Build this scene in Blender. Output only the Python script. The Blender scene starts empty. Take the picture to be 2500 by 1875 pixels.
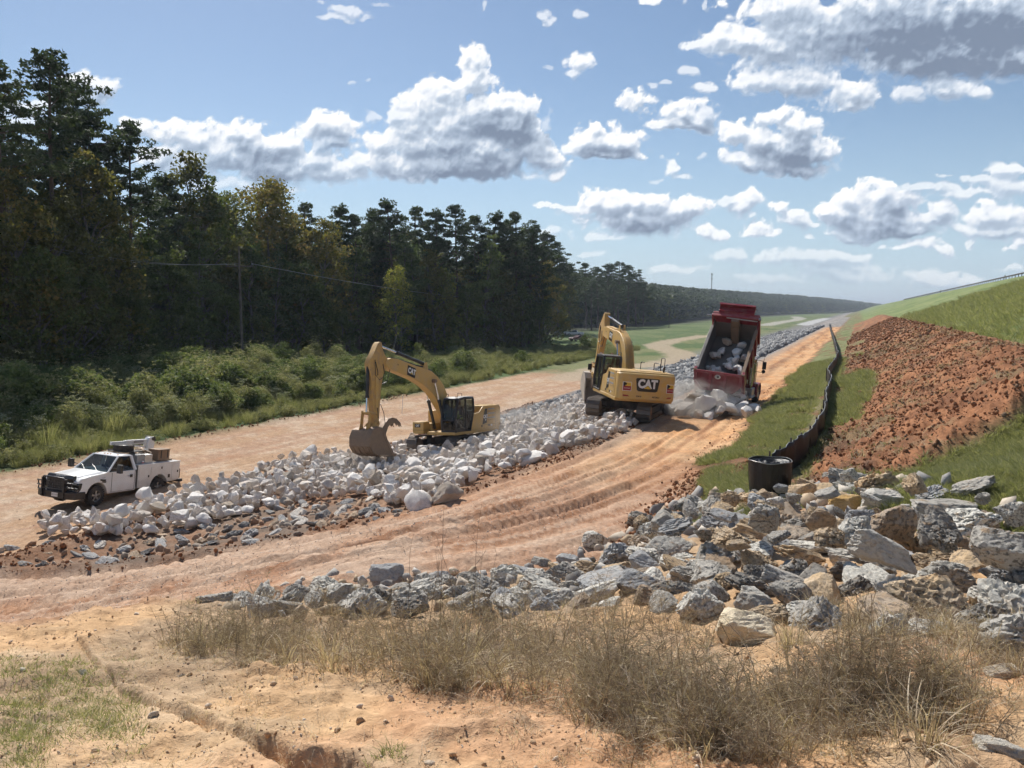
import bpy, bmesh, math, random
import numpy as np
from mathutils import Vector, Matrix, Euler

sc = bpy.context.scene
C = sc.collection
R_ = math.radians
rng = np.random.default_rng(7)
random.seed(7)

# ------------------------------------------------------------------ camera
PITCH = R_(5.521)
cam_d = bpy.data.cameras.new('camera')
cam_d.lens = 27.19
cam_d.sensor_width = 36.0
cam_d.clip_start = 0.05
cam_d.clip_end = 60000
cam = bpy.data.objects.new('camera', cam_d)
C.objects.link(cam)
cam.rotation_euler = (math.pi / 2 - PITCH, 0, 0)
sc.camera = cam

# ------------------------------------------------------------------ world, sun, exposure
SUN_AZ, SUN_EL = -24.0, 46.0
w = bpy.data.worlds.new('World')
sc.world = w
w.use_nodes = True
wn = w.node_tree
bg = wn.nodes['Background']
sky = wn.nodes.new('ShaderNodeTexSky')
sky.sky_type = 'NISHITA'
sky.sun_disc = False
sky.sun_elevation = R_(SUN_EL)
sky.sun_rotation = R_(SUN_AZ)
sky.altitude = 60
sky.air_density = 1.0
sky.dust_density = 0.25
sky.ozone_density = 1.6
wn.links.new(sky.outputs[0], bg.inputs[0])
bg.inputs[1].default_value = 0.082
sun_d = bpy.data.lights.new('sun', 'SUN')
sun_d.energy = 4.9
sun_d.angle = R_(0.53)
sun_d.color = (1.0, 0.955, 0.88)
sun = bpy.data.objects.new('sun', sun_d)
C.objects.link(sun)
sdir = Vector((math.sin(R_(SUN_AZ)) * math.cos(R_(SUN_EL)), math.cos(R_(SUN_AZ)) * math.cos(R_(SUN_EL)), math.sin(R_(SUN_EL))))
sun.rotation_euler = sdir.to_track_quat('Z', 'Y').to_euler()
sun.location = sdir * 200
vs = sc.view_settings
vs.view_transform = 'Standard'
vs.look = 'None'
vs.gamma = 1
vs.exposure = 0.25
vs.use_curve_mapping = False
cy = sc.cycles
cy.use_denoising = True
try:
    cy.denoiser = 'OPENIMAGEDENOISE'
except Exception:
    pass
cy.use_adaptive_sampling = True
cy.adaptive_threshold = 0.03
cy.max_bounces = 6
cy.diffuse_bounces = 3
cy.glossy_bounces = 3
cy.transmission_bounces = 5
cy.volume_bounces = 0
cy.transparent_max_bounces = 16
cy.caustics_reflective = False
cy.caustics_refractive = False

# ------------------------------------------------------------------ helpers: picture ray -> ground (used to survey the place, not to fake it)
FP, CXP, CYP = 1888.0, 1250.0, 937.5
AX = R_(24.037)
def ray(px, py):
    a = (px - CXP) / FP
    b = (CYP - py) / FP
    return np.array([a, math.cos(PITCH) + b * math.sin(PITCH), -math.sin(PITCH) + b * math.cos(PITCH)])
def to_st(x, y):
    return x * math.sin(AX) + y * math.cos(AX), x * math.cos(AX) - y * math.sin(AX)
def to_xy(s, t):
    return s * math.sin(AX) + t * math.cos(AX), s * math.cos(AX) - t * math.sin(AX)

# ------------------------------------------------------------------ noise
def _hash(ix, iy, iz, seed):
    h = (ix.astype(np.int64) * 374761393 + iy.astype(np.int64) * 668265263 + iz.astype(np.int64) * 2147483647 + seed * 1274126177) & 0xffffffff
    h = ((h ^ (h >> 13)) * 1274126177) & 0xffffffff
    h = h ^ (h >> 16)
    return (h & 0xffffff).astype(np.float32) / float(0xffffff)
def vnoise(x, y, z=None, seed=0):
    x = np.asarray(x, dtype=np.float64); y = np.asarray(y, dtype=np.float64)
    ix, iy = np.floor(x), np.floor(y)
    fx, fy = x - ix, y - iy
    ux, uy = fx * fx * (3 - 2 * fx), fy * fy * (3 - 2 * fy)
    if z is None:
        o = np.zeros_like(ix)
        a = _hash(ix, iy, o, seed); b = _hash(ix + 1, iy, o, seed)
        c = _hash(ix, iy + 1, o, seed); d = _hash(ix + 1, iy + 1, o, seed)
        return (a * (1 - ux) + b * ux) * (1 - uy) + (c * (1 - ux) + d * ux) * uy
    z = np.asarray(z, dtype=np.float64)
    iz = np.floor(z); fz = z - iz; uz = fz * fz * (3 - 2 * fz)
    def layer(k):
        a = _hash(ix, iy, iz + k, seed); b = _hash(ix + 1, iy, iz + k, seed)
        c = _hash(ix, iy + 1, iz + k, seed); d = _hash(ix + 1, iy + 1, iz + k, seed)
        return (a * (1 - ux) + b * ux) * (1 - uy) + (c * (1 - ux) + d * ux) * uy
    return layer(0) * (1 - uz) + layer(1) * uz
def fbm(x, y, z=None, oct=4, seed=0, gain=0.5, lac=2.03):
    s, a, n = 0.0, 1.0, 0.0
    for k in range(oct):
        s = s + a * (vnoise(x, y, z, seed + k * 17) * 2 - 1)
        n += a
        a *= gain
        x = x * lac + 3.1; y = y * lac + 1.7
        if z is not None: z = z * lac + 5.3
    return s / n
def sstep(a, b, x):
    u = np.clip((x - a) / (b - a), 0, 1)
    return u * u * (3 - 2 * u)

# ------------------------------------------------------------------ object helpers
def tag(o, label=None, cat=None, group=None, kind=None):
    if label: o['label'] = label
    if cat: o['category'] = cat
    if group: o['group'] = group
    if kind: o['kind'] = kind
    return o
def empty(name, loc=(0, 0, 0), rot=None, label=None, cat=None, group=None):
    o = bpy.data.objects.new(name, None)
    o.empty_display_size = 0.3
    C.objects.link(o)
    if rot is not None:
        o.matrix_world = Matrix.Translation(loc) @ rot.to_4x4()
    else:
        o.location = loc
    return tag(o, label, cat, group)
def np_mesh(name, co, faces, mat=None, smooth=False):
    me = bpy.data.meshes.new(name)
    co = np.ascontiguousarray(co, dtype=np.float32)
    faces = np.asarray(faces, dtype=np.int32)
    n, k = faces.shape
    me.vertices.add(len(co)); me.vertices.foreach_set('co', co.ravel())
    me.loops.add(n * k); me.loops.foreach_set('vertex_index', faces.ravel())
    me.polygons.add(n); me.polygons.foreach_set('loop_start', np.arange(0, n * k, k, dtype=np.int32))
    if smooth:
        me.polygons.foreach_set('use_smooth', np.ones(n, dtype=bool))
    me.update(calc_edges=True)
    if mat is not None:
        for m_ in (mat if isinstance(mat, (list, tuple)) else [mat]):
            me.materials.append(m_)
    return me
def set_col(me, name, rgb):
    a = me.color_attributes.new(name, 'FLOAT_COLOR', 'POINT')
    v = np.ones((len(rgb), 4), dtype=np.float32)
    rgb = np.asarray(rgb)
    if rgb.ndim == 1: rgb = rgb[:, None].repeat(3, 1)
    v[:, :rgb.shape[1]] = rgb
    a.data.foreach_set('color', v.ravel())
def link(name, me, parent=None, loc=None):
    o = bpy.data.objects.new(name, me)
    C.objects.link(o)
    if parent is not None: o.parent = parent
    if loc is not None: o.location = loc
    return o

class MB:
    """collects shapes into one mesh"""
    def __init__(s):
        s.v = []; s.f = []; s.m = Matrix.Identity(4)
    def add(s, vs, fs):
        o = len(s.v)
        s.v += [s.m @ Vector(v) for v in vs]
        s.f += [[i + o for i in f] for f in fs]
        return s
    def box(s, c, d, rot=None, taper=1.0):
        x, y, z = d[0] / 2, d[1] / 2, d[2] / 2
        vs = [(-x, -y, -z), (x, -y, -z), (x, y, -z), (-x, y, -z), (-x * taper, -y * taper, z), (x * taper, -y * taper, z), (x * taper, y * taper, z), (-x * taper, y * taper, z)]
        M = Matrix.Translation(c)
        if rot is not None: M = M @ Euler(rot).to_matrix().to_4x4()
        return s.add([M @ Vector(v) for v in vs], [(0, 3, 2, 1), (4, 5, 6, 7), (0, 1, 5, 4), (1, 2, 6, 5), (2, 3, 7, 6), (3, 0, 4, 7)])
    def slab(s, x0, x1, y0, y1, z0, z1):
        return s.box(((x0 + x1) / 2, (y0 + y1) / 2, (z0 + z1) / 2), (abs(x1 - x0), abs(y1 - y0), abs(z1 - z0)))
    def prism(s, prof, y0, y1, ins=None):
        """(x,z) outline extruded along y; ins: list of y inset per point"""
        n = len(prof)
        a = [(p[0], y0 + (ins[i] if ins else 0), p[1]) for i, p in enumerate(prof)]
        b = [(p[0], y1 - (ins[i] if ins else 0), p[1]) for i, p in enumerate(prof)]
        fs = [list(range(n)), list(range(2 * n - 1, n - 1, -1))]
        fs += [(i, n + i, n + (i + 1) % n, (i + 1) % n) for i in range(n)]
        return s.add(a + b, fs)
    def prismz(s, poly, z0, z1):
        n = len(poly)
        a = [(p[0], p[1], z0) for p in poly]; b = [(p[0], p[1], z1) for p in poly]
        return s.add(a + b, [list(range(n - 1, -1, -1)), list(range(n, 2 * n))] + [(i, (i + 1) % n, n + (i + 1) % n, n + i) for i in range(n)])
    def prismx(s, poly, x0, x1):
        """(y,z) outline extruded along x"""
        n = len(poly)
        a = [(x0, p[0], p[1]) for p in poly]; b = [(x1, p[0], p[1]) for p in poly]
        return s.add(a + b, [list(range(n - 1, -1, -1)), list(range(n, 2 * n))] + [(i, (i + 1) % n, n + (i + 1) % n, n + i) for i in range(n)])
    def cyl(s, p0, p1, r, r2=None, n=14, caps=True):
        p0, p1 = Vector(p0), Vector(p1)
        d = (p1 - p0)
        q = d.to_track_quat('Z', 'Y').to_matrix()
        r2 = r if r2 is None else r2
        vs = []
        for (p, rr) in ((p0, r), (p1, r2)):
            for i in range(n):
                a = 2 * math.pi * i / n
                vs.append(p + q @ Vector((rr * math.cos(a), rr * math.sin(a), 0)))
        fs = [(i, (i + 1) % n, n + (i + 1) % n, n + i) for i in range(n)]
        if caps: fs += [list(range(n - 1, -1, -1)), list(range(n, 2 * n))]
        return s.add(vs, fs)
    def tube(s, pts, r, n=8, closed=False, radii=None):
        pts = [Vector(p) for p in pts]
        m = len(pts); vs = []
        prev = None
        for i, p in enumerate(pts):
            if closed: d = pts[(i + 1) % m] - pts[i - 1]
            else: d = pts[min(i + 1, m - 1)] - pts[max(i - 1, 0)]
            d.normalize()
            if prev is None:
                u = d.orthogonal().normalized()
            else:
                u = (prev - d * prev.dot(d)).normalized()
            prev = u
            v_ = d.cross(u)
            rr = radii[i] if radii else r
            for k in range(n):
                a = 2 * math.pi * k / n
                vs.append(p + (u * math.cos(a) + v_ * math.sin(a)) * rr)
        fs = []
        for i in range(m if closed else m - 1):
            j = (i + 1) % m
            fs += [(i * n + k, i * n + (k + 1) % n, j * n + (k + 1) % n, j * n + k) for k in range(n)]
        if not closed: fs += [list(range(n - 1, -1, -1)), list(range((m - 1) * n, m * n))]
        return s.add(vs, fs)
    def lathe(s, prof, axis='y', c=(0, 0, 0), n=28, caps=True):
        """prof: (r, h) pairs revolved round the axis"""
        vs = []
        for (r, h) in prof:
            for k in range(n):
                a = 2 * math.pi * k / n
                ca, sa = r * math.cos(a), r * math.sin(a)
                if axis == 'y': p = (ca, h, sa)
                elif axis == 'x': p = (h, ca, sa)
                else: p = (ca, sa, h)
                vs.append((p[0] + c[0], p[1] + c[1], p[2] + c[2]))
        m = len(prof)
        fs = [(i * n + k, i * n + (k + 1) % n, (i + 1) * n + (k + 1) % n, (i + 1) * n + k) for i in range(m - 1) for k in range(n)]
        if caps: fs += [list(range(n - 1, -1, -1)), list(range((m - 1) * n, m * n))]
        return s.add(vs, fs)
    def loft(s, secs, caps=True):
        n = len(secs[0]); vs = [p for q in secs for p in q]
        fs = [(i * n + k, i * n + (k + 1) % n, (i + 1) * n + (k + 1) % n, (i + 1) * n + k) for i in range(len(secs) - 1) for k in range(n)]
        if caps: fs += [list(range(n - 1, -1, -1)), list(range((len(secs) - 1) * n, len(secs) * n))]
        return s.add(vs, fs)
    def ball(s, c, r, n=10, sc_=(1, 1, 1)):
        vs = []; fs = []
        m = n // 2
        vs.append((c[0], c[1], c[2] - r * sc_[2]))
        for i in range(1, m):
            p = math.pi * i / m
            for k in range(n):
                a = 2 * math.pi * k / n
                vs.append((c[0] + r * sc_[0] * math.sin(p) * math.cos(a), c[1] + r * sc_[1] * math.sin(p) * math.sin(a), c[2] - r * sc_[2] * math.cos(p)))
        vs.append((c[0], c[1], c[2] + r * sc_[2]))
        e = len(vs) - 1
        for k in range(n):
            fs.append((0, 1 + (k + 1) % n, 1 + k)); fs.append((e, e - n + k, e - n + (k + 1) % n))
        for i in range(m - 2):
            for k in range(n):
                a = 1 + i * n
                fs.append((a + k, a + (k + 1) % n, a + n + (k + 1) % n, a + n + k))
        return s.add(vs, fs)
    def mesh(s, name, mat, smooth=None):
        me = bpy.data.meshes.new(name)
        me.from_pydata([tuple(v) for v in s.v], [], s.f)
        bm = bmesh.new(); bm.from_mesh(me)
        bmesh.ops.recalc_face_normals(bm, faces=bm.faces)
        bm.to_mesh(me); bm.free()
        if mat is not None: me.materials.append(mat)
        if smooth:
            me.shade_smooth()
            me.set_sharp_from_angle(angle=R_(smooth))
        return me
    def build(s, name, mat, parent=None, bevel=0.0, smooth=None, seg=2, label=None):
        if bevel and not smooth: smooth = 35
        o = link(name, s.mesh(name, mat, smooth), parent)
        if bevel:
            b = o.modifiers.new('bevel', 'BEVEL')
            b.width = bevel; b.segments = seg; b.limit_method = 'ANGLE'; b.angle_limit = R_(32)
            b.harden_normals = False
        if label: o['label'] = label
        return o

# ------------------------------------------------------------------ materials
def newmat(name):
    m = bpy.data.materials.new(name)
    m.use_nodes = True
    nt = m.node_tree
    return m, nt, nt.nodes['Principled BSDF'], nt.nodes['Material Output']
def nd(nt, typ, **kw):
    n = nt.nodes.new(typ)
    for k, v in kw.items():
        if k.startswith('i_'):
            key = k[2:]
            key = int(key) if key.isdigit() else key.replace('_', ' ')
            n.inputs[key].default_value = v
        else: setattr(n, k, v)
    return n
def ramp(nt, fac, stops):
    r = nt.nodes.new('ShaderNodeValToRGB')
    e = r.color_ramp.elements
    while len(e) < len(stops): e.new(0.5)
    for i, (p, c) in enumerate(stops):
        e[i].position = p
        e[i].color = (c[0], c[1], c[2], 1) if not isinstance(c, (int, float)) else (c, c, c, 1)
    if fac is not None: nt.links.new(fac, r.inputs[0])
    return r.outputs[0]
def mix(nt, fac, a, b, blend='MIX'):
    m = nt.nodes.new('ShaderNodeMix'); m.data_type = 'RGBA'; m.blend_type = blend
    for sock, v in ((m.inputs[0], fac), (m.inputs[6], a), (m.inputs[7], b)):
        if hasattr(v, 'links') or isinstance(v, bpy.types.NodeSocket): nt.links.new(v, sock)
        elif isinstance(v, (int, float)): sock.default_value = v if sock == m.inputs[0] else (v, v, v, 1)
        else: sock.default_value = (v[0], v[1], v[2], 1)
    return m.outputs[2]
def mth(nt, op, a, b=None, c=None, clamp=False):
    m = nt.nodes.new('ShaderNodeMath'); m.operation = op; m.use_clamp = clamp
    for i, v in enumerate((a, b, c)):
        if v is None: continue
        if isinstance(v, bpy.types.NodeSocket): nt.links.new(v, m.inputs[i])
        else: m.inputs[i].default_value = v
    return m.outputs[0]
def noise(nt, vec, scale, detail=4, rough=0.55, dist=0.0):
    n = nt.nodes.new('ShaderNodeTexNoise')
    n.inputs['Scale'].default_value = scale; n.inputs['Detail'].default_value = detail
    n.inputs['Roughness'].default_value = rough; n.inputs['Distortion'].default_value = dist
    if vec is not None: nt.links.new(vec, n.inputs['Vector'])
    return n.outputs[0]
def bump(nt, h, strength, dist, bsdf, prev=None):
    b = nt.nodes.new('ShaderNodeBump')
    b.inputs['Strength'].default_value = strength; b.inputs['Distance'].default_value = dist
    nt.links.new(h, b.inputs['Height'])
    if prev is not None: nt.links.new(prev, b.inputs['Normal'])
    if bsdf is not None: nt.links.new(b.outputs[0], bsdf.inputs['Normal'])
    return b.outputs[0]
def paint(name, col, rough=0.4, metal=0.0, dirt=0.35, dirtcol=(0.30, 0.20, 0.13), coat=0.0, scale=3.0, spec=0.5, low=None):
    """painted or bare surface with a film of road dust and small variations"""
    m, nt, b, out = newmat(name)
    g = nd(nt, 'ShaderNodeNewGeometry'); tc = nd(nt, 'ShaderNodeTexCoord')
    n1 = noise(nt, tc.outputs['Object'], scale, 6, 0.62)
    n2 = noise(nt, tc.outputs['Object'], scale * 9, 3, 0.6)
    f = ramp(nt, n1, [(0.40, 0.0), (0.72, 1.0)])
    f2 = mth(nt, 'MULTIPLY', f, dirt, clamp=True)
    if low:   # mud film thrown up along the sills
        sx_ = nt.nodes.new('ShaderNodeSeparateXYZ'); nt.links.new(tc.outputs['Object'], sx_.inputs[0])
        lo_ = nt.nodes.new('ShaderNodeMapRange'); lo_.inputs[1].default_value = low + .25; lo_.inputs[2].default_value = low - .25; lo_.inputs[3].default_value = 0; lo_.inputs[4].default_value = .55
        nt.links.new(sx_.outputs[2], lo_.inputs[0])
        f2 = mth(nt, 'ADD', f2, mth(nt, 'MULTIPLY', lo_.outputs[0], mth(nt, 'MULTIPLY_ADD', n1, 1.2, .2)), clamp=True)
    base = mix(nt, mth(nt, 'MULTIPLY', n2, 0.35), col, [c * 0.72 for c in col])
    c = mix(nt, f2, base, dirtcol)
    nt.links.new(c, b.inputs['Base Color'])
    rr = mth(nt, 'MULTIPLY_ADD', f2, 0.5, rough, clamp=True)
    nt.links.new(rr, b.inputs['Roughness'])
    b.inputs['Metallic'].default_value = metal
    b.inputs['Specular IOR Level'].default_value = spec
    b.inputs['Coat Weight'].default_value = coat
    return m

# ================================================================== TERRAIN
TT = np.array([-900, -400, -120, -75, -58, -48, -42, -39.5, -37.5, -32, -27, -25.5, -24.0, -22.0, -19.5, -16.5, -13.5, -11.5, -10.0, -9.0, -5.2, -4.4, -3.2, -1.7, -0.6, 0.5, 2.0, 32, 33, 38, 39, 80, 900])
TH = np.array([-7.5, -7.2, -6.9, -6.4, -6.7, -7.3, -7.9, -8.05, -8.15, -8.2, -8.15, -8.1, -8.15, -8.1, -7.75, -7.15, -6.45, -6.05, -5.75, -5.65, -5.6, -5.35, -5.0, -4.7, -4.45, -4.2, -3.65, 7.15, 7.3, 7.3, 7.1, -7.5, -7.5])
TF = np.where((TT < -24) & (TT > -130), -7.9, TH)
EDGE = [to_xy(600, -9.9), to_xy(30, -9.9), to_xy(27, -10.15), to_xy(24.5, -10.6), to_xy(22, -11.2), to_xy(20, -12.0), to_xy(18.7, -13.2), to_xy(17.8, -14.8), to_xy(17.1, -16.9), (-10.2, 22.6), (-13.2, 23.0), (-16, 23.3), (-24, 24.2), (-60, 28)]
def road_coord(x, y, s=None, t=None):
    """distance from the near edge of the stone bed, counted like t: -9.9 on the edge, larger towards the fence"""
    x = np.asarray(x, float); y = np.asarray(y, float)
    best = np.full(x.shape, 1e9); sg = np.ones(x.shape); al = np.zeros(x.shape); cum = 0.0
    for i in range(len(EDGE) - 1):
        ax, ay = EDGE[i]; bx, by = EDGE[i + 1]
        ux, uy = bx - ax, by - ay; L = ux * ux + uy * uy
        u = np.clip(((x - ax) * ux + (y - ay) * uy) / L, 0, 1)
        dx, dy = x - ax - u * ux, y - ay - u * uy
        d = np.hypot(dx, dy); m = d < best - 1e-9
        best = np.where(m, d, best)
        sg = np.where(m, np.sign(ux * dy - uy * dx), sg)
        al = np.where(m, cum + u * math.sqrt(L), al); cum += math.sqrt(L)
    return (-9.9 + best * sg, al) if s is True else -9.9 + best * sg
YEX = np.array([-14, -8, -5.5, -4, -2, 0, 1.3, 2.6, 4.2, 6.0, 9, 14])
YEY = np.array([6.4, 6.9, 7.6, 9.0, 10.3, 11.0, 12.0, 13.8, 15.6, 16.2, 14.5, 13])
YEH = np.array([-3.0, -3.1, -3.3, -3.6, -3.85, -4.0, -4.1, -4.15, -4.3, -4.5, -4.6, -4.6])
def bank(x, y):
    ye = np.interp(x, YEX, YEY) + 0.35 * fbm(x * 0.5, y * 0.5, seed=3, oct=2)
    he = np.interp(x, YEX, YEH)
    u = np.clip(y / ye, -0.5, 1)
    h = -1.62 + (he + 1.62) * np.sign(u) * np.abs(u) ** 1.12
    over = np.maximum(y - ye, 0)
    h = h - 0.60 * over - 0.25 * np.minimum(over, 1.0)
    return h, y - ye
GUL = None
def mound_add(s, t):
    a = np.interp(t, [-1.25, 0.2, 1.5, 4.9, 5.6, 7.4], [0, 0.16, 0.42, 1.0, 0.80, 0])
    st = sstep(0, 1.8, s - (19.3 + (np.maximum(t, -1) - 1.5) * 1.25 + np.maximum(1 - t, 0) * 1.2)) * (1 - sstep(230, 290, s))
    return a * st, st * sstep(-1.2, -0.7, t + 0.5 * fbm(s * 0.35, t * 0.35, oct=2, seed=71)) * (1 - .8 * sstep(.1, .35, fbm(s * .12, t * .5, oct=3, seed=72)) * (1 - sstep(.6, 1.4, t))) * (1 - sstep(6.6, 7.5, t + 0.5 * fbm(s * 0.25, t * 0.4, oct=3, seed=70)))
RUTS = [(-9.55, .10, .16), (-8.9, .05, .10), (-8.3, .09, .18), (-7.7, .04, .09), (-7.2, .08, .15), (-6.6, .05, .10), (-6.1, .07, .15), (-5.5, .06, .12), (-4.95, .05, .10), (-4.2, .06, .14), (-3.5, .05, .12), (-2.6, .07, .16), (-1.9, .04, .1)]
LRUTS = [(-27.2, .07, .16), (-28.3, .05, .14), (-29.4, .07, .18), (-31.0, .05, .15), (-32.4, .07, .2), (-33.9, .04, .12), (-35.2, .06, .2)]
def height(x, y, detail=True):
    s, t = to_st(x, y)
    tc, al = road_coord(x, y, True)
    f = sstep(60, 130, s)
    h = np.interp(t, TT, TH) * (1 - f) + np.interp(t, TT, TF) * f
    # broad rolling of the far field
    h = h + 0.35 * fbm(s * 0.02, t * 0.02, seed=21, oct=3) * sstep(40, 90, -t)
    m, mm = mound_add(s, t)
    h = h + m
    # heap under the foreground boulders
    h = h + 0.75 * np.exp(-(((x - 7.0) / 3.4) ** 2 + ((y - 13.8) / 2.6) ** 2))
    B, over = bank(x, y)
    bm_ = sstep(-0.25, 0.25, B - h)
    base = np.maximum(h, B)
    if detail:
        ge = 3.0 * sstep(27, 17, s)
        road = sstep(-10.2, -9.6, tc) * (1 - sstep(-4.6, -4.1, tc - ge)) * (1 - bm_)
        wob = 0.20 * fbm(al * 0.05, tc * 0.0 + 4, seed=5, oct=3)
        d = np.zeros_like(base)
        nearf = sstep(48, 26, s) * 0.75 + 0.25
        for (c, dep, wd) in RUTS:
            q = (tc - c - wob * (1 + .5 * math.sin(c * 5))) / wd
            amp = dep * sstep(.30, .75, vnoise(al * 0.10, c * 7 + al * 0, seed=8)) * 1.7
            d = d - amp * (np.exp(-q * q) - 0.45 * np.exp(-((np.abs(q) - 1.7) ** 2) * 1.6)) * nearf
        sk = fbm(al * 0.14, tc * 2.6, seed=15, oct=4, gain=.6)
        sk2 = np.abs(fbm(al * 0.22 + 9, tc * 1.5, seed=16, oct=3))
        d = d + (0.024 * sk - .06 * sstep(.07, .0, sk2)) * (.4 + .6 * nearf)
        for (c, dep) in ((-9.2, .10), (-8.0, .09), (-6.9, .12), (-5.8, .09), (-4.6, .12), (-3.3, .10), (-2.2, .09), (-1.0, .10), (.4, .08)):
            q = tc - c - .45 * fbm(al * .06, tc * 0 + c, seed=17, oct=3)
            am = dep * sstep(.40, .75, vnoise(al * .11, al * 0 + c * 3, seed=18)) * (1 + .5 * fbm(al * 1.3, tc * 0 + c, seed=19, oct=2))
            d = d + am * sstep(-1.1, -.12, q) * (1 - sstep(-.05, .10, q)) * nearf
        lug = 0.014 * np.sin(al * 18 + 3 * vnoise(s, t, seed=4)) * sstep(0.1, 0.5, vnoise(al * .15, tc * 1.3, seed=14))
        base = base + (d + lug) * road
        lr = sstep(-38.0, -37.2, t) * (1 - sstep(-25.6, -25.0, t)) * (1 - bm_) * (1 - sstep(90, 110, s))
        d = np.zeros_like(base)
        wob2 = 0.35 * fbm(s * 0.06, s * 0 + 9, seed=6, oct=3)
        for (c, dep, wd) in LRUTS:
            q = (t - c - wob2) / wd
            d = d - dep * 0.8 * (np.exp(-q * q) - 0.5 * np.exp(-((np.abs(q) - 1.8) ** 2) * 1.3))
        base = base + d * lr
        # berms of pushed soil at the road edges
        nb = 0.5 + 0.5 * fbm(s * 0.9, t * 1.2, seed=9, oct=3)
        base = base + (1 - bm_) * nb * (0.42 * np.exp(-((t + 24.7) / 0.55) ** 2) * sstep(8, 14, s) * (1 - sstep(100, 120, s))
                                        + 0.34 * np.exp(-((t + 38.2) / 0.45) ** 2) * (1 - sstep(60, 75, s))
                                        + 0.24 * np.exp(-((tc + 10.3) / 0.45) ** 2) * (1 - sstep(60, 75, s)))
        # clods
        r = np.hypot(x, y)
        rough = 0.055 * fbm(x * 1.6, y * 1.6, seed=31, oct=4) + 0.026 * fbm(x * 7, y * 7, seed=32, oct=3)
        bed = (1 - sstep(-10.4, -9.8, tc)) * sstep(-25.4, -24.4, t) * (1 - bm_)
        base = base + rough * (0.35 + 1.6 * bed + 0.5 * bm_)
        rid = 1 - np.abs(fbm(x * 1.1, y * 1.1, seed=33, oct=4))
        rid2 = 1 - np.abs(fbm(x * 4.2, y * 4.2, seed=34, oct=3))
        base = base + mm * (0.46 * (rid - 0.75) + 0.20 * (rid2 - 0.7) + 0.16 * fbm(x * 2.2, y * 2.2, seed=36, oct=4) + .06 * fbm(x * 11, y * 11, seed=37, oct=2))
        # rills and lumps on the foreground bank
        g = fbm(x * 0.8 + 0.5 * y, y * 0.9, seed=41, oct=3)
        base = base + bm_ * (.020 * fbm(x * 13, y * 13, seed=47, oct=3) + .05 * sstep(.1, .3, fbm(x * 1.3, y * 2.2, seed=48, oct=4)) + 0.075 * g + .05 * np.maximum(fbm(x * 3.3, y * 3.3, seed=45, oct=4) - .05, 0) - .045 * np.abs(fbm(x * 2.1 + y, y * 1.6, seed=46, oct=3)) + .03 - 0.05 * np.exp(-(fbm(x * 0.55 - 0.25 * y, y * 0.35, seed=43, oct=2) / 0.05) ** 2) * 1.0)
        if GUL is not None:
            d0 = np.full_like(base, 9.0)
            side = np.zeros_like(base)
            wid = np.zeros_like(base)
            for i in range(len(GUL) - 1):
                a, b = GUL[i][:2], GUL[i + 1][:2]
                ab = b - a; L = ab @ ab
                u = np.clip(((x - a[0]) * ab[0] + (y - a[1]) * ab[1]) / L, 0, 1)
                dx, dy = x - a[0] - u * ab[0], y - a[1] - u * ab[1]
                dd = np.hypot(dx, dy)
                m_ = dd < d0
                d0 = np.where(m_, dd, d0)
                wid = np.where(m_, GUL[i][2] * (1 - u) + GUL[i + 1][2] * u, wid)
                side = np.where(m_, np.sign(ab[0] * dy - ab[1] * dx), side)
            dq = d0 * (1 + 0.5 * fbm(x * 9, y * 9, seed=44, oct=2))
            base = base - wid * 1.5 * np.exp(-(dq / (wid * 0.8 + 1e-6)) ** 4) + 0.035 * np.exp(-((d0 - wid * 1.6) / 0.12) ** 2) * (side > 0)
    return base
def ground_at(px, py, detail=False, near=1.5):
    r = ray(px, py)
    k = near * 1.012 ** np.arange(int(math.log(3000 / near) / math.log(1.012)))
    for _ in range(3):
        hit = np.nonzero(r[2] * k <= height(r[0] * k, r[1] * k, detail))[0]
        i = hit[0] if len(hit) else len(k) - 1
        k = np.linspace(k[max(i - 1, 0)], k[i], 24)
    p = r * k[-1 if not len(hit) else min(i, 23)] if False else r * k[12]
    return np.array([p[0], p[1], p[2]])
_HX, _HY, _HS = np.arange(-90, 60, .4), np.arange(0, 190, .4), None
def hz(x, y, detail=True):
    """ground height without the fine relief, read from a prepared table"""
    global _HS
    if not (-89 < x < 59 and .5 < y < 189): return float(height(np.array([float(x)]), np.array([float(y)]), False)[0])
    if _HS is None:
        gx, gy = np.meshgrid(_HX, _HY); _HS = height(gx.ravel(), gy.ravel(), False).reshape(gx.shape)
    u, v = (x + 90) / .4, y / .4
    i, j = int(u), int(v); fu, fv = u - i, v - j
    return float((_HS[j, i] * (1 - fu) + _HS[j, i + 1] * fu) * (1 - fv) + (_HS[j + 1, i] * (1 - fu) + _HS[j + 1, i + 1] * fu) * fv)
_g = [(200, 1585, .05), (290, 1690, .05), (350, 1715, .10), (400, 1742, .05), (470, 1758, .09), (520, 1785, .10), (570, 1795, .05), (620, 1828, .06), (655, 1840, .14), (700, 1862, .10), (760, 1868, .17), (830, 1874, .12), (900, 1900, .10)]
GUL = [np.array([*ground_at(a, b)[:2], c_ * 0.5]) for a, b, c_ in _g]

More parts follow.
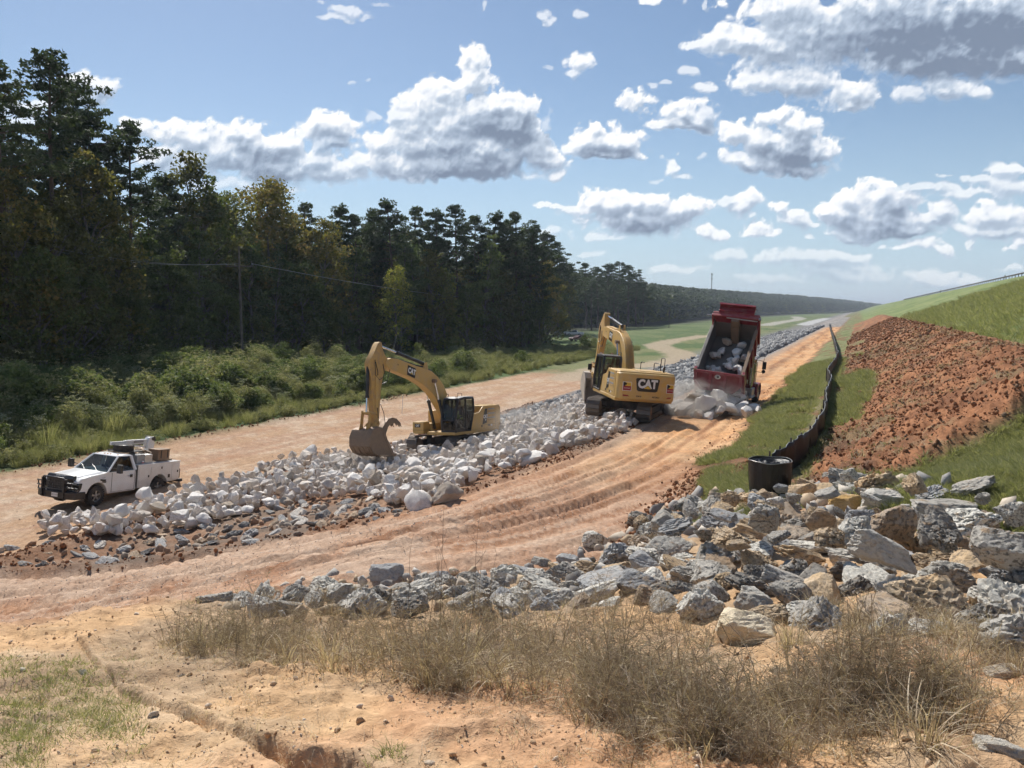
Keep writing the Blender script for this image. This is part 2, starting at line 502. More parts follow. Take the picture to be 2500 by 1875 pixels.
def region_colour(x, y, z):
    """true soil and turf colours, by place"""
    s, t = to_st(x, y)
    tc, al = road_coord(x, y, True)
    n1 = fbm(x * 0.7, y * 0.7, seed=51, oct=4)
    n2 = fbm(x * 3.1, y * 3.1, seed=52, oct=3)
    nl = fbm(x * 0.08, y * 0.08, seed=53, oct=3)
    st_ = fbm(al * 0.10, tc * 1.7, seed=54, oct=4)          # streaks that run along the road
    stf = fbm(al * 0.35, tc * 6.0, seed=55, oct=3)
    stl = fbm(s * 0.08, t * 1.5, seed=64, oct=4)
    def c(a): return np.array(a)[None, :]
    def mx(A, Bc, f): return A * (1 - f[:, None]) + Bc * f[:, None]
    N = len(x)
    tan = mx(np.repeat(c((.42, .255, .165)), N, 0), c((.49, .335, .235)), sstep(-.5, .5, n1 + st_))
    tan = mx(tan, c((.27, .125, .06)), sstep(.0, .4, stf + .4 * n2) * .75)
    tan = mx(tan, c((.44, .22, .11)), sstep(.1, .4, st_ + .3 * nl) * .45)
    orange = mx(np.repeat(c((.58, .30, .13)), N, 0), c((.62, .385, .21)), sstep(-.4, .4, n1))
    orange = mx(orange, c((.28, .12, .055)), sstep(.05, .4, st_ + .3 * stf) * .75)
    brownw = c((.20, .105, .06))
    # right-hand haul road
    f = sstep(19, 34, s + 3 * n1)
    road = mx(mx(tan, c((.47, .345, .255)), sstep(-.3, .3, n1 + nl) * (1 - sstep(16, 26, s)) * .7), orange, f * (0.75 + .25 * sstep(-8.6, -6.5, tc)))
    strip = np.exp(-((tc + 7.2 + .25 * st_) / 0.42) ** 2) * sstep(34, 46, s)
    road = mx(road, brownw, np.clip(strip * (0.55 + .6 * n2), 0, .75))
    road = mx(road, c((.36, .27, .20)), (1 - sstep(-9.3, -8.3, tc + .5 * n1)) * sstep(25, 33, s) * .8)
    # bed: churned clay and grey mud
    clay = mx(np.repeat(c((.22, .12, .07)), N, 0), c((.32, .20, .13)), sstep(-.4, .5, n2 + n1))
    bedc = mx(clay, c((.17, .125, .095)), sstep(-.2, .3, nl + .5 * n1 + (t + 17) * .03))
    # turf
    grass = mx(np.repeat(c((.13, .155, .06)), N, 0), c((.21, .22, .105)), sstep(-.5, .5, n1 + n2))
    dam = mx(np.repeat(c((.125, .175, .06)), N, 0), c((.20, .24, .095)), sstep(-.35, .35, nl + .35 * n1))
    dam = mx(dam, c((.25, .27, .13)), sstep(.05, .4, fbm(s * .11, t * .5, seed=57, oct=3)) * .6)
    thatch = mx(np.repeat(c((.17, .135, .075)), N, 0), c((.235, .20, .11)), sstep(-.4, .4, n2))
    nearg = (1 - sstep(60, 85, s)) * .75
    grass = mx(grass, thatch, nearg); dam = mx(dam, thatch, (1 - sstep(24, 40, s)) * .6)
    soil = c((.19, .10, .055))
    strip_g = mx(grass, np.repeat(soil, N, 0), sstep(.10, .38, fbm(x * .9, y * .9, seed=58, oct=3) + sstep(-3.8, -4.7, tc) * .35 + .1 * n2))
    # field and wood floor
    field = mx(np.repeat(c((.085, .13, .045)), N, 0), c((.14, .17, .07)), sstep(-.3, .4, nl + n1 * .3))
    field = mx(field, c((.24, .22, .11)), sstep(-70, -30, t) * (1 - sstep(-30, -22, t)) * sstep(60, 90, s) * .45 * sstep(-.4, .4, n1 + nl))
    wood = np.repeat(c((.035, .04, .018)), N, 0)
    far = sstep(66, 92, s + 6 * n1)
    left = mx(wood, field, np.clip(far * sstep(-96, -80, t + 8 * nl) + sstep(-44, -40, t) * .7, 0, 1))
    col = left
    lroad = mx(np.repeat(c((.42, .27, .165)), N, 0), c((.50, .375, .27)), sstep(-.4, .4, n1 + stl))
    lroad = mx(lroad, c((.33, .165, .09)), sstep(.05, .4, stl + .2 * n2) * .6)
    k = sstep(-38.6, -37.6, t + .4 * n1) * (1 - sstep(84, 100, s + 5 * n1))
    col = mx(col, lroad, k)
    kf = sstep(-30, -23, t + n1) * sstep(78, 96, s)
    col = mx(col, c((.20, .195, .185)), kf)
    bk = sstep(-25.6, -24.9, t + .3 * n1) * (1 - sstep(95, 130, s) * sstep(-16, -20, t))
    col = mx(col, bedc, bk)
    grey = mx(np.repeat(c((.22, .215, .205)), N, 0), c((.34, .33, .32)), sstep(-.3, .4, n2))
    col = mx(col, grey, bk * sstep(56, 72, s) * .8)
    # trails across the field
    for (pts, wd, cc) in TRAILS:
        d0 = np.full(N, 1e9)
        for i in range(len(pts) - 1):
            a, b = np.array(pts[i]), np.array(pts[i + 1])
            ab = b - a; L = ab @ ab
            u = np.clip(((x - a[0]) * ab[0] + (y - a[1]) * ab[1]) / L, 0, 1)
            d0 = np.minimum(d0, np.hypot(x - a[0] - u * ab[0], y - a[1] - u * ab[1]))
        col = mx(col, np.repeat(c(cc), N, 0), (1 - sstep(wd * .7, wd * 1.2, d0 + wd * .35 * n1)) * .85)
    col = mx(col, road, sstep(-10.1, -9.6, tc + .35 * n1) * (1 - sstep(255, 275, s)))
    ge = -4.6 + 3.0 * sstep(27, 17, s)
    eg = .7 * fbm(x * .55, y * .55, seed=65, oct=4) + .35 * n2
    col = mx(col, strip_g, sstep(-.2, .2, tc - ge + 1.3 * eg))
    col = mx(col, soil, np.exp(-((tc - ge + 1.3 * eg) / .35) ** 2) * .7 * (s > 14))
    col = mx(col, dam, sstep(-.2, 1.0, t + .4 * n1))
    col = mx(col, strip_g, (1 - sstep(1.2, 2.2, t)) * sstep(-2.0, -1.6, t) * sstep(15, 18, s))
    m, mm = mound_add(s, t)
    spoil = mx(np.repeat(c((.22, .10, .052)), N, 0), c((.33, .155, .078)), sstep(-.3, .5, n2 + n1))
    spoil = mx(spoil, c((.15, .09, .06)), sstep(.12, .45, fbm(x * .45, y * .45, seed=59, oct=4)) * .8)
    spoil = mx(spoil, c((.20, .17, .10)), sstep(.18, .5, fbm(x * .6, y * .6, seed=60, oct=4)) * .6)
    col = mx(col, spoil, np.clip(mm * 1.2, 0, 1))
    # foreground bank
    B, over = bank(x, y)
    hh = np.interp(t, TT, TH)
    bmask = sstep(-.35, .15, B - hh)
    bcol = mx(np.repeat(c((.55, .355, .195)), N, 0), c((.63, .45, .28)), sstep(-.4, .5, n1 + .6 * n2))
    bcol = mx(bcol, c((.46, .235, .125)), sstep(.16, .5, fbm(x * .5 + 7, y * .6, seed=61, oct=3)) * .6)
    bcol = mx(bcol, c((.36, .27, .18)), sstep(.1, .4, fbm(x * 1.4, y * 1.4, seed=66, oct=4)) * .55)
    bcol = mx(bcol, c((.26, .185, .12)), sstep(.8, -.4, y - np.interp(x, YEX, YEY) * .0 - 4.6 - .16 * x + .0 * y) * 0)
    weedy = sstep(4.4, 5.6, y + .5 * n1 - .1 * x) * sstep(-4.8, -3.2, x + .6 * n1)
    bcol = mx(bcol, c((.29, .205, .135)), weedy * .6 * sstep(-.7, .2, n1 + n2 * .5))
    bcol = mx(bcol, tan, sstep(-1.0, .4, over) * (1 - sstep(-4.5, -3.0, x)))
    col = mx(col, bcol, bmask)
    # pale gravel on the roads
    rd = np.clip(sstep(-10.1, -9.6, tc) * (1 - sstep(-.3, .1, tc - ge)) * (1 - .6 * f) + k * (1 - bk), 0, 1) * (1 - bmask)
    return np.clip(col, 0.01, 0.9), rd
def gp(px, py): return tuple(ground_at(px, py, near=30)[:2])
TRAILS = [([gp(1400, 925), gp(1470, 900), gp(1600, 890), gp(1650, 880), gp(1668, 872), gp(1655, 860), gp(1615, 850), gp(1605, 842), gp(1640, 832), gp(1720, 820)], 3.0, (.40, .32, .23)),
          ([gp(1860, 795), gp(1910, 786), gp(1945, 781), gp(1953, 777), gp(1940, 773)], 5.0, (.40, .38, .34)),
          ([gp(1960, 793), gp(2000, 781), gp(2020, 777)], 4.0, (.50, .50, .50))]

def make_ground():
    ang = np.concatenate([np.linspace(-180, -62, 20)[:-1], np.linspace(-62, -37.5, 40)[:-1], np.linspace(-37.5, 37.5, 640), np.linspace(37.5, 62, 40)[1:], np.linspace(62, 180, 20)[1:]])
    rad = np.concatenate([[0.0], np.geomspace(0.9, 120, 520), np.geomspace(120, 9000, 170)[1:]])
    A, Rr = np.meshgrid(np.radians(ang), rad)
    x = (Rr * np.sin(A)).ravel(); y = (Rr * np.cos(A)).ravel()
    z = height(x, y)
    z = np.where(np.hypot(x, y) > 3000, np.minimum(z, -7.5), z)
    na, nr = len(ang), len(rad)
    i = np.arange(nr - 1)[:, None] * na + np.arange(na - 1)[None, :]
    f = np.stack([i, i + 1, i + na + 1, i + na], -1).reshape(-1, 4)[:, ::-1]
    m, nt, b, out = newmat('ground')
    at = nd(nt, 'ShaderNodeAttribute', attribute_name='soil')
    gv = nd(nt, 'ShaderNodeAttribute', attribute_name='gravel')
    tc = nd(nt, 'ShaderNodeTexCoord').outputs['Object']
    n1 = noise(nt, tc, 9.0, 6, 0.65)
    n2 = noise(nt, tc, 45.0, 3, 0.6)
    c = mix(nt, 1.0, at.outputs['Color'], ramp(nt, n1, [(0.30, (.74, .72, .70)), (0.68, (1.18, 1.2, 1.22))]), 'MULTIPLY')
    c = mix(nt, 1.0, c, ramp(nt, noise(nt, tc, 2.1, 8, .72), [(0.32, (.80, .77, .74)), (0.62, (1.12, 1.12, 1.12))]), 'MULTIPLY')
    vo = nt.nodes.new('ShaderNodeTexVoronoi'); vo.inputs['Scale'].default_value = 13.0
    nt.links.new(tc, vo.inputs['Vector'])
    vo2 = nt.nodes.new('ShaderNodeTexVoronoi'); vo2.inputs['Scale'].default_value = 34.0
    nt.links.new(tc, vo2.inputs['Vector'])
    spot = ramp(nt, vo.outputs['Distance'], [(0.14, 1.0), (0.24, 0.0)])
    keep = ramp(nt, vo.outputs['Color'], [(0.50, 0.0), (0.58, 1.0)])
    spot = mth(nt, 'MULTIPLY', spot, keep)
    spot2 = ramp(nt, vo2.outputs['Distance'], [(0.2, 1.0), (0.34, 0.0)])
    spots = mth(nt, 'MAXIMUM', spot, mth(nt, 'MULTIPLY', spot2, ramp(nt, noise(nt, tc, 2.2, 3), [(.45, 0.0), (.62, 1.0)])))
    gfac = mth(nt, 'MULTIPLY', spots, mth(nt, 'MULTIPLY', gv.outputs['Fac'], 0.75), clamp=True)
    gcol = ramp(nt, vo.outputs['Color'], [(0.0, (.30, .20, .14)), (0.6, (.55, .45, .37)), (1.0, (.70, .64, .58))])
    c = mix(nt, gfac, c, gcol)
    nt.links.new(c, b.inputs['Base Color'])
    b.inputs['Roughness'].default_value = 0.95
    b.inputs['Specular IOR Level'].default_value = 0.15
    p = bump(nt, n1, 0.8, 0.045, None)
    p = bump(nt, n2, 0.6, 0.012, None, p)
    bump(nt, gfac, 0.8, 0.02, b, p)
    me = np_mesh('ground', np.stack([x, y, z], 1), f, m, True)
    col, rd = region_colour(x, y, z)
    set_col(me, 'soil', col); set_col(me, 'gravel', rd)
    o = link('ground', me); tag(o, kind='structure')
    return o
make_ground()

# ================================================================== SKY DOME WITH CLOUDS
def _z6(L): return [(300 + a / 1.8433, b / 1.8433, c / 1.8433, d / 1.8433, g, o) for a, b, c, d, g, o in L]
def _z7(L): return [(1300 + a / 1.8433, b / 1.8433, c / 1.8433, d / 1.8433, g, o) for a, b, c, d, g, o in L]
CLOUDS = [   # groups of puffs: (x, y, rx, ry, greyness, opacity), base line
 (_z6([(1570, 275, 62, 70, 0, 1), (1568, 370, 85, 90, .1, 1), (1440, 415, 115, 75, .1, 1), (1385, 480, 120, 90, .1, 1), (1310, 560, 110, 90, .2, 1), (1700, 470, 110, 85, .2, 1),
       (1790, 495, 85, 80, .2, 1), (1650, 560, 160, 110, .9, 1), (1750, 590, 150, 100, 1, 1), (1840, 680, 100, 70, .6, 1), (1905, 725, 80, 55, .3, 1), (1952, 795, 42, 26, .2, 1), (1640, 755, 290, 90, .95, 1),
       (1450, 760, 200, 85, .7, 1), (1270, 770, 140, 60, .4, 1), (1155, 640, 85, 65, .1, 1), (1165, 730, 90, 80, .5, 1), (1640, 690, 110, 50, 0, 1), (1500, 560, 130, 100, .3, 1), (1480, 660, 170, 80, .6, 1), (1330, 650, 120, 90, .4, 1), (1600, 480, 90, 80, .5, 1), (1240, 520, 60, 45, .1, .7), (1130, 515, 50, 25, 0, .5)]), 850),
 (_z6([(60, 590, 100, 45, .1, .9), (200, 600, 130, 60, .1, 1), (330, 620, 120, 75, .2, 1), (545, 590, 95, 60, .1, 1), (600, 680, 170, 110, .8, 1), (420, 700, 200, 100, .4, .9), (700, 655, 120, 70, .3, 1),
       (950, 765, 190, 60, .3, .9), (1050, 750, 85, 60, .2, .9), (680, 770, 220, 70, .8, .95), (180, 700, 120, 60, .3, .9), (300, 740, 140, 60, .5, .8), (860, 720, 120, 60, .3, .8), (400, 830, 160, 35, .3, .4), (640, 850, 190, 30, .2, .5)]), 850),
 (_z6([(910, 585, 135, 80, .35, 1), (860, 560, 75, 60, .1, 1), (960, 570, 80, 60, .2, 1), (950, 650, 80, 45, .7, .9), (890, 660, 60, 40, .3, .6)]), 720),
 ([(205, 200, 55, 30, .1, .9), (240, 222, 48, 38, .4, .9), (215, 240, 60, 35, .4, .7), (100, 255, 90, 28, .1, .7), (60, 300, 60, 20, .1, .6)], 600),
 (_z6([(1005, 45, 70, 20, 0, .6), (960, 72, 60, 18, 0, .6), (1080, 68, 40, 12, 0, .4), (1030, 372, 28, 11, 0, .4), (900, 5, 30, 10, 0, .4), (1160, 5, 60, 12, 0, .35), (1905, 68, 45, 22, 0, .6), (1940, 85, 40, 20, 0, .6), (2052, 68, 30, 16, 0, .6),
       (2062, 290, 48, 42, .1, .9), (2040, 345, 40, 25, .1, .7), (1925, 305, 30, 12, 0, .35), (1630, 15, 14, 40, 0, .45), (1900, 560, 30, 60, 0, .4), (1110, 360, 10, 6, 0, .3)]), 900),
 (_z7([(300, 640, 150, 75, .45, 1), (265, 575, 45, 42, 0, 1), (230, 630, 90, 65, .2, 1), (400, 650, 95, 60, .4, 1), (330, 690, 150, 48, .95, 1), (465, 685, 30, 28, .2, .8), (160, 670, 45, 30, .1, .8)]), 735),
 (_z7([(478, 470, 85, 58, .35, 1), (560, 570, 70, 30, .4, .9), (665, 505, 100, 62, .3, 1), (740, 550, 100, 62, .6, 1), (640, 570, 120, 45, .7, 1), (790, 520, 60, 40, .2, .6), (545, 395, 25, 20, 0, .5)]), 625),
 (_z7([(1090, 505, 58, 48, .1, 1), (1020, 520, 45, 30, .1, .9), (1170, 560, 110, 75, .25, 1), (905, 590, 62, 55, .15, 1), (1010, 630, 120, 75, .3, 1), (1160, 680, 190, 100, .95, 1), (1330, 690, 48, 38, .2, 1), (1280, 670, 50, 50, .5, 1), (930, 715, 110, 42, .2, .9),
       (1190, 760, 150, 50, 1, 1), (1100, 795, 60, 20, .4, .8), (1000, 730, 120, 50, .6, 1)]), 815),
 (_z7([(1100, 40, 210, 100, .15, 1), (960, 190, 200, 60, .2, .95), (740, 205, 70, 28, 0, .8), (820, 180, 60, 45, .1, .9), (1100, 230, 190, 110, .35, 1), (1300, 150, 290, 170, .5, 1), (1620, 110, 380, 190, 1, 1), (2050, 90, 420, 210, 1.25, 1), (2200, 260, 300, 90, 1.1, 1),
       (1800, 270, 380, 110, 1.1, 1), (1200, 380, 190, 60, .5, 1), (1010, 370, 130, 45, .2, .9), (1440, 440, 150, 70, .6, 1), (1440, 495, 100, 38, .3, 1), (1880, 400, 150, 55, .4, .9), (1680, 430, 80, 35, .3, .7), (2010, 430, 70, 35, .1, .8)]), 560),
 (_z7([(90, 925, 85, 22, .1, .8), (180, 940, 80, 30, .2, .8), (285, 905, 55, 60, .1, 1), (360, 930, 90, 65, .3, 1), (470, 920, 90, 55, .2, 1), (570, 915, 80, 50, .1, 1), (640, 960, 100, 60, .4, 1), (720, 940, 75, 45, .2, 1), (480, 1010, 230, 70, .8, 1), (300, 1090, 130, 22, .1, .5),
       (800, 1040, 60, 45, .2, .9), (855, 1060, 50, 35, .2, .9), (420, 1000, 30, 30, 0, .9)]), 1085),
 (_z7([(975, 915, 60, 45, .2, .95), (930, 945, 75, 38, .4, .95), (850, 925, 50, 22, .1, .7), (1015, 1040, 50, 45, .2, .95), (1030, 1065, 70, 32, .4, .9), (1000, 980, 22, 12, 0, .6), (620, 740, 38, 40, .1, .85), (650, 790, 38, 16, .1, .6), (755, 708, 30, 16, 0, .4), (765, 395, 75, 28, .1, .75),
       (700, 325, 55, 22, 0, .6), (605, 372, 30, 12, 0, .5), (560, 798, 22, 12, 0, .4), (560, 5, 50, 20, .1, .9), (790, 25, 14, 45, 0, .5), (670, 15, 16, 20, 0, .4), (555, 690, 16, 8, 0, .4)]), 1110),
 (_z7([(1115, 935, 60, 30, .1, .95), (1190, 970, 50, 35, .2, .9), (1180, 1005, 80, 35, .4, .85), (1260, 1020, 50, 18, .1, .7), (1230, 1075, 50, 28, .1, .6)]), 1110),
 (_z7([(1550, 865, 88, 58, .2, 1), (1425, 890, 55, 48, .1, 1), (1610, 920, 130, 75, .6, 1), (1400, 970, 120, 65, .3, 1), (1340, 950, 70, 50, .1, 1), (1580, 1020, 220, 80, .85, 1), (1850, 960, 85, 60, .3, .95), (1780, 1000, 90, 35, .4, .9), (1440, 1070, 130, 35, .5, .8), (1700, 1060, 120, 40, .9, .9)]), 1110),
 (_z7([(1780, 850, 180, 22, .1, .6), (1950, 880, 260, 36, .15, .75), (2130, 755, 90, 38, .1, .8), (2180, 740, 60, 30, .1, .8), (2160, 830, 170, 50, .15, .75), (2010, 805, 90, 20, .1, .6), (1850, 800, 50, 10, 0, .5)]), 1000),
 (_z7([(2060, 985, 130, 45, .2, .9), (2140, 960, 110, 55, .2, .95), (1980, 1030, 130, 28, .1, .8), (2120, 1040, 150, 30, .5, .8), (2190, 1090, 48, 42, .1, .9), (2160, 1125, 50, 25, .2, .8), (1982, 1095, 24, 35, 0, .75), (1985, 1075, 20, 18, 0, .5)]), 1170),
 (_z7([(1700, 1115, 60, 20, .1, .8), (1780, 1115, 60, 28, .1, .85), (1850, 1135, 70, 20, .1, .8), (1590, 1112, 30, 12, 0, .6)]), 1160),
 (_z7([(900, 1160, 90, 32, .1, .5), (1200, 1175, 330, 40, .35, .55), (1400, 1150, 130, 30, .1, .6), (1400, 1230, 250, 40, .5, .45), (620, 1210, 160, 26, .1, .45), (250, 1155, 80, 14, 0, .4), (1820, 1265, 190, 34, .3, .55), (1900, 1245, 120, 32, .1, .6), (1500, 1250, 160, 24, .1, .4), (2150, 1212, 70, 14, 0, .5), (1050, 1270, 220, 26, .2, .3), (120, 1060, 80, 30, .1, .5)]), 1320),
]
def make_sky():
    az = np.concatenate([np.linspace(-180, -42, 70)[:-1], np.linspace(-42, 42, 620), np.linspace(42, 180, 70)[1:]])
    el = np.concatenate([np.linspace(-3, 24, 205), np.linspace(24, 90, 50)[1:]])
    A, E = np.meshgrid(np.radians(az), np.radians(el))
    dx, dy, dz = np.sin(A) * np.cos(E), np.cos(A) * np.cos(E), np.sin(E)
    dx, dy, dz = dx.ravel(), dy.ravel(), dz.ravel()
    cp, sp = math.cos(PITCH), math.sin(PITCH)
    dep = dy * cp - dz * sp
    up = dy * sp + dz * cp
    ok = dep > 0.3
    px = np.where(ok, CXP + FP * dx / np.maximum(dep, .3), 1e5)
    py = np.where(ok, CYP - FP * up / np.maximum(dep, .3), 1e5)
    inv = ok & (px > -250) & (px < 2750) & (py > -200)
    N = len(dx)
    cov = np.full(N, -1.0); grey = np.zeros(N); opa = np.zeros(N); topn = np.zeros(N)
    ids = np.nonzero(inv)[0]
    X0, Y0 = px[ids], py[ids]
    soft = np.zeros(N)
    def field(X0, Y0, tones=False):
        w1 = fbm(X0 / 80, Y0 / 80, seed=81, oct=6, gain=.6); w2 = fbm(X0 / 80, Y0 / 80, seed=82, oct=6, gain=.6)
        X = X0 + 36 * w1; Y = Y0 + 26 * w2
        bil = np.abs(fbm(X0 / 46 + .5 * w2, Y0 / 46, seed=83, oct=5, gain=.6)) * 2
        cv = np.full(len(X0), -1.0); gr = np.zeros(len(X0)); op = np.zeros(len(X0)); ve = np.zeros(len(X0))
        for blobs, base in CLOUDS:
            by_ = base / 1.8433 if base > 560 or blobs[0][0] > 1300 else base / 1.8433
            y0 = min(q[1] - q[3] for q in blobs); y1 = max(q[1] + q[3] for q in blobs)
            num = 0; gs = 0; os_ = 0; top = np.full(len(X0), -1.0); vs_ = 0
            for (bx, by, rx, ry, g, o) in blobs:
                q = ((X - bx) / (rx * 1.15)) ** 2 + ((Y - by) / (ry * 1.15)) ** 2
                d = 1 - np.sqrt(q); wgt = np.exp(-2.2 * q)
                num = num + wgt; gs = gs + wgt * g; os_ = os_ + wgt * o; top = np.maximum(top, d)
                vs_ = vs_ + wgt * np.clip((Y - by) / ry, -1, 1)
            D = top + .35 * np.clip(num - .6, 0, 1)
            # flat bases: cut what hangs below the base line
            D = D - .8 * sstep(y1 - 26, y1 + 12, Y) * (1 if len(blobs) > 4 and base < 1250 else 0)
            m_ = sstep(-.1, .25, D); better = D > cv
            gr = np.where(better, gr * (1 - m_) + gs / (num + 1e-4) * m_, gr); op = np.where(better, os_ / (num + 1e-4), op)
            ve = np.where(better, vs_ / (num + 1e-4) * .6 + .9 * ((Y - y0) / (y1 - y0) - .5), ve)
            cv = np.maximum(cv, D)
        cv2 = cv - .50 * bil + .20
        return cv, cv2, gr, op, ve, w1
    cv, cv2, gr, op, ve, w1 = field(X0, Y0)
    up_, up2 = field(X0 - 5, Y0 - 13)[:2]
    far_up = field(X0 - 8, Y0 - 34)[1]
    cov[ids] = cv2
    # light comes from above and behind: faces that look up are bright, bellies are grey
    lit = np.clip((cv2 - up2) * 1.6, -.55, .65)
    deep = sstep(-.1, .9, far_up)
    grey[ids] = gr * (.28 * sstep(.05, .6, cv) + .72 * deep) * sstep(-.9, .5, ve + .5)
    opa[ids] = np.clip(op, 0, 1)
    topn[ids] = lit
    soft[ids] = np.clip(.18 + .5 * sstep(.0, .9, ve) + .5 * (1 - op), .1, 1)
    # the rest of the sky: the same kind of scattered cumulus
    oid = np.nonzero(~inv)[0]
    sx, sy, szz = dx[oid], dy[oid], dz[oid] * 2.2
    f = fbm(sx * 6, sy * 6, szz * 6, seed=91, oct=5)
    g2 = fbm(sx * 16, sy * 16, szz * 16, seed=92, oct=3)
    cov[oid] = (f - .16) * 2.2 - .25 * np.abs(g2)
    grey[oid] = sstep(.2, .8, f * 2) * .7
    opa[oid] = .9; soft[oid] = .4
    cov = np.where(dz < 0.0, cov - 1, cov)
    edge = np.minimum(np.abs(px + 250), np.abs(px - 2750))
    sd = dx * sdir.x + dy * sdir.y + dz * sdir.z
    cov = np.where(sd > math.cos(R_(14)), -1, cov)
    Rr = 22000.0
    co = np.stack([dx, dy, dz], 1) * Rr
    na, nr = len(az), len(el)
    i = np.arange(nr - 1)[:, None] * na + np.arange(na - 1)[None, :]
    fc = np.stack([i, i + 1, i + na + 1, i + na], -1).reshape(-1, 4)
    m = bpy.data.materials.new('sky'); m.use_nodes = True
    nt = m.node_tree
    nt.nodes.clear()
    out = nt.nodes.new('ShaderNodeOutputMaterial')
    at = nd(nt, 'ShaderNodeAttribute', attribute_name='cloud')
    sep = nt.nodes.new('ShaderNodeSeparateColor'); nt.links.new(at.outputs['Color'], sep.inputs[0])
    cvs, gry, opc = sep.outputs[0], sep.outputs[1], sep.outputs[2]
    lt = nd(nt, 'ShaderNodeAttribute', attribute_name='lit')
    tc = nt.nodes.new('ShaderNodeTexCoord')
    mp = nt.nodes.new('ShaderNodeMapping'); mp.inputs['Scale'].default_value = (1 / Rr,) * 3
    nt.links.new(tc.outputs['Object'], mp.inputs[0])
    mp2 = nt.nodes.new('ShaderNodeMapping'); mp2.inputs['Scale'].default_value = (1 / Rr,) * 3; mp2.inputs['Location'].default_value = (-.0012, 0, .0042)
    nt.links.new(tc.outputs['Object'], mp2.inputs[0])
    n1 = noise(nt, mp.outputs[0], 46, 10, .60, .1)
    n1b = noise(nt, mp2.outputs[0], 46, 10, .60, .1)
    dens = mth(nt, 'ADD', mth(nt, 'MULTIPLY', cvs, 2.0), mth(nt, 'MULTIPLY', mth(nt, 'SUBTRACT', n1, .5), 2.3))
    alpha = nt.nodes.new('ShaderNodeMapRange'); alpha.interpolation_type = 'SMOOTHSTEP'
    alpha.inputs[1].default_value = -.10
    sf = nd(nt, 'ShaderNodeAttribute', attribute_name='soft')
    nt.links.new(mth(nt, 'MULTIPLY_ADD', sf.outputs['Fac'], 1.7, .26), alpha.inputs[2])
    nt.links.new(dens, alpha.inputs[0])
    al = mth(nt, 'MULTIPLY', alpha.outputs[0], opc, clamp=True)
    dl = mth(nt, 'MULTIPLY', mth(nt, 'SUBTRACT', n1, n1b), 1.5)
    rim = mth(nt, 'SUBTRACT', 1.0, mth(nt, 'MULTIPLY', dens, .55), clamp=True)
    g = mth(nt, 'SUBTRACT', mth(nt, 'MULTIPLY_ADD', gry, .70, .16), mth(nt, 'MULTIPLY', mth(nt, 'ADD', mth(nt, 'MULTIPLY', dl, .55), lt.outputs['Fac']), .46))
    g = mth(nt, 'ADD', g, mth(nt, 'MULTIPLY', mth(nt, 'SUBTRACT', .75, rim), .14), clamp=True)
    colr = ramp(nt, g, [(0.0, (.93, .94, .95)), (.16, (.78, .81, .86)), (.42, (.48, .56, .67)), (.72, (.31, .38, .49)), (1.0, (.19, .24, .33))])
    em = nt.nodes.new('ShaderNodeEmission'); nt.links.new(colr, em.inputs[0]); em.inputs[1].default_value = 1.0
    tr = nt.nodes.new('ShaderNodeBsdfTransparent')
    # pale haze that the far air keeps near the horizon
    se2 = nt.nodes.new('ShaderNodeSeparateXYZ'); nt.links.new(mp.outputs[0], se2.inputs[0])
    hzr = nt.nodes.new('ShaderNodeMapRange'); hzr.interpolation_type = 'SMOOTHSTEP'
    hzr.inputs[1].default_value = .26; hzr.inputs[2].default_value = -.02; hzr.inputs[3].default_value = 0; hzr.inputs[4].default_value = .72
    nt.links.new(se2.outputs[2], hzr.inputs[0])
    tot = mth(nt, 'SUBTRACT', 1.0, mth(nt, 'MULTIPLY', mth(nt, 'SUBTRACT', 1.0, al), mth(nt, 'SUBTRACT', 1.0, hzr.outputs[0])))
    em2 = nt.nodes.new('ShaderNodeEmission'); em2.inputs[0].default_value = (.42, .58, .76, 1); em2.inputs[1].default_value = 1
    share = mth(nt, 'DIVIDE', al, mth(nt, 'MAXIMUM', tot, .001), clamp=True)
    ms = nt.nodes.new('ShaderNodeMixShader'); nt.links.new(share, ms.inputs[0]); nt.links.new(em2.outputs[0], ms.inputs[1]); nt.links.new(em.outputs[0], ms.inputs[2])
    ms2 = nt.nodes.new('ShaderNodeMixShader'); nt.links.new(tot, ms2.inputs[0]); nt.links.new(tr.outputs[0], ms2.inputs[1]); nt.links.new(ms.outputs[0], ms2.inputs[2])
    nt.links.new(ms2.outputs[0], out.inputs[0])
    me = np_mesh('sky', co, fc, m, True)
    set_col(me, 'cloud', np.stack([cov, grey, opa], 1))
    set_col(me, 'lit', topn); set_col(me, 'soft', soft)
    o = link('sky', me); tag(o, kind='structure')
make_sky()

# ================================================================== MACHINE MATERIALS
M = {}
M['yellow'] = paint('machine_yellow', (0.60, 0.37, 0.105), .42, dirt=.6, dirtcol=(.50, .38, .25))
M['yellow_worn'] = paint('worn_yellow', (0.56, 0.34, 0.10), .6, dirt=.8, dirtcol=(.36, .25, .16), scale=5)
M['black'] = paint('black_paint', (0.018, 0.018, 0.02), .35, dirt=.18, dirtcol=(.2, .15, .11))
M['black_dusty'] = paint('dusty_black', (0.03, 0.03, 0.032), .6, dirt=.5, dirtcol=(.22, .17, .13))
M['steel'] = paint('worn_steel', (0.25, 0.175, 0.12), .6, .3, dirt=.7, dirtcol=(.36, .26, .18), scale=6)
M['bucket_pale'] = paint('dusty_bucket_steel', (0.48, 0.42, 0.35), .6, .1, dirt=.6, dirtcol=(.50, .41, .32), scale=3)
M['track'] = paint('track_steel', (0.17, 0.15, 0.135), .45, .6, dirt=.6, dirtcol=(.26, .19, .14), scale=7)
M['chrome'] = paint('chrome', (0.75, 0.75, 0.76), .12, 1.0, dirt=.12)
M['white'] = paint('white_paint', (0.82, 0.82, 0.82), .3, dirt=.14, dirtcol=(.55, .43, .33), coat=.3, low=.62)
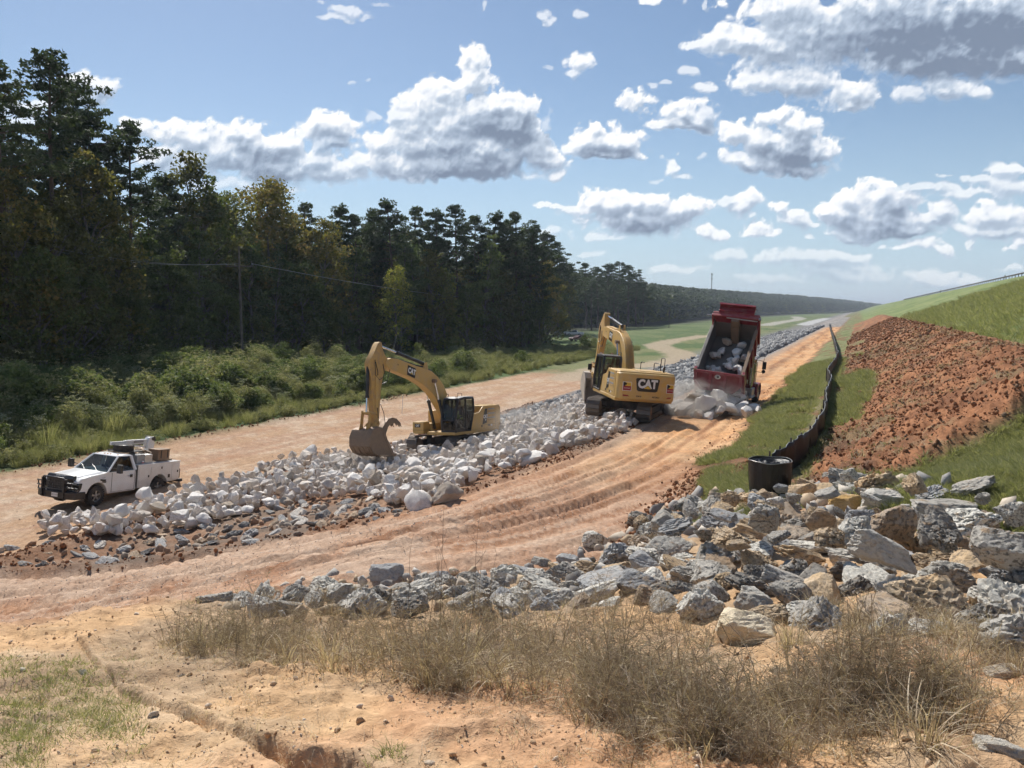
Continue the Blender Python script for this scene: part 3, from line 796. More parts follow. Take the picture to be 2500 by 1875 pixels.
M['white2'] = paint('white_enamel', (0.78, 0.78, 0.77), .42, dirt=.25, dirtcol=(.50, .40, .31), low=.72)
M['red'] = paint('red_paint', (0.235, 0.014, 0.026), .32, dirt=.30, dirtcol=(.34, .2, .18), coat=.3)
M['red_dusty'] = paint('dusty_red', (0.30, 0.04, 0.055), .5, dirt=.5, dirtcol=(.40, .24, .21))
M['liner'] = paint('bare_bed_steel', (0.20, 0.185, 0.17), .42, .4, dirt=.5, dirtcol=(.33, .29, .25), scale=1.5)
M['tyre'] = paint('tyre_rubber', (0.028, 0.027, 0.027), .85, dirt=.55, dirtcol=(.17, .13, .10), scale=5)
M['rim'] = paint('wheel_metal', (0.42, 0.41, 0.40), .35, .8, dirt=.45, dirtcol=(.2, .16, .13), scale=6)
M['decal_black'] = paint('black_decal', (0.012, 0.012, 0.016), .35, dirt=.08)
M['decal_white'] = paint('white_decal', (0.78, 0.78, 0.78), .4, dirt=.1)
M['decal_red'] = paint('red_decal', (0.33, 0.02, 0.03), .4, dirt=.1)
M['decal_yellow'] = paint('yellow_decal', (0.78, 0.50, 0.05), .4, dirt=.1)
M['amber'] = paint('amber_lens', (0.55, 0.20, 0.03), .25, dirt=.1)
M['grey'] = paint('grey_paint', (0.33, 0.34, 0.34), .5, dirt=.4)
M['brown_box'] = paint('brown_box', (0.24, 0.155, 0.09), .7, dirt=.3)
M['interior'] = paint('cab_interior', (0.06, 0.06, 0.06), .8, dirt=.1)
M['red_cup'] = paint('cup_red', (0.55, 0.05, 0.06), .5, dirt=0)
M['alu'] = paint('aluminium', (0.58, 0.58, 0.57), .35, .85, dirt=.35)
def glass(name, tint, rough=.04):
    m = bpy.data.materials.new(name); m.use_nodes = True
    nt = m.node_tree; nt.nodes.clear()
    out = nt.nodes.new('ShaderNodeOutputMaterial')
    tr = nt.nodes.new('ShaderNodeBsdfTransparent'); tr.inputs[0].default_value = (*tint, 1)
    gl = nt.nodes.new('ShaderNodeBsdfGlossy'); gl.inputs['Roughness'].default_value = rough
    fr = nt.nodes.new('ShaderNodeLayerWeight'); fr.inputs[0].default_value = .5
    mxs = nt.nodes.new('ShaderNodeMixShader')
    nt.links.new(mth(nt, 'MULTIPLY_ADD', mth(nt, 'POWER', fr.outputs['Facing'], 4.0), .8, .05, clamp=True), mxs.inputs[0])
    nt.links.new(tr.outputs[0], mxs.inputs[1]); nt.links.new(gl.outputs[0], mxs.inputs[2])
    df = nt.nodes.new('ShaderNodeBsdfDiffuse'); df.inputs[0].default_value = (.30, .27, .22, 1)
    tcn = nt.nodes.new('ShaderNodeTexCoord')
    dn = ramp(nt, noise(nt, tcn.outputs['Object'], 3.0, 5), [(.4, .02), (.8, .16)])
    m2 = nt.nodes.new('ShaderNodeMixShader'); nt.links.new(dn, m2.inputs[0])
    nt.links.new(mxs.outputs[0], m2.inputs[1]); nt.links.new(df.outputs[0], m2.inputs[2])
    nt.links.new(m2.outputs[0], out.inputs[0])
    return m
M['glass'] = glass('cab_glass', (.30, .36, .34))
M['glass_dark'] = glass('dark_glass', (.10, .11, .12))
M['glass_ws'] = glass('windscreen_glass', (.45, .55, .56))
def text(body, size, mat, parent, loc, xdir, ydir, name='lettering', sx=1.0, ext=.002, bold=.0, align='CENTER'):
    c = bpy.data.curves.new(name, 'FONT')
    c.body = body; c.size = size; c.extrude = ext; c.offset = bold; c.resolution_u = 3
    c.align_x = align; c.align_y = 'CENTER'
    c.materials.append(mat)
    o = bpy.data.objects.new(name, c); C.objects.link(o); o.parent = parent
    X = Vector(xdir).normalized(); Y = Vector(ydir).normalized(); Z = X.cross(Y)
    m = Matrix((X * sx, Y, Z)).transposed().to_4x4()
    me = bpy.data.meshes.new_from_object(o)
    bpy.data.objects.remove(o); bpy.data.curves.remove(c)
    o = link(name, me, parent)
    o.matrix_local = Matrix.Translation(loc) @ m
    return o
def cat_badge(parent, loc, xdir, ydir, w, outline, h_text, tri=True, model=None):
    """dark plate with the three white letters and the small yellow triangle"""
    X = Vector(xdir).normalized(); Y = Vector(ydir).normalized(); Z = X.cross(Y)
    b = MB(); m = Matrix((X, Y, Z)).transposed().to_4x4(); m.translation = Vector(loc); b.m = m
    b.prismz(outline, 0, .008)
    d = b.build('decal', M['decal_black'], parent)
    text('CAT', h_text * 1.42, M['decal_white'], d, Vector(loc) + Z * .010, X, Y, sx=.86, bold=.022 * h_text / .3)
    if tri:
        k = h_text
        b = MB(); b.m = m
        b.prismz([(-.50 * k, -.56 * k), (.55 * k, -.56 * k), (.03 * k, -.12 * k)], .0125, .0145); b.build('triangle', M['decal_black'], d)
        b = MB(); b.m = m
        b.prismz([(-.43 * k, -.54 * k), (.48 * k, -.54 * k), (.03 * k, -.18 * k)], .0146, .0165); b.build('triangle', M['decal_yellow'], d)
    if model: text(model, h_text * .62, M['decal_white'], d, Vector(loc) + Z * .010 - Y * h_text * .95, X, Y, sx=.85, bold=.004)
    return d
def rot2(p, c, a):
    ca, sa = math.cos(a), math.sin(a)
    x, z = p[0] - c[0], p[1] - c[1]
    return (c[0] + ca * x - sa * z, c[1] + sa * x + ca * z)
def pose_matrix(yaw, pitch=0, roll=0):
    c, s = math.cos, math.sin
    Z = Matrix(((c(yaw), -s(yaw), 0), (s(yaw), c(yaw), 0), (0, 0, 1)))
    Y = Matrix(((c(pitch), 0, s(pitch)), (0, 1, 0), (-s(pitch), 0, c(pitch))))
    X = Matrix(((1, 0, 0), (0, c(roll), -s(roll)), (0, s(roll), c(roll))))
    return Z @ Y @ X

# ================================================================== EXCAVATOR
shoe_mesh = None
def excavator(loc, rot, label, boom_a=0.0, stick_a=0.0, bucket_a=0.0, track_yaw=0.0, thumb=True, rear_badge=True):
    global shoe_mesh
    T = empty('excavator', loc, rot, label, 'excavator', 'yellow tracked excavators')
    # ---- undercarriage
    if shoe_mesh is None:
        b = MB()
        b.box((0, 0, 0.012), (.198, .70, .024)); b.box((-.08, 0, .036), (.022, .68, .03)); b.box((0, 0, .034), (.018, .68, .026)); b.box((.08, 0, .036), (.022, .68, .03))
        shoe_mesh = b.mesh('track_shoe', M['track'])
    for side in (-1, 1):
        yc = side * 1.30
        b = MB()
        b.slab(-1.75, 1.75, yc - .17, yc + .17, .30, .66)
        b.prism([(-1.8, .30), (-1.5, .30), (-1.5, .72), (-1.8, .62)], yc - .12, yc + .12)
        b.box((-.9, yc - side * .10, .76), (.3, .2, .16)); b.box((.8, yc - side * .10, .76), (.3, .2, .16))
        tr = b.build('track', M['black_dusty'], T, bevel=.02)
        b = MB(); b.lathe([(.10, -.30), (.30, -.29), (.36, -.10), (.36, .10), (.30, .29), (.10, .30)], c=(1.95, yc, .46)); b.build('idler', M['steel'], tr, smooth=40)
        b = MB(); b.lathe([(.10, -.30), (.34, -.29), (.36, -.08), (.36, .08), (.34, .29), (.10, .30)], c=(-1.95, yc, .46)); b.build('sprocket', M['steel'], tr, smooth=40)
        b = MB()
        for k in range(8): b.lathe([(.05, -.26), (.12, -.25), (.12, .25), (.05, .26)], c=(-1.47 + k * .42, yc, .16), n=12)
        b.build('roller', M['steel'], tr, smooth=40)
        # belt of shoes
        r = .42; x0 = 1.95; zc = .46; L = 2 * x0; per = 2 * L + 2 * math.pi * r; n = 52
        for k in range(n):
            d = per * k / n
            if d < L: p = (-x0 + d, zc + r); a = 0
            elif d < L + math.pi * r:
                q = (d - L) / r; p = (x0 + r * math.sin(q), zc + r * math.cos(q)); a = q
            elif d < 2 * L + math.pi * r: p = (x0 - (d - L - math.pi * r), zc - r); a = math.pi
            else:
                q = (d - 2 * L - math.pi * r) / r; p = (-x0 - r * math.sin(q), zc - r * math.cos(q)); a = math.pi + q
            sag = -.035 * math.sin(math.pi * min(d / L, 1)) ** 2 if d < L else 0
            o = bpy.data.objects.new('track_shoe', shoe_mesh); C.objects.link(o); o.parent = tr
            o.location = (p[0], yc, p[1] + sag); o.rotation_euler = (0, a, 0)
        tr.rotation_euler = (0, 0, track_yaw)
    b = MB(); b.slab(-1.0, 1.0, -.75, .75, .42, .82); b.prismz([(-1.15, -1.15), (-.7, -1.15), (0, -.3), (.7, -1.15), (1.15, -1.15), (1.15, -.9), (.5, 0), (1.15, .9), (1.15, 1.15), (.7, 1.15), (0, .3), (-.7, 1.15), (-1.15, 1.15), (-1.15, .9), (-.5, 0), (-1.15, -.9)], .45, .75)
    b.cyl((0, 0, .8), (0, 0, 1.02), .68, n=32)
    u = b.build('undercarriage_frame', M['black_dusty'], T, bevel=.02); u.rotation_euler = (0, 0, track_yaw)
    # ---- revolving frame and bodywork
    b = MB()
    b.prismz([(2.06, .48), (2.06, 1.40), (1.96, 1.50), (-2.5, 1.47), (-2.5, -1.47), (1.5, -1.47), (1.5, -.6), (2.0, -.5)], 1.0, 1.18)
    b.build('revolving_frame', M['yellow'], T, bevel=.03)
    b = MB()
    cwp = [(-2.28, -1.46), (-2.72, -1.46), (-2.9, -1.34), (-2.98, -1.0), (-3.0, 0), (-2.98, 1.0), (-2.9, 1.34), (-2.72, 1.46), (-2.28, 1.46)]
    b.prismz(cwp, 1.12, 2.43)
    cw = b.build('counterweight', M['yellow'], T, bevel=.09, seg=3)
    b = MB(); b.slab(-2.74, -.85, -1.40, 1.40, 1.2, 2.50)
    hood = b.build('engine_hood', M['yellow'], T, bevel=.05)
    b = MB(); b.slab(-2.2, -1.0, -.9, .3, 2.50, 2.53); b.slab(-2.35, -2.25, -1.2, 1.2, 2.49, 2.515); b.build('hood_panel', M['yellow'], hood, bevel=.01)
    b = MB(); b.prism([(.58, 1.18), (-2.30, 1.18), (-2.30, 2.47), (-.82, 2.49), (-.42, 2.17), (.12, 2.08), (.28, 2.0)], 1.41, 1.47)
    sp = b.build('side_panel', M['yellow'], T, bevel=.02)
    b = MB(); b.slab(-.845, -.835, 1.470, 1.474, 1.2, 2.4); b.slab(-2.12, -2.11, 1.470, 1.474, 1.2, 2.45); b.slab(-.85, -2.1, 1.470, 1.474, 1.40, 1.41); b.build('panel_gap', M['black_dusty'], sp)
    for k in range(6):
        b = MB(); b.slab(-2.02, -1.30, 1.470, 1.482, 1.62 + k * .125, 1.70 + k * .125); b.build('louvre', M['grey'] if k % 2 else M['yellow_worn'], sp)
    for x in (-.62, -1.40):
        b = MB(); b.slab(x - .06, x + .06, 1.47, 1.485, 1.30, 1.40); b.build('latch', M['black'], sp)
    b = MB(); b.slab(-1.75, -1.60, 1.471, 1.478, 1.30, 1.39); b.build('label_plate', M['decal_white'], sp)
    cat_badge(sp, (-1.02, 1.471, 1.86), (-1, 0, 0), (0, 0, 1), .4, [(-.34, -.44), (.13, -.36), (.21, .46), (-.04, .46)], .19, False, '330')
    b = MB(); b.slab(-.8, .55, -1.46, -.58, 1.18, 2.30); tk = b.build('fuel_tank', M['yellow'], T, bevel=.05)
    b = MB(); b.slab(.58, 1.40, -1.46, -.62, 1.18, 1.60); b.build('step_box', M['yellow'], T, bevel=.03)
    b = MB(); b.slab(1.42, 2.02, -1.46, -.72, 1.05, 1.72); tb = b.build('tool_box', M['yellow'], T, bevel=.04)
    b = MB(); b.slab(1.41, 2.03, -1.47, -.71, 1.25, 1.262); b.build('lid_gap', M['black_dusty'], tb)
    cat_badge(tb, (2.025, -1.10, 1.50), (0, 1, 0), (0, 0, 1), .3, [(-.19, -.09), (.19, -.09), (.19, .10), (-.19, .10)], .105, False)
    # rear badge, hire stickers, reflectors
    bx = -3.004
    cat_badge(cw, (bx, 0.02, 1.93), (0, -1, 0), (0, 0, 1), 1, [(-.42, -.36), (.42, -.36), (.52, -.30), (.60, .22), (.56, .29), (-.56, .29), (-.60, .22), (-.52, -.30)], .40)
    for y in (1.04, -1.14):
        X = Vector((0.0, -1, 0)); b = MB(); hw = .20 if y > 0 else .16
        xb = -2.996 if y > 0 else -2.985
        b.slab(xb - .012, xb + .02, y - hw - .02, y + hw + .02, 1.56, 2.0); st = b.build('hire_sticker', M['decal_white'], cw)
        b = MB(); b.slab(xb - .015, xb, y - hw, y + hw, 1.58, 1.80); b.build('sticker_panel', M['decal_red'], st)
        b = MB(); b.slab(xb - .015, xb, y - hw, y + hw * .45, 1.80, 1.98); b.build('sticker_panel', M['decal_yellow'], st)
        b = MB(); b.slab(xb - .0152, xb, y + hw * .45, y + hw, 1.80, 1.98); b.cyl((xb - .0158, y + hw * .35, 1.90), (xb, y + hw * .35, 1.90), .055, n=12); b.build('sticker_panel', M['decal_black'], st)
        text('MUSTANG', .075, M['decal_white'], st, (xb - .017, y, 1.69), (0, -1, 0), (0, 0, 1), sx=.85, ext=.001)
        text('Rental', .06, M['decal_black'], st, (xb - .017, y - hw * .35, 1.90), (0, -1, 0), (0, 0, 1), sx=.9, ext=.001)
    for y0, y1, sk in ((1.22, .88, 1), (-1.22, -.98, -1)):
        b = MB(); xb = -2.995
        b.add([(xb, y0, 1.37), (xb, y0, 1.30) if sk > 0 else (xb, y0, 1.32), (xb, y1 + (.0), 1.29), (xb, y1 + .09 * sk, 1.36)], [(0, 1, 2, 3)]); b.build('reflector', M['decal_red'], cw)
    text('Z5818', .10, M['decal_black'], cw, (bx, .42, 1.32), (0, -1, 0), (0, 0, 1), ext=.001, bold=.003)
    text('RET3651', .10, M['decal_black'], cw, (bx, -.45, 1.32), (0, -1, 0), (0, 0, 1), ext=.001, bold=.003)
    # handrails, exhaust, mirror
    b = MB()
    b.tube([(-.75, -1.30, 2.5), (-.80, -1.30, 3.12), (-.86, -1.30, 3.18), (-1.30, -1.30, 3.18), (-1.36, -1.30, 3.12), (-1.36, -1.30, 2.5)], .022)
    b.tube([(.45, -1.34, 2.28), (.42, -1.34, 2.78), (.33, -1.34, 2.84), (-.5, -1.34, 2.84), (-.62, -1.34, 2.72), (-.70, -1.34, 2.5)], .022)
    b.tube([(.5, -.62, 2.28), (.48, -.62, 2.78), (.40, -.62, 2.84), (-.1, -.62, 2.84)], .02)
    b.build('handrail', M['black'], T, smooth=60)
    b = MB(); b.tube([(-1.85, -1.12, 2.48), (-1.85, -1.12, 2.70), (-1.91, -1.14, 2.78)], .05, n=12); b.build('exhaust_pipe', M['black'], T, smooth=60)
    # ---- cab
    prof = [(2.02, 1.20), (2.04, 1.80), (1.90, 2.50), (1.72, 2.94), (1.2, 3.00), (.30, 3.00), (.24, 2.9), (.22, 2.25), (.60, 1.20)]
    cab = empty('cab', (0, 0, 0)); cab.parent = T
    b = MB()
    for y in (.555, 1.455):
        P3 = [(p[0], y, p[1]) for p in prof]
        b.tube(P3, .072, n=6, closed=True)
        b.tube([(1.02, y, 1.2), (1.02, y, 2.98)], .06, n=6)
        if y > 1: b.tube([(1.70, y + .01, 1.75), (1.78, y + .01, 1.22)], .02, n=6)
    for q in (0, 1, 3, 4, 5, 7, 8): b.tube([(prof[q][0], .555, prof[q][1]), (prof[q][0], 1.455, prof[q][1])], .05, n=6)
    b.slab(.62, 2.0, .56, 1.45, 1.16, 1.24)
    b.slab(1.0, 2.0, 1.44, 1.475, 1.2, 1.36)
    fr = b.build('cab_frame', M['black'], cab, smooth=40)
    b = MB(); b.prism([(1.76, 2.99), (1.70, 3.03), (1.2, 3.075), (.5, 3.08), (.26, 3.05), (.24, 2.98)], .52, 1.50); b.build('cab_roof', M['black_dusty'] if rear_badge else M['grey'], cab, bevel=.02)
    def pane(name, pts, mat): 
        b = MB(); b.add(pts, [list(range(len(pts)))]); return b.build(name, mat, cab)
    pane('side_window', [(1.98, 1.46, 1.26), (2.0, 1.46, 1.8), (1.86, 1.46, 2.48), (1.70, 1.46, 2.9), (1.06, 1.46, 2.95), (1.06, 1.46, 1.26)], M['glass'])
    pane('side_window', [(.98, 1.46, 1.26), (.98, 1.46, 2.95), (.30, 1.46, 2.95), (.26, 1.46, 2.25), (.60, 1.46, 1.4)], M['glass'])
    pane('side_window', [(1.98, .55, 1.3), (2.0, .55, 1.8), (1.86, .55, 2.48), (1.70, .55, 2.9), (.30, .55, 2.95), (.26, .55, 2.25), (.60, .55, 1.4)], M['glass'])
    pane('windscreen', [(2.04, .60, 1.76), (1.91, .60, 2.49), (1.74, .60, 2.91), (1.74, 1.41, 2.91), (1.91, 1.41, 2.49), (2.04, 1.41, 1.76)], M['glass'])
    pane('lower_windscreen', [(2.03, .60, 1.26), (2.05, .60, 1.70), (2.05, 1.41, 1.70), (2.03, 1.41, 1.26)], M['glass_dark'])
    pane('rear_window', [(.24, .62, 2.30), (.25, .62, 2.88), (.25, 1.40, 2.88), (.24, 1.40, 2.30)], M['glass'])
    b = MB(); b.slab(.21, .27, .58, 1.43, 1.2, 2.26); b.build('rear_panel', M['black'], cab, bevel=.01)
    b = MB(); b.slab(.75, 1.2, .80, 1.22, 1.55, 1.70); b.prism([(.70, 1.65), (.82, 1.65), (.72, 2.32), (.60, 2.30)], .80, 1.22); b.slab(.62, .72, .90, 1.12, 2.32, 2.55); b.slab(.85, 1.05, .66, .78, 1.3, 1.85); b.slab(.85, 1.05, 1.24, 1.34, 1.3, 1.85); b.slab(.8, 1.1, .85, 1.15, 1.24, 1.55)
    b.build('seat', M['interior'], cab, bevel=.02)
    b = MB(); b.tube([(1.55, .95, 1.24), (1.50, .95, 1.75)], .02); b.tube([(1.6, 1.1, 1.24), (1.55, 1.1, 1.78)], .02); b.slab(1.85, 1.95, .62, .72, 1.9, 2.15); b.build('controls', M['interior'], cab)
    b = MB(); b.tube([(1.86, 1.5, 2.55), (1.98, 1.72, 2.50), (1.98, 1.76, 2.2)], .014); b.box((1.98, 1.78, 2.28), (.05, .20, .34)); b.build('mirror', M['black'], cab, bevel=.01)
    b = MB(); b.tube([(.5, .62, 3.05), (.5, .62, 3.25), (.1, .62, 3.25), (.1, .62, 3.0)], .014); b.build('aerial_guard', M['black'], cab)
    b = MB(); b.slab(.78, .84, 1.475, 1.50, 1.9, 2.05); b.build('door_handle', M['black'], cab)
    for y in (.70, 1.30):
        b = MB(); b.box((1.66, y, 3.10), (.08, .12, .08)); b.build('work_light', M['chrome'], cab)
    # ---- boom, stick, bucket, worked out in the boom plane (x, z)
    F = (.45, 1.75); PV = (5.98, 5.0); PIN = (6.88, 1.95)
    PV2 = rot2(PV, F, boom_a)
    def tb_(p): return rot2(p, F, boom_a)
    def ts_(p):
        q = (p[0] + PV2[0] - PV[0], p[1] + PV2[1] - PV[1]); return rot2(q, PV2, stick_a)
    PIN2 = ts_(PIN)
    def tk_(p):
        q = (p[0] + PIN2[0] - PIN[0], p[1] + PIN2[1] - PIN[1]); return rot2(q, PIN2, bucket_a)
    yb = -.12
    boom_o = [(6.16, 4.93), (6.04, 5.12), (5.72, 5.20), (5.2, 5.16), (4.4, 4.98), (3.6, 4.80), (2.9, 4.70), (2.2, 4.50), (1.6, 4.15), (1.12, 3.72), (.86, 3.30), (.66, 2.7), (.36, 2.05), (.22, 1.75), (.32, 1.55), (.58, 1.52), (.95, 1.95), (1.64, 2.72), (2.20, 3.28), (2.96, 3.74), (3.8, 4.08), (4.67, 4.32), (5.6, 4.56), (6.08, 4.74)]
    b = MB(); b.prism([tb_(p) for p in boom_o], yb - .24, yb + .24); boom = b.build('boom', M['yellow'], T, bevel=.025)
    b = MB()
    for k in (0, 1, 2, 3):
        yk = yb - .12 + k * .075
        b.tube([(*[tb_(q)[0]], yk, tb_(q)[1]) for q in [(5.6, 5.24), (4.4, 5.04), (3.6, 4.86), (2.9, 4.78), (2.2, 4.60), (1.6, 4.25), (1.10, 3.80), (.82, 3.34), (.60, 2.7), (.30, 2.1)]], .022, n=6)
    b.build('hydraulic_lines', M['yellow_worn'] if rear_badge else M['black'], boom, smooth=60)
    e1, e2 = tb_((2.05, 4.02)), tb_((4.45, 4.62))
    bc = tb_((3.92, 4.52)); bd = tb_((4.92, 4.80))
    bx_ = Vector((bc[0] - bd[0], 0, bc[1] - bd[1])).normalized()
    cat_badge(boom, (tb_((4.05, 4.50))[0], yb + .242, tb_((4.05, 4.50))[1]), bx_, Vector((0, 1, 0)).cross(bx_), .5, [(-.36, -.26), (.34, -.28), (.28, .25), (-.40, .25)], .27)
    text('330', .10, M['decal_black'], boom, (tb_((5.2, 4.86))[0], yb + .243, tb_((5.2, 4.86))[1]), bx_, Vector((0, 1, 0)).cross(bx_), ext=.001)
    for sy in (-1, 1):
        p0 = Vector((.82 + .42, yb + sy * .36, 1.30)); q1 = tb_((2.19, 3.98)); p1 = Vector((q1[0], yb + sy * .36, q1[1]))
        b = MB(); b.cyl(p0, p0.lerp(p1, .60), .085, n=16); b.cyl(p0.lerp(p1, .56), p0.lerp(p1, .61), .10, n=16)
        cyl = b.build('boom_cylinder', M['black'], T, smooth=40)
        b = MB(); b.cyl(p0.lerp(p1, .60), p1, .05, n=14); b.build('rod', M['chrome'], cyl, smooth=40)
        b = MB(); b.cyl(p1 - Vector((0, .12, 0)), p1 + Vector((0, .12, 0)), .10, n=16); b.build('pin', M['steel'], cyl, smooth=40)
        b = MB(); b.tube([p0 + Vector((.05, 0, .2)), p0 + Vector((.28, 0, .7)), p0.lerp(p1, .45) + Vector((.1, 0, .1))], .022, n=6); b.build('hose', M['black'], cyl, smooth=60)
    q0 = tb_((2.62, 4.92)); q1 = ts_((6.46, 5.84))
    p0 = Vector((q0[0], yb, q0[1])); p1 = Vector((q1[0], yb, q1[1]))
    b = MB(); b.cyl(p0, p0.lerp(p1, .60), .095, n=16); b.cyl(p0.lerp(p1, .57), p0.lerp(p1, .62), .115, n=16)
    cyl = b.build('stick_cylinder', M['black'], T, smooth=40)
    b = MB(); b.cyl(p0.lerp(p1, .6), p1, .055, n=14); b.build('rod', M['chrome'], cyl, smooth=40)
    b = MB(); q = tb_((2.66, 4.72)); b.prism([tb_((2.45, 4.5)), tb_((2.95, 4.6)), tb_((2.72, 5.0)), tb_((2.55, 5.0))], yb - .16, yb - .11); b.prism([tb_((2.45, 4.5)), tb_((2.95, 4.6)), tb_((2.72, 5.0)), tb_((2.55, 5.0))], yb + .11, yb + .16); b.build('cylinder_bracket', M['yellow'], boom)
    stick_o = [(6.38, 5.98), (6.52, 6.0), (6.66, 5.90), (6.98, 5.42), (7.30, 5.04), (7.34, 4.80), (7.22, 4.3), (7.16, 3.3), (7.10, 2.4), (7.02, 1.9), (6.90, 1.80), (6.76, 1.9), (6.66, 2.5), (6.52, 3.6), (6.30, 4.35), (5.98, 4.72), (5.84, 4.90), (5.88, 5.14), (6.10, 5.30), (6.28, 5.6)]
    b = MB(); b.prism([ts_(p) for p in stick_o], yb - .17, yb + .17)
    stick = b.build('stick', M['yellow_worn'], T, bevel=.02)
    b = MB()
    L_ = lambda pts, yy: b.tube([(ts_(p)[0], yy, ts_(p)[1]) for p in pts], .018, n=6)
    L_([(6.9, 5.0), (6.75, 4.5), (6.82, 3.6), (6.85, 2.8), (6.80, 2.2)], yb + .19)
    L_([(6.35, 4.9), (6.2, 4.3), (6.65, 4.1), (6.95, 4.35), (6.95, 5.1)], yb + .20)
    L_([(6.62, 2.9), (6.38, 2.45), (6.30, 1.95), (6.55, 1.7), (6.75, 1.75)], yb + .20)
    L_([(5.9, 5.1), (5.75, 4.6), (6.0, 4.0), (6.4, 3.9)], yb + .15)
    b.build('hoses', M['black'], stick, smooth=60)
    b = MB(); b.prism([ts_(p) for p in ((6.70, 4.35), (6.95, 4.25), (6.98, 2.75), (6.80, 2.7))], yb + .17, yb + .21); b.build('guard_plate', M['yellow'], stick, bevel=.01)
    b = MB(); b.slab(0, 1, 0, 1, 0, 1) if False else None
    LP = (7.46, 2.50)
    q0 = ts_((7.24, 4.90)); q1 = tk_(LP) if False else ts_(LP)
    p0 = Vector((q0[0], yb, q0[1])); p1 = Vector((q1[0], yb, q1[1]))
    b = MB(); b.cyl(p0, p0.lerp(p1, .68), .085, n=16); b.cyl(p0.lerp(p1, .65), p0.lerp(p1, .70), .10, n=16)
    cyl = b.build('bucket_cylinder', M['black'], T, smooth=40)
    b = MB(); b.cyl(p0.lerp(p1, .68), p1, .05, n=14); b.build('rod', M['chrome'], cyl, smooth=40)
    b = MB()
    EAR = tk_((7.62, 1.62)); a1 = ts_((7.02, 2.42)); l1 = q1
    for yy in (yb - .24, yb + .24):
        for (u1, u2, wd) in ((a1, l1, .07), (l1, EAR, .085)):
            d = Vector((u2[0] - u1[0], 0, u2[1] - u1[1])).normalized(); n_ = Vector((-d.z, 0, d.x)) * wd
            A_ = Vector((u1[0], 0, u1[1])) - d * .08; B_ = Vector((u2[0], 0, u2[1])) + d * .08
            pts = [A_ - n_, B_ - n_, B_ + n_, A_ + n_]
            b.prism([(p.x, p.z) for p in pts], yy - .03, yy + .03)
    for u1 in (a1, l1, EAR, PIN2): b.cyl((u1[0], yb - .30, u1[1]), (u1[0], yb + .30, u1[1]), .06, n=12)
    b.build('bucket_linkage', M['yellow_worn'], T, bevel=.01)
    # bucket
    side = [(6.22, .34), (6.62, .34), (7.28, .42), (7.74, .60), (7.96, .92), (7.94, 1.30), (7.76, 1.62), (7.35, 1.76), (6.98, 1.52), (6.78, 1.10)]
    shell_o = [(6.12, .30), (6.62, .28), (7.32, .36), (7.80, .56), (8.03, .90), (8.00, 1.34), (7.80, 1.68), (7.34, 1.82), (6.96, 1.60)]
    shell_i = [(6.12, .345), (6.62, .335), (7.29, .415), (7.75, .60), (7.965, .92), (7.94, 1.30), (7.76, 1.63), (7.35, 1.765), (7.0, 1.56)]
    W = .66
    b = MB()
    po, pi = [tk_(p) for p in shell_o], [tk_(p) for p in shell_i]
    n = len(po)
    vs = [(p[0], yb - W, p[1]) for p in po] + [(p[0], yb + W, p[1]) for p in po] + [(p[0], yb - W, p[1]) for p in pi] + [(p[0], yb + W, p[1]) for p in pi]
    fs = []
    for i in range(n - 1):
        fs += [(i, i + 1, n + i + 1, n + i), (2 * n + i, 3 * n + i, 3 * n + i + 1, 2 * n + i + 1), (i, 2 * n + i, 2 * n + i + 1, i + 1), (n + i, n + i + 1, 3 * n + i + 1, 3 * n + i)]
    fs += [(0, n, 3 * n, 2 * n), (n - 1, 3 * n - 1, 4 * n - 1, 2 * n - 1)]
    b.add(vs, fs)
    SM = M['bucket_pale'] if rear_badge else M['steel']
    bk = b.build('bucket', SM, T, smooth=30)
    for yy in (yb - W, yb + W - .035):
        b = MB(); b.prism([tk_(p) for p in side], yy, yy + .035); b.prism([tk_(p) for p in ((6.20, .36), (6.42, .40), (6.98, 1.30), (7.04, 1.55), (6.88, 1.5), (6.70, 1.12))], yy - .02, yy + .055); b.build('side_plate', SM, bk, bevel=.006)
    for k in range(5):
        yy = yb - W + .08 + k * (2 * W - .16) / 4
        b = MB(); b.prism([tk_(p) for p in ((6.34, .27), (6.34, .38), (6.12, .40), (5.90, .30), (6.12, .25))], yy - .06, yy + .06, ins=[0, 0, .0, .035, 0]); b.build('tooth', M['steel'], bk)
    for k in range(4):
        b = MB(); yy = yb - W + .2 + k * .3; b.prism([tk_(p) for p in ((7.32, .33), (7.82, .53), (8.06, .89), (8.03, .92), (7.78, .60), (7.30, .38))], yy, yy + .06); b.build('wear_strip', M['steel'], bk)
    for yy in (yb - .24, yb + .20):
        b = MB(); b.prism([tk_(p) for p in ((7.0, 1.6), (7.82, 1.62), (7.70, 1.92), (7.45, 1.78), (7.15, 2.02), (6.80, 2.08), (6.74, 1.90))], yy, yy + .04); b.build('ear', M['yellow_worn'], bk, bevel=.01)
    if thumb:
        tho = [(6.94, 1.55), (6.62, 1.66), (6.40, 1.90), (6.12, 2.10), (5.80, 2.16), (5.42, 2.08), (5.14, 1.86), (5.06, 1.64), (5.18, 1.78), (5.24, 1.66), (5.38, 1.84), (5.46, 1.74), (5.62, 1.92), (5.72, 1.84), (5.92, 1.88), (6.14, 1.72), (6.32, 1.42), (6.44, 1.12), (6.72, 1.06), (6.94, 1.25)]
        b = MB()
        for yy in (yb - .28, yb + .22): b.prism([tk_(p) for p in tho], yy, yy + .06)
        for c_ in ((6.3, 1.85), (5.7, 2.06), (6.5, 1.4)):
            q = tk_(c_); b.cyl((q[0], yb - .25, q[1]), (q[0], yb + .25, q[1]), .05, n=8)
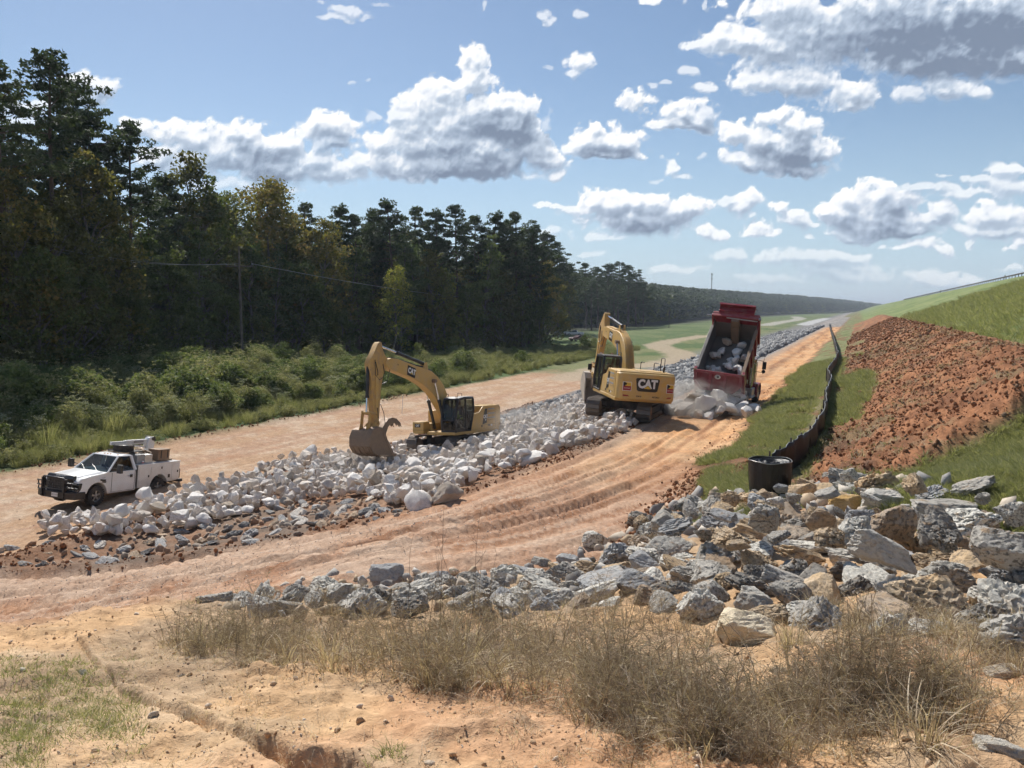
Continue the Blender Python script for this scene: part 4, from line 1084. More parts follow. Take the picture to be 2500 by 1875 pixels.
        qq = [tk_(p) for p in ((6.60, 1.70), (6.12, 2.12), (5.80, 2.18), (5.42, 2.10), (5.42, 2.06), (5.80, 2.12), (6.10, 2.06), (6.56, 1.66))]
        b.prism(qq, yb - .28, yb + .28)
        b.build('thumb', M['steel'], T, bevel=.008)
    return T
EX1 = excavator((-3.272, 43.798, -8.028), pose_matrix(4.191, -.066, .064), 'smaller looking yellow excavator seen from its left side with raised boom over the white rocks', track_yaw=0, rear_badge=False)
EX2 = excavator((6.095, 40.53, -5.565), pose_matrix(1.70, -.007, .081), 'yellow excavator turning its rear and big lettered counterweight towards the viewer', boom_a=R_(-7.5), stick_a=R_(12), bucket_a=R_(22), track_yaw=R_(-29), rear_badge=True)

# ================================================================== WHEELS
def wheel(parent, c, r, w_, rim_r, side, name='wheel', spokes=5, rimmat=None, lugs=True):
    b = MB()
    pr = [(rim_r, -w_ * .42), (r * .86, -w_ * .5), (r * .97, -w_ * .42), (r, -w_ * .30), (r, w_ * .30), (r * .97, w_ * .42), (r * .86, w_ * .5), (rim_r, w_ * .42)]
    b.lathe([(a, h) for a, h in pr], c=c, n=32, caps=False)
    if lugs:
        for k in range(26):
            a = 2 * math.pi * k / 26
            for sd in (-1, 1):
                aa = a + (.12 if sd > 0 else 0)
                b.box((c[0] + math.cos(aa) * (r + .004), c[1] + sd * w_ * .27, c[2] + math.sin(aa) * (r + .004)), (.03, w_ * .36, r * .13), rot=(0, -aa, 0))
    o = b.build(name, M['tyre'], parent, smooth=40)
    b = MB(); s = side
    b.lathe([(rim_r, -w_ * .42), (rim_r * .97, -w_ * .40), (rim_r * .93, -w_ * .1), (rim_r * .93, w_ * .1), (rim_r * .97, w_ * .40), (rim_r, w_ * .42)], c=c, n=28, caps=False)
    b.lathe([(.001, s * w_ * .10), (rim_r * .30, s * w_ * .12), (rim_r * .32, s * w_ * .34), (rim_r * .22, s * w_ * .40), (.001, s * w_ * .41)], c=c, n=16, caps=False)
    for k in range(spokes):
        a = 2 * math.pi * k / spokes + .3
        b.box((c[0] + math.cos(a) * rim_r * .62, c[1] + s * w_ * .27, c[2] + math.sin(a) * rim_r * .62), (rim_r * .74, w_ * .12, rim_r * .30), rot=(0, -a, 0))
    b.build('rim', rimmat or M['rim'], o, smooth=40)
    b = MB(); b.lathe([(.001, -s * w_ * .05), (rim_r * .94, -s * w_ * .05), (rim_r * .94, s * w_ * .02), (.001, s * w_ * .02)], c=c, n=24, caps=False); b.build('brake', M['interior'], o)
    return o
def arc(cx, cz, r, a0, a1, n=9): return [(cx + r * math.cos(R_(a0 + (a1 - a0) * i / (n - 1))), cz + r * math.sin(R_(a0 + (a1 - a0) * i / (n - 1)))) for i in range(n)]

# ================================================================== WHITE SERVICE PICKUP
def service_truck():
    T = empty('service_truck', (-17.716, 33.459, -8.279), pose_matrix(4.405, -.112, -.05), 'white service pickup with black grille guard and utility body parked on the dirt road', 'truck')
    b = MB()
    pr = [(2.60, .62), (2.66, .90), (2.64, 1.06), (2.50, 1.17), (1.9, 1.25), (1.25, 1.31), (1.15, 1.33), (-.30, 1.33), (-.34, 1.25), (-.34, .48), (-.30, .44), (1.16, .44)] + arc(1.74, .44, .53, 176, 12, 9) + [(2.40, .60)]
    ins = [.04, .05, .08, .10, .10, .09, .06, .03, .03, .0, 0, 0] + [0] * 9 + [.0]
    b.prism(pr, -1.0, 1.0, ins=ins)
    body = b.build('body', M['white'], T, bevel=.03, seg=3)
    b = MB(); b.add([(2.56, -.62, 1.175), (2.56, .62, 1.175), (1.28, .78, 1.325), (1.28, -.78, 1.325), (2.50, -.55, 1.235), (2.50, .55, 1.235), (1.34, .66, 1.385), (1.34, -.66, 1.385)], [(4, 5, 6, 7), (0, 1, 5, 4), (1, 2, 6, 5), (2, 3, 7, 6), (3, 0, 4, 7)]); b.build('hood', M['white'], T, bevel=.02)
    b = MB(); b.prism([(2.67, 1.02), (2.72, 1.16), (2.62, 1.28), (2.50, 1.28), (2.55, 1.15), (2.60, 1.02)], -.72, .72, ins=[.05, .04, .03, .03, 0, 0]); dfl = b.build('bug_deflector', M['black'], T, bevel=.015)
    text('SUPER DUTY', .085, M['decal_white'], dfl, (2.655, 0, 1.245), (0, 1, 0), (-.55, 0, .5), ext=.001)
    b = MB(); b.slab(1.02, 1.0, 1.0, 1.004, .5, 1.3); b.slab(-.26, -.245, 1.0, 1.004, .5, 1.3); b.slab(-.25, 1.02, 1.0, 1.004, .49, .50); b.build('door_gap', M['interior'], body)
    b = MB(); b.slab(-.12, .02, 1.0, 1.02, 1.03, 1.16); b.build('door_handle', M['black'], body, bevel=.01)
    b = MB(); b.prism([(1.32, 1.06), (1.62, 1.10), (1.60, 1.03), (1.34, .99)], 1.0, 1.012); b.prism([(1.30, .98), (1.52, 1.01), (1.50, .95), (1.32, .92)], 1.0, 1.012); bd = b.build('fender_badge', M['black'], body)
    text('F-250', .08, M['grey'], bd, (1.46, 1.004, 1.15), (-1, 0, 0), (0, 0, 1), ext=.001)
    # greenhouse
    lo = [(1.16, -.90), (1.16, .90), (-.33, .94), (-.33, -.94)]; hi = [(.42, -.66), (.42, .66), (-.24, .70), (-.24, -.70)]
    z0, z1 = 1.32, 1.93
    b = MB()
    def L3(p, q, t): return Vector((p[0] + (q[0] - p[0]) * t, p[1] + (q[1] - p[1]) * t, z0 + (z1 - z0) * t))
    for i in (0, 1, 2, 3): b.tube([L3(lo[i], hi[i], 0), L3(lo[i], hi[i], 1)], .045 if i < 2 else .075, n=6)
    b.tube([(-.30, .92, 1.33), (-.26, .70, 1.92)], .08, n=6); b.tube([(-.30, -.92, 1.33), (-.26, -.70, 1.92)], .08, n=6)
    b.build('pillars', M['white'], T, smooth=40)
    b = MB(); b.loft([[(.46, -.68, 1.915), (.46, .68, 1.915), (-.30, .74, 1.915), (-.30, -.74, 1.915)], [(.40, -.64, 1.965), (.40, .64, 1.965), (-.27, .69, 1.965), (-.27, -.69, 1.965)], [(.26, -.5, 1.995), (.26, .5, 1.995), (-.20, .55, 1.995), (-.20, -.55, 1.995)]])
    roof = b.build('roof', M['white'], T, bevel=.02)
    for y in (-.55, -.16, 0, .16, .55):
        b = MB(); b.ball((.33, y, 1.985), .035, 8, (1.3, 1.3, .6)); b.build('marker_light', M['amber'], roof, smooth=60)
    def q4(name, pts, mat, par=T):
        b = MB(); b.add(pts, [list(range(len(pts)))]); return b.build(name, mat, par)
    def gp_(i, j, t0, t1, e=.05, off=(0, 0, 0)):
        a, b_ = L3(lo[i], hi[i], t0), L3(lo[j], hi[j], t0); c_, d_ = L3(lo[j], hi[j], t1), L3(lo[i], hi[i], t1)
        o_ = Vector(off)
        return [a.lerp(b_, e) + o_, b_.lerp(a, e) + o_, c_.lerp(d_, e) + o_, d_.lerp(c_, e) + o_]
    q4('windscreen', gp_(0, 1, .02, .98, .015), M['glass_ws'])
    q4('side_window', gp_(1, 2, .02, .96, .05), M['glass_dark']); q4('side_window', gp_(3, 0, .02, .96, .05), M['glass_dark'])
    q4('rear_window', gp_(2, 3, .1, .9, .08), M['glass_dark'])
    b = MB(); b.slab(-.25, .0, -.62, .62, 1.0, 1.42); b.prism([(-.30, 1.2), (-.18, 1.2), (-.24, 1.75), (-.34, 1.75)], .12, .58); b.prism([(-.30, 1.2), (-.18, 1.2), (-.24, 1.75), (-.34, 1.75)], -.58, -.12); b.slab(.85, 1.1, -.85, .85, 1.15, 1.335); b.build('seats', M['interior'], T)
    b = MB(); b.tube([(.62 + .05 * math.sin(a), .40 + .17 * math.cos(a), 1.45 + .17 * math.sin(a)) for a in np.linspace(0, 2 * math.pi, 14)[:-1]], .015, n=6, closed=True); b.build('steering_wheel', M['interior'], T)
    b = MB(); b.slab(.92, 1.06, -.20, .22, 1.345, 1.352); b.build('papers', M['decal_white'], T)
    for y in (-.35, .3):
        b = MB(); b.tube([(1.17, y, 1.345), (1.02, y - .25, 1.46), (.92, y - .5, 1.54)], .012, n=6); b.build('wiper', M['black'], T)
    # front end
    b = MB(); b.slab(2.60, 2.70, -.62, .62, .66, 1.06); b.build('radiator_grille', M['black_dusty'], T, bevel=.01)
    b = MB(); b.prismz([(2.50, -1.04), (2.80, -.98), (2.96, -.60), (2.98, .60), (2.80, .98), (2.50, 1.04), (2.35, 1.04), (2.35, -1.04)], .36, .66); b.build('bumper', M['black'], T, bevel=.03)
    for s in (-1, 1):
        b = MB(); b.prism([(2.52, .72), (2.67, .74), (2.665, 1.00), (2.48, 1.0)], min(s * .64, s * .97), max(s * .64, s * .97)); b.build('headlight', M['glass_dark'], T, bevel=.01)
        b = MB(); b.slab(2.66, 2.675, min(s * .66, s * .94), max(s * .66, s * .94), .70, .74); b.build('headlight_trim', M['chrome'], T)
    g = MB()
    for y in (-.56, .56): g.prismz([(2.86, y - .035), (3.02, y - .035), (3.02, y + .035), (2.86, y + .035)], .40, 1.16)
    g.tube([(2.98, -.56, 1.16), (2.98, -.50, 1.21), (2.98, .50, 1.21), (2.98, .56, 1.16)], .032)
    g.tube([(2.98, -.56, .74), (2.98, .56, .74)], .025)
    for k in range(9): g.tube([(2.96, -.48 + k * .12, .74), (2.96, -.48 + k * .12, 1.20)], .008, n=4)
    for k in range(4): g.tube([(2.96, -.52, .82 + k * .1), (2.96, .52, .82 + k * .1)], .008, n=4)
    for s in (-1, 1):
        g.tube([(2.98, s * .56, 1.02), (2.90, s * .92, 1.01), (2.74, s * 1.06, .94), (2.70, s * 1.06, .74), (2.78, s * 1.0, .62)], .026)
        g.tube([(2.98, s * .56, .84), (2.90, s * .92, .83), (2.74, s * 1.06, .80)], .026)
    g.build('grille_guard', M['black'], T, smooth=50)
    b = MB(); b.slab(3.0, 3.012, -.03, .29, .44, .60); pl = b.build('license_plate', M['decal_white'], T)
    text('2KF 7189', .085, M['grey'], pl, (3.014, .13, .52), (0, 1, 0), (0, 0, 1), ext=.0005)
    for s in (-1, 1):
        b = MB(); b.tube([(.95, s * .96, 1.38), (.95, s * 1.22, 1.40)], .02, n=6); b.tube([(.95, s * .96, 1.50), (.95, s * 1.22, 1.52)], .02, n=6); b.box((.95, s * 1.33, 1.50), (.14, .22, .36)); b.build('mirror', M['black'], T, bevel=.025)
    for x in (1.74, -1.74):
        for s in (-1, 1): wheel(T, (x, s * .87, .41), .41, .25, .23, s)
    b = MB(); b.slab(-2.9, 2.4, -.42, .42, .42, .55); b.slab(-1.82, -1.66, -.8, .8, .34, .50); b.slab(1.66, 1.82, -.8, .8, .34, .48); b.build('chassis', M['interior'], T)
    # utility body
    pr = [(-.44, .52), (-.44, 1.50), (-3.02, 1.50), (-3.02, .66), (-2.30, .62)] + arc(-1.74, .46, .54, 16, 164, 9)[::1] + [(-1.22, .50)]
    pr = [(-.44, .50), (-.44, 1.50), (-3.02, 1.50), (-3.02, .66), (-2.29, .62)] + arc(-1.74, .46, .54, 164, 16, 9) + [(-1.18, .50)]
    for s in (-1, 1):
        b = MB(); b.prism(pr, min(s * .58, s * 1.0), max(s * .58, s * 1.0)); ub = b.build('utility_box', M['white2'], T, bevel=.012)
        y0 = s * 1.0; y1 = s * 1.014
        for (x0, x1, za, zb) in ((-.50, -1.16, .56, 1.40), (-1.20, -2.46, 1.04, 1.40), (-2.50, -2.98, .72, 1.40)):
            b = MB(); b.slab(x0, x1, min(y0, y1), max(y0, y1), za, zb); dr = b.build('compartment_door', M['white2'], ub, bevel=.005)
            b = MB(); xm = x1 + .10 if x1 != -2.46 else -1.85; zm = (za + zb) / 2 if x1 != -2.46 else zb - .10; b.slab(xm - .035, xm + .035, min(y1, y1 + s * .012), max(y1, y1 + s * .012), zm - .05, zm + .05); b.build('latch', M['black'], dr)
        b = MB(); b.slab(-2.40, -2.28, min(y0, y1), max(y0, y1), .80, .96); b.build('fuel_filler', M['black'], ub)
        b = MB(); b.slab(-.42, -3.04, min(s * .56, s * 1.015), max(s * .56, s * 1.015), 1.50, 1.535); b.build('lid', M['white'], ub, bevel=.008)
    b = MB(); b.slab(-.46, -3.0, -.58, .58, .88, .94); b.slab(-3.0, -3.04, -.58, .58, .70, 1.3); b.slab(-.44, -.50, -.98, .98, .55, 1.50); b.build('bed', M['grey'], T)
    b = MB(); b.slab(-3.06, -3.28, -1.0, 1.0, .52, .66); b.slab(-3.04, -3.10, .86, .98, .70, 1.15); b.slab(-3.04, -3.10, -.98, -.86, .70, 1.15); b.build('rear_bumper', M['black'], T, bevel=.02)
    b = MB(); b.tube([(-.55, -.85, 1.5), (-.55, -.85, 2.02), (-.55, .62, 2.02), (-.55, .62, 1.5)], .03); b.tube([(-1.15, -.85, 1.5), (-1.15, -.85, 2.0), (-1.15, .3, 2.0), (-1.15, .3, 1.5)], .03); b.tube([(-.55, -.3, 2.02), (-1.15, -.3, 2.0)], .03); b.tube([(-.55, .3, 2.02), (-1.15, .3, 2.0)], .03); b.slab(-.1, -1.15, -.45, .5, 2.03, 2.06); b.build('rack', M['black'], T)
    b = MB(); b.slab(-.52, -.98, .12, .80, 1.54, 1.94); b.build('tank', M['grey'], T, bevel=.02)
    b = MB(); b.slab(-1.0, -1.46, .12, .80, 1.54, 1.92); b.build('tank', M['alu'], T, bevel=.02)
    # crane
    b = MB(); b.cyl((-2.72, -.62, 1.50), (-2.72, -.62, 1.95), .13, n=16); b.prism([(-2.92, 1.9), (-2.55, 1.9), (-2.50, 2.25), (-2.62, 2.50), (-2.86, 2.50), (-2.96, 2.2)], -.76, -.50)
    cr = b.build('crane', M['white'], T, bevel=.02)
    b = MB(); b.slab(-2.70, -1.2, -.70, -.56, 2.22, 2.42); b.slab(-1.25, -.42, -.68, -.58, 2.25, 2.39); bo = b.build('crane_boom', M['white2'], cr, bevel=.01)
    b = MB(); b.slab(-1.7, -2.3, -.555, -.55, 2.28, 2.37); b.build('maker_strip', M['grey'], bo)
    b = MB(); b.cyl((-2.85, -.9, 2.44), (-2.85, -.45, 2.44), .10, n=14); b.cyl((-3.05, -.63, 2.35), (-2.85, -.63, 2.35), .07, n=12); b.build('winch', M['black'], cr, smooth=40)
    b = MB(); b.cyl((-2.6, -.63, 2.0), (-1.6, -.63, 2.2), .045, n=10); b.build('lift_cylinder', M['chrome'], cr, smooth=40)
    rm = T.matrix_world.copy()
    def on(name, build, label, cat):
        o = build(); o.parent = None; o.matrix_world = rm; tag(o, label, cat); return o
    def tyre_():
        e = wheel(None, (0, 0, 0), .40, .26, .22, 1, 'spare_tyre'); return e
    e = tyre_(); tag(e, 'black spare tyre lying flat on the rack behind the white cab', 'tyre'); e.matrix_world = rm @ Matrix.Translation((-.52, .02, 2.20)) @ Euler((R_(90), 0, 0)).to_matrix().to_4x4()
    b = MB(); b.slab(-1.82, -2.55, .22, .78, 1.62, 2.05); o = b.build('storage_box', M['brown_box'], None, bevel=.02)
    tag(o, 'brown storage box on the back of the white service pickup', 'box'); o.matrix_world = rm
    b = MB(); b.slab(-1.80, -2.57, .20, .80, 2.05, 2.10); b.build('lid', M['brown_box'], o, bevel=.01)
    for x in (-2.0, -2.4):
        b = MB(); b.slab(x - .02, x + .02, .775, .80, 1.70, 2.08); b.build('strap', M['black'], o)
    b = MB(); b.box((-1.7, .35, 1.57), (1.6, .25, .06), rot=(0, .03, .2)); b.box((-2.4, .48, 1.58), (.9, .4, .08)); o = b.build('loose_boards', M['steel'], None); tag(o, 'grey boards laid under the brown box on the pickup', 'board'); o.matrix_world = rm
    b = MB(); b.cyl((-.80, .88, 1.537), (-.80, .88, 1.67), .035, .05, n=14); o = b.build('paper_cup', M['decal_white'], None, smooth=40); tag(o, 'white paper cup standing on the side lid of the service pickup', 'cup'); o.matrix_world = rm
    b = MB(); b.cyl((-.80, .88, 1.57), (-.80, .88, 1.615), .0425, .048, n=14, caps=False); b.build('band', M['red_cup'], o)
    b = MB(); b.cyl((-.80, .88, 1.672), (-.79, .88, 1.74), .006, n=6); b.build('straw', M['red_cup'], o)
    for k, (x, y, z, r) in enumerate([(-1.1, -.15, 2.0, .16), (-1.45, .0, 2.02, .14), (-1.3, .35, 2.02, .15)]):
        b = MB(); b.ball((x, y, z), r, 8, (1.6, .8, .5)); b.box((x - .2, y, z - .02), (.5, .08, .1), rot=(.2, .3, k)); o = b.build('tool_bag', M['brown_box'] if k != 1 else M['steel'], None)
        tag(o, ['brown tool bag slumped on the truck rack beside the tyre', 'dark metal fitting heaped on the grey tank', 'brown tool bag on the aluminium tank by the crane'][k], 'tool bag'); o.matrix_world = rm
    return T
service_truck()

# ================================================================== RED DUMP TRUCK
def dump_truck():
    TH_ = .659
    T = empty('dump_truck', (11.326, 42.408, -5.60), pose_matrix(1.112, 0, .085), 'dark red dump truck with its bed tipped up pouring out rocks', 'truck')
    H = Vector((0, 0, 1.28))
    # chassis and cab (mostly behind the bed)
    b = MB(); b.slab(-.2, 6.9, -.45, -.30, .75, 1.05); b.slab(-.2, 6.9, .30, .45, .75, 1.05); b.slab(0, .15, -.9, .9, .75, 1.0); b.slab(.8, 2.4, -.45, .45, .55, .85)
    b.build('chassis', M['black_dusty'], T, bevel=.01)
    for x in (.75, 2.05):
        for s in (-1, 1):
            for k, yy in enumerate((1.08, .76)): wheel(T, (x, s * yy, .52), .52, .28, .28, s, rimmat=M['alu'], lugs=False)
        b = MB(); b.cyl((x, -1, .52), (x, 1, .52), .12, n=12); b.ball((x, 0, .52), .25, 12); b.build('axle', M['black_dusty'], T)
    for s in (-1, 1): wheel(T, (5.75, s * 1.12, .54), .54, .34, .28, s, rimmat=M['alu'], lugs=False)
    b = MB(); b.slab(3.95, 5.35, -1.05, 1.05, .95, 2.75); cab = b.build('cab', M['red'], T, bevel=.07, seg=3)
    b = MB(); b.slab(3.94, 3.955, -.6, .6, 1.95, 2.45); b.build('rear_window', M['glass_dark'], cab)
    for s in (-1, 1):
        b = MB(); b.slab(4.25, 5.15, s * 1.05, s * 1.06, 1.85, 2.5); b.build('side_window', M['glass_dark'], cab)
    b = MB(); b.slab(5.35, 5.37, -.95, .95, 1.9, 2.55); b.build('windscreen', M['glass_dark'], cab)
    b = MB(); b.prism([(5.3, .9), (6.95, .9), (6.95, 1.65), (6.8, 1.78), (5.3, 1.95)], -.62, .62); b.build('hood', M['red'], T, bevel=.06)
    for s in (-1, 1):
        b = MB(); y0, y1 = min(s * .92, s * 1.30), max(s * .92, s * 1.30)
        o1 = arc(5.75, .54, .72, -8, 188, 12); o2 = arc(5.75, .54, .64, 188, -8, 12)
        b.prism(o1 + o2, y0, y1); b.prism([(4.85, .75), (5.05, .75), (5.12, 1.25), (4.95, 1.25)], y0, y1); b.build('fender', M['red'], T, smooth=40)
        b = MB(); b.slab(3.55, 4.95, s * .62, s * 1.18, .45, .62); b.slab(3.75, 4.75, s * .70, s * 1.18, .62, 1.05); b.slab(3.65, 4.85, s * 1.18, s * 1.24, .50, .56); b.build('step_tank', M['alu'], T, bevel=.03)
        # exhaust stacks
        b = MB(); x, y = 3.78, s * 1.06
        b.cyl((x, y, 1.25), (x, y, 2.55), .115, n=20); b.tube([(x, y, 1.05), (x, y, 2.7), (x, y, 3.0), (x - .04, y, 3.10), (x - .14, y - s * 0, 3.2)], .065, n=14); b.tube([(x + .02, y - s * .2, 1.3), (x + .02, y - s * .2, 2.75)], .05, n=10)
        b.build('exhaust_stack', M['chrome'], T, smooth=50)
        b = MB(); b.tube([(4.35, s * 1.22, 1.2), (4.35, s * 1.22, 2.6)], .018, n=8); b.build('grab_rail', M['chrome'], T, smooth=50)
        b = MB(); b.tube([(5.15, s * 1.05, 2.65), (5.2, s * 1.45, 2.62)], .016, n=6); b.tube([(5.15, s * 1.05, 1.95), (5.2, s * 1.45, 1.95)], .016, n=6); b.tube([(5.2, s * 1.45, 2.7), (5.2, s * 1.45, 1.85)], .014, n=6)
        b.box((5.2, s * 1.50, 2.36), (.07, .22, .46)); b.lathe([(.001, -.03), (.11, -.02), (.11, .02), (.001, .03)], 'x', (5.2, s * 1.49, 2.0), n=14); b.tube([(5.2, s * 1.45, 2.7), (5.18, s * 1.45, 3.35)], .008, n=5); b.build('mirror', M['black'], T, smooth=40)
    b = MB(); b.cyl((3.2, 0, 1.0), (4.15 * math.cos(TH_) - .2, 0, 1.28 + 4.1 * math.sin(TH_) - .5), .10, n=14); b.build('hoist', M['chrome'], T, smooth=40)
    for s in (-1, 1):
        b = MB(); b.slab(-.28, -.26, s * .72, s * 1.22, .18, 1.0); b.build('mud_flap', M['black_dusty'], T)
        b = MB(); b.slab(-.34, -.2, s * .70, s * 1.2, 1.0, 1.06); b.build('bracket', M['chrome'], T)
    # bed, in its own tilted frame: x forward, z up from floor
    B = empty('bed', (0, 0, 0)); B.parent = T
    BM = Matrix.Translation(H) @ Euler((R_(1.2), -TH_, 0)).to_matrix().to_4x4()
    B.matrix_local = BM
    Lb, Wd = 4.34, 1.22
    b = MB(); b.slab(-.05, Lb, -Wd, Wd, -.14, -.06); b.slab(-.1, Lb, -Wd, Wd, -.06, 0.0)
    for k in range(8): b.slab(.2 + k * .55, .3 + k * .55, -Wd, Wd, -.26, -.14)
    b.slab(0, Lb, -.5, -.35, -.35, -.14); b.slab(0, Lb, .35, .5, -.35, -.14); b.build('floor', M['liner'], B)
    for s in (-1, 1):
        b = MB(); b.prism([(-.05, 0), (Lb, 0), (Lb, 1.32), (3.75, 1.16), (-.02, 1.16)], min(s * (Wd - .04), s * Wd), max(s * (Wd - .04), s * Wd)); b.build('side_liner', M['liner'], B)
        b = MB(); y0, y1 = min(s * Wd, s * (Wd + .05)), max(s * Wd, s * (Wd + .05))
        b.prism([(-.10, -.30), (.30, -.30), (.6, -.14), (Lb, -.14), (Lb, 1.34), (3.75, 1.18), (-.02, 1.18), (-.10, 1.30)], y0, y1)
        sd = b.build('side_wall', M['red'], B, bevel=.008)
        b = MB(); ya, yb_ = min(s * (Wd + .05), s * (Wd + .13)), max(s * (Wd + .05), s * (Wd + .13))
        b.prism([(-.12, -.75), (.10, -.6), (.16, 1.28), (-.12, 1.32)], min(s * (Wd - .02), s * (Wd + .14)), max(s * (Wd - .02), s * (Wd + .14))); b.build('corner_post', M['red'], sd, bevel=.01)
        for xx in (1.1, 2.1, 3.1): 
            b = MB(); b.slab(xx, xx + .14, ya, yb_, -.14, 1.12); b.build('rib', M['red'], sd, bevel=.01)
        b = MB(); b.slab(Lb - .22, Lb, ya, yb_, -.14, 1.72); b.build('rib', M['red'], sd, bevel=.01)
        b = MB(); b.slab(-.0, 3.78, s * (Wd - .07), s * (Wd + .10), 1.16, 1.25); b.build('top_rail', M['liner'] if s > 0 else M['steel'], sd, bevel=.01)
    b = MB(); b.slab(Lb - .04, Lb, -Wd, Wd, 0, 1.12); b.build('front_liner', M['liner'], B)
    b = MB(); b.slab(Lb - .05, Lb + .05, -Wd - .06, Wd + .06, 1.12, 1.74); b.slab(Lb, Lb + .05, -Wd, Wd, -.14, 1.12); fw = b.build('front_wall', M['red'], B, bevel=.01)
    b = MB(); b.slab(Lb - .26, Lb - .05, -Wd - .05, Wd + .05, 1.70, 1.78); b.slab(Lb - .05, Lb + .08, -Wd - .08, Wd + .08, 1.70, 1.80); b.build('header', M['red_dusty'], B, bevel=.01)
    b = MB(); b.cyl((Lb - .26, -Wd, 1.60), (Lb - .26, .5, 1.66), .035, n=10); b.build('tarp_roller', M['alu'], B, smooth=50)
    b = MB(); b.tube([(Lb - .2, Wd + .05, 1.70), (Lb - .2, Wd + .42, 1.72)], .018, n=6); b.box((Lb - .2, -Wd - .12, 1.72), (.1, .14, .1)); b.build('tarp_crank', M['alu'], B)
    b = MB(); b.slab(Lb - .52, Lb - .04, -.23, .21, 0.0, 1.20); b.slab(Lb - .50, Lb - .05, -.23, .21, 1.20, 1.64); b.build('hoist_cover', M['steel'], B, bevel=.01)
    # cab guard
    b = MB(); b.add([(Lb, -.98, 1.78), (Lb, .98, 1.78), (Lb + .5, .98, 1.80), (Lb + .5, -.98, 1.80), (Lb, -.98, 1.84), (Lb, .98, 1.84), (Lb + .5, .98, 1.86), (Lb + .5, -.98, 1.86)], [(0, 1, 2, 3), (4, 5, 6, 7), (0, 1, 5, 4), (1, 2, 6, 5), (2, 3, 7, 6), (3, 0, 4, 7)])
    cg = b.build('cab_guard', M['red_dusty'], B, bevel=.01)
    for s in (-1, 1):
        b = MB(); b.prism([(Lb, 1.84), (Lb + .5, 1.86), (Lb + .5, 2.05), (Lb + .05, 1.9)], s * .94, s * .98); b.build('guard_side', M['red'], cg)
    b = MB(); b.prism([(Lb + .46, 1.83), (Lb + .52, 1.83), (Lb + .40, 2.16), (Lb + .34, 2.16)], -1.0, 1.0); b.slab(Lb + .30, Lb + .44, -1.0, 1.0, 2.14, 2.18); b.slab(Lb + .02, Lb + .10, -.98, .98, 1.9, 1.94); b.build('guard_lip', M['red'], cg, bevel=.005)
    # tailgate hanging plumb from its top pins
    hp = BM @ Vector((-.14, 0, 1.28))
    TG = empty('tailgate', hp); TG.parent = T; TG.rotation_euler = (R_(1.2), R_(-3), 0)
    OUT = [(1.20, .02), (-1.20, .02), (-1.24, -.62), (-.86, -1.02), (.86, -1.02), (1.24, -.62)]
    b = MB(); b.prismx(OUT, .0, .05); b.build('gate_panel', M['red'], TG)
    def bar(p, q, w_, nm='gate_frame'):
        p, q = Vector((0, *p)), Vector((0, *q)); d = (q - p).normalized(); n_ = Vector((0, -d.z, d.y)) * w_ / 2
        b = MB(); P_ = [p - n_, q - n_, q + n_, p + n_]; b.prismx([(v.y, v.z) for v in P_], -.10, 0.0); b.build(nm, M['red_dusty'], TG, bevel=.008)
    bar((1.22, -.03), (-1.22, -.03), .14); bar((1.20, -.06), (1.22, -.60), .13); bar((-1.20, -.06), (-1.22, -.60), .13)
    bar((1.22, -.60), (.84, -.98), .13); bar((-1.22, -.60), (-.84, -.98), .13); bar((.88, -.97), (-.88, -.97), .11)
    bar((.40, -.08), (.40, -.93), .15, 'gate_rib'); bar((-.40, -.08), (-.40, -.93), .15, 'gate_rib')
    b = MB()
    b.lathe([(.001, -.012), (.10, -.012), (.12, 0), (.001, 0)], 'x', (0, .02, -.24), n=24, caps=False)
    for i, v in enumerate(b.v): b.v[i] = Vector((v.x, .02 + (v.y - .02) * 1.35, v.z))
    em_ = b.build('maker_emblem', M['alu'], TG, smooth=40)
    b = MB(); b.lathe([(.001, -.016), (.055, -.016), (.055, -.013), (.001, -.013)], 'x', (0, .0, -.235), n=16, caps=False); b.build('emblem_centre', M['decal_black'], em_)
    for s in (-1, 1):
        b = MB(); b.cyl((.02, s * 1.18, .03), (.02, s * 1.38, .03), .05, n=12); b.build('hinge_pin', M['steel'], TG)
    bpy.context.view_layer.update()
    return T, B
DT, DT_BED = dump_truck()

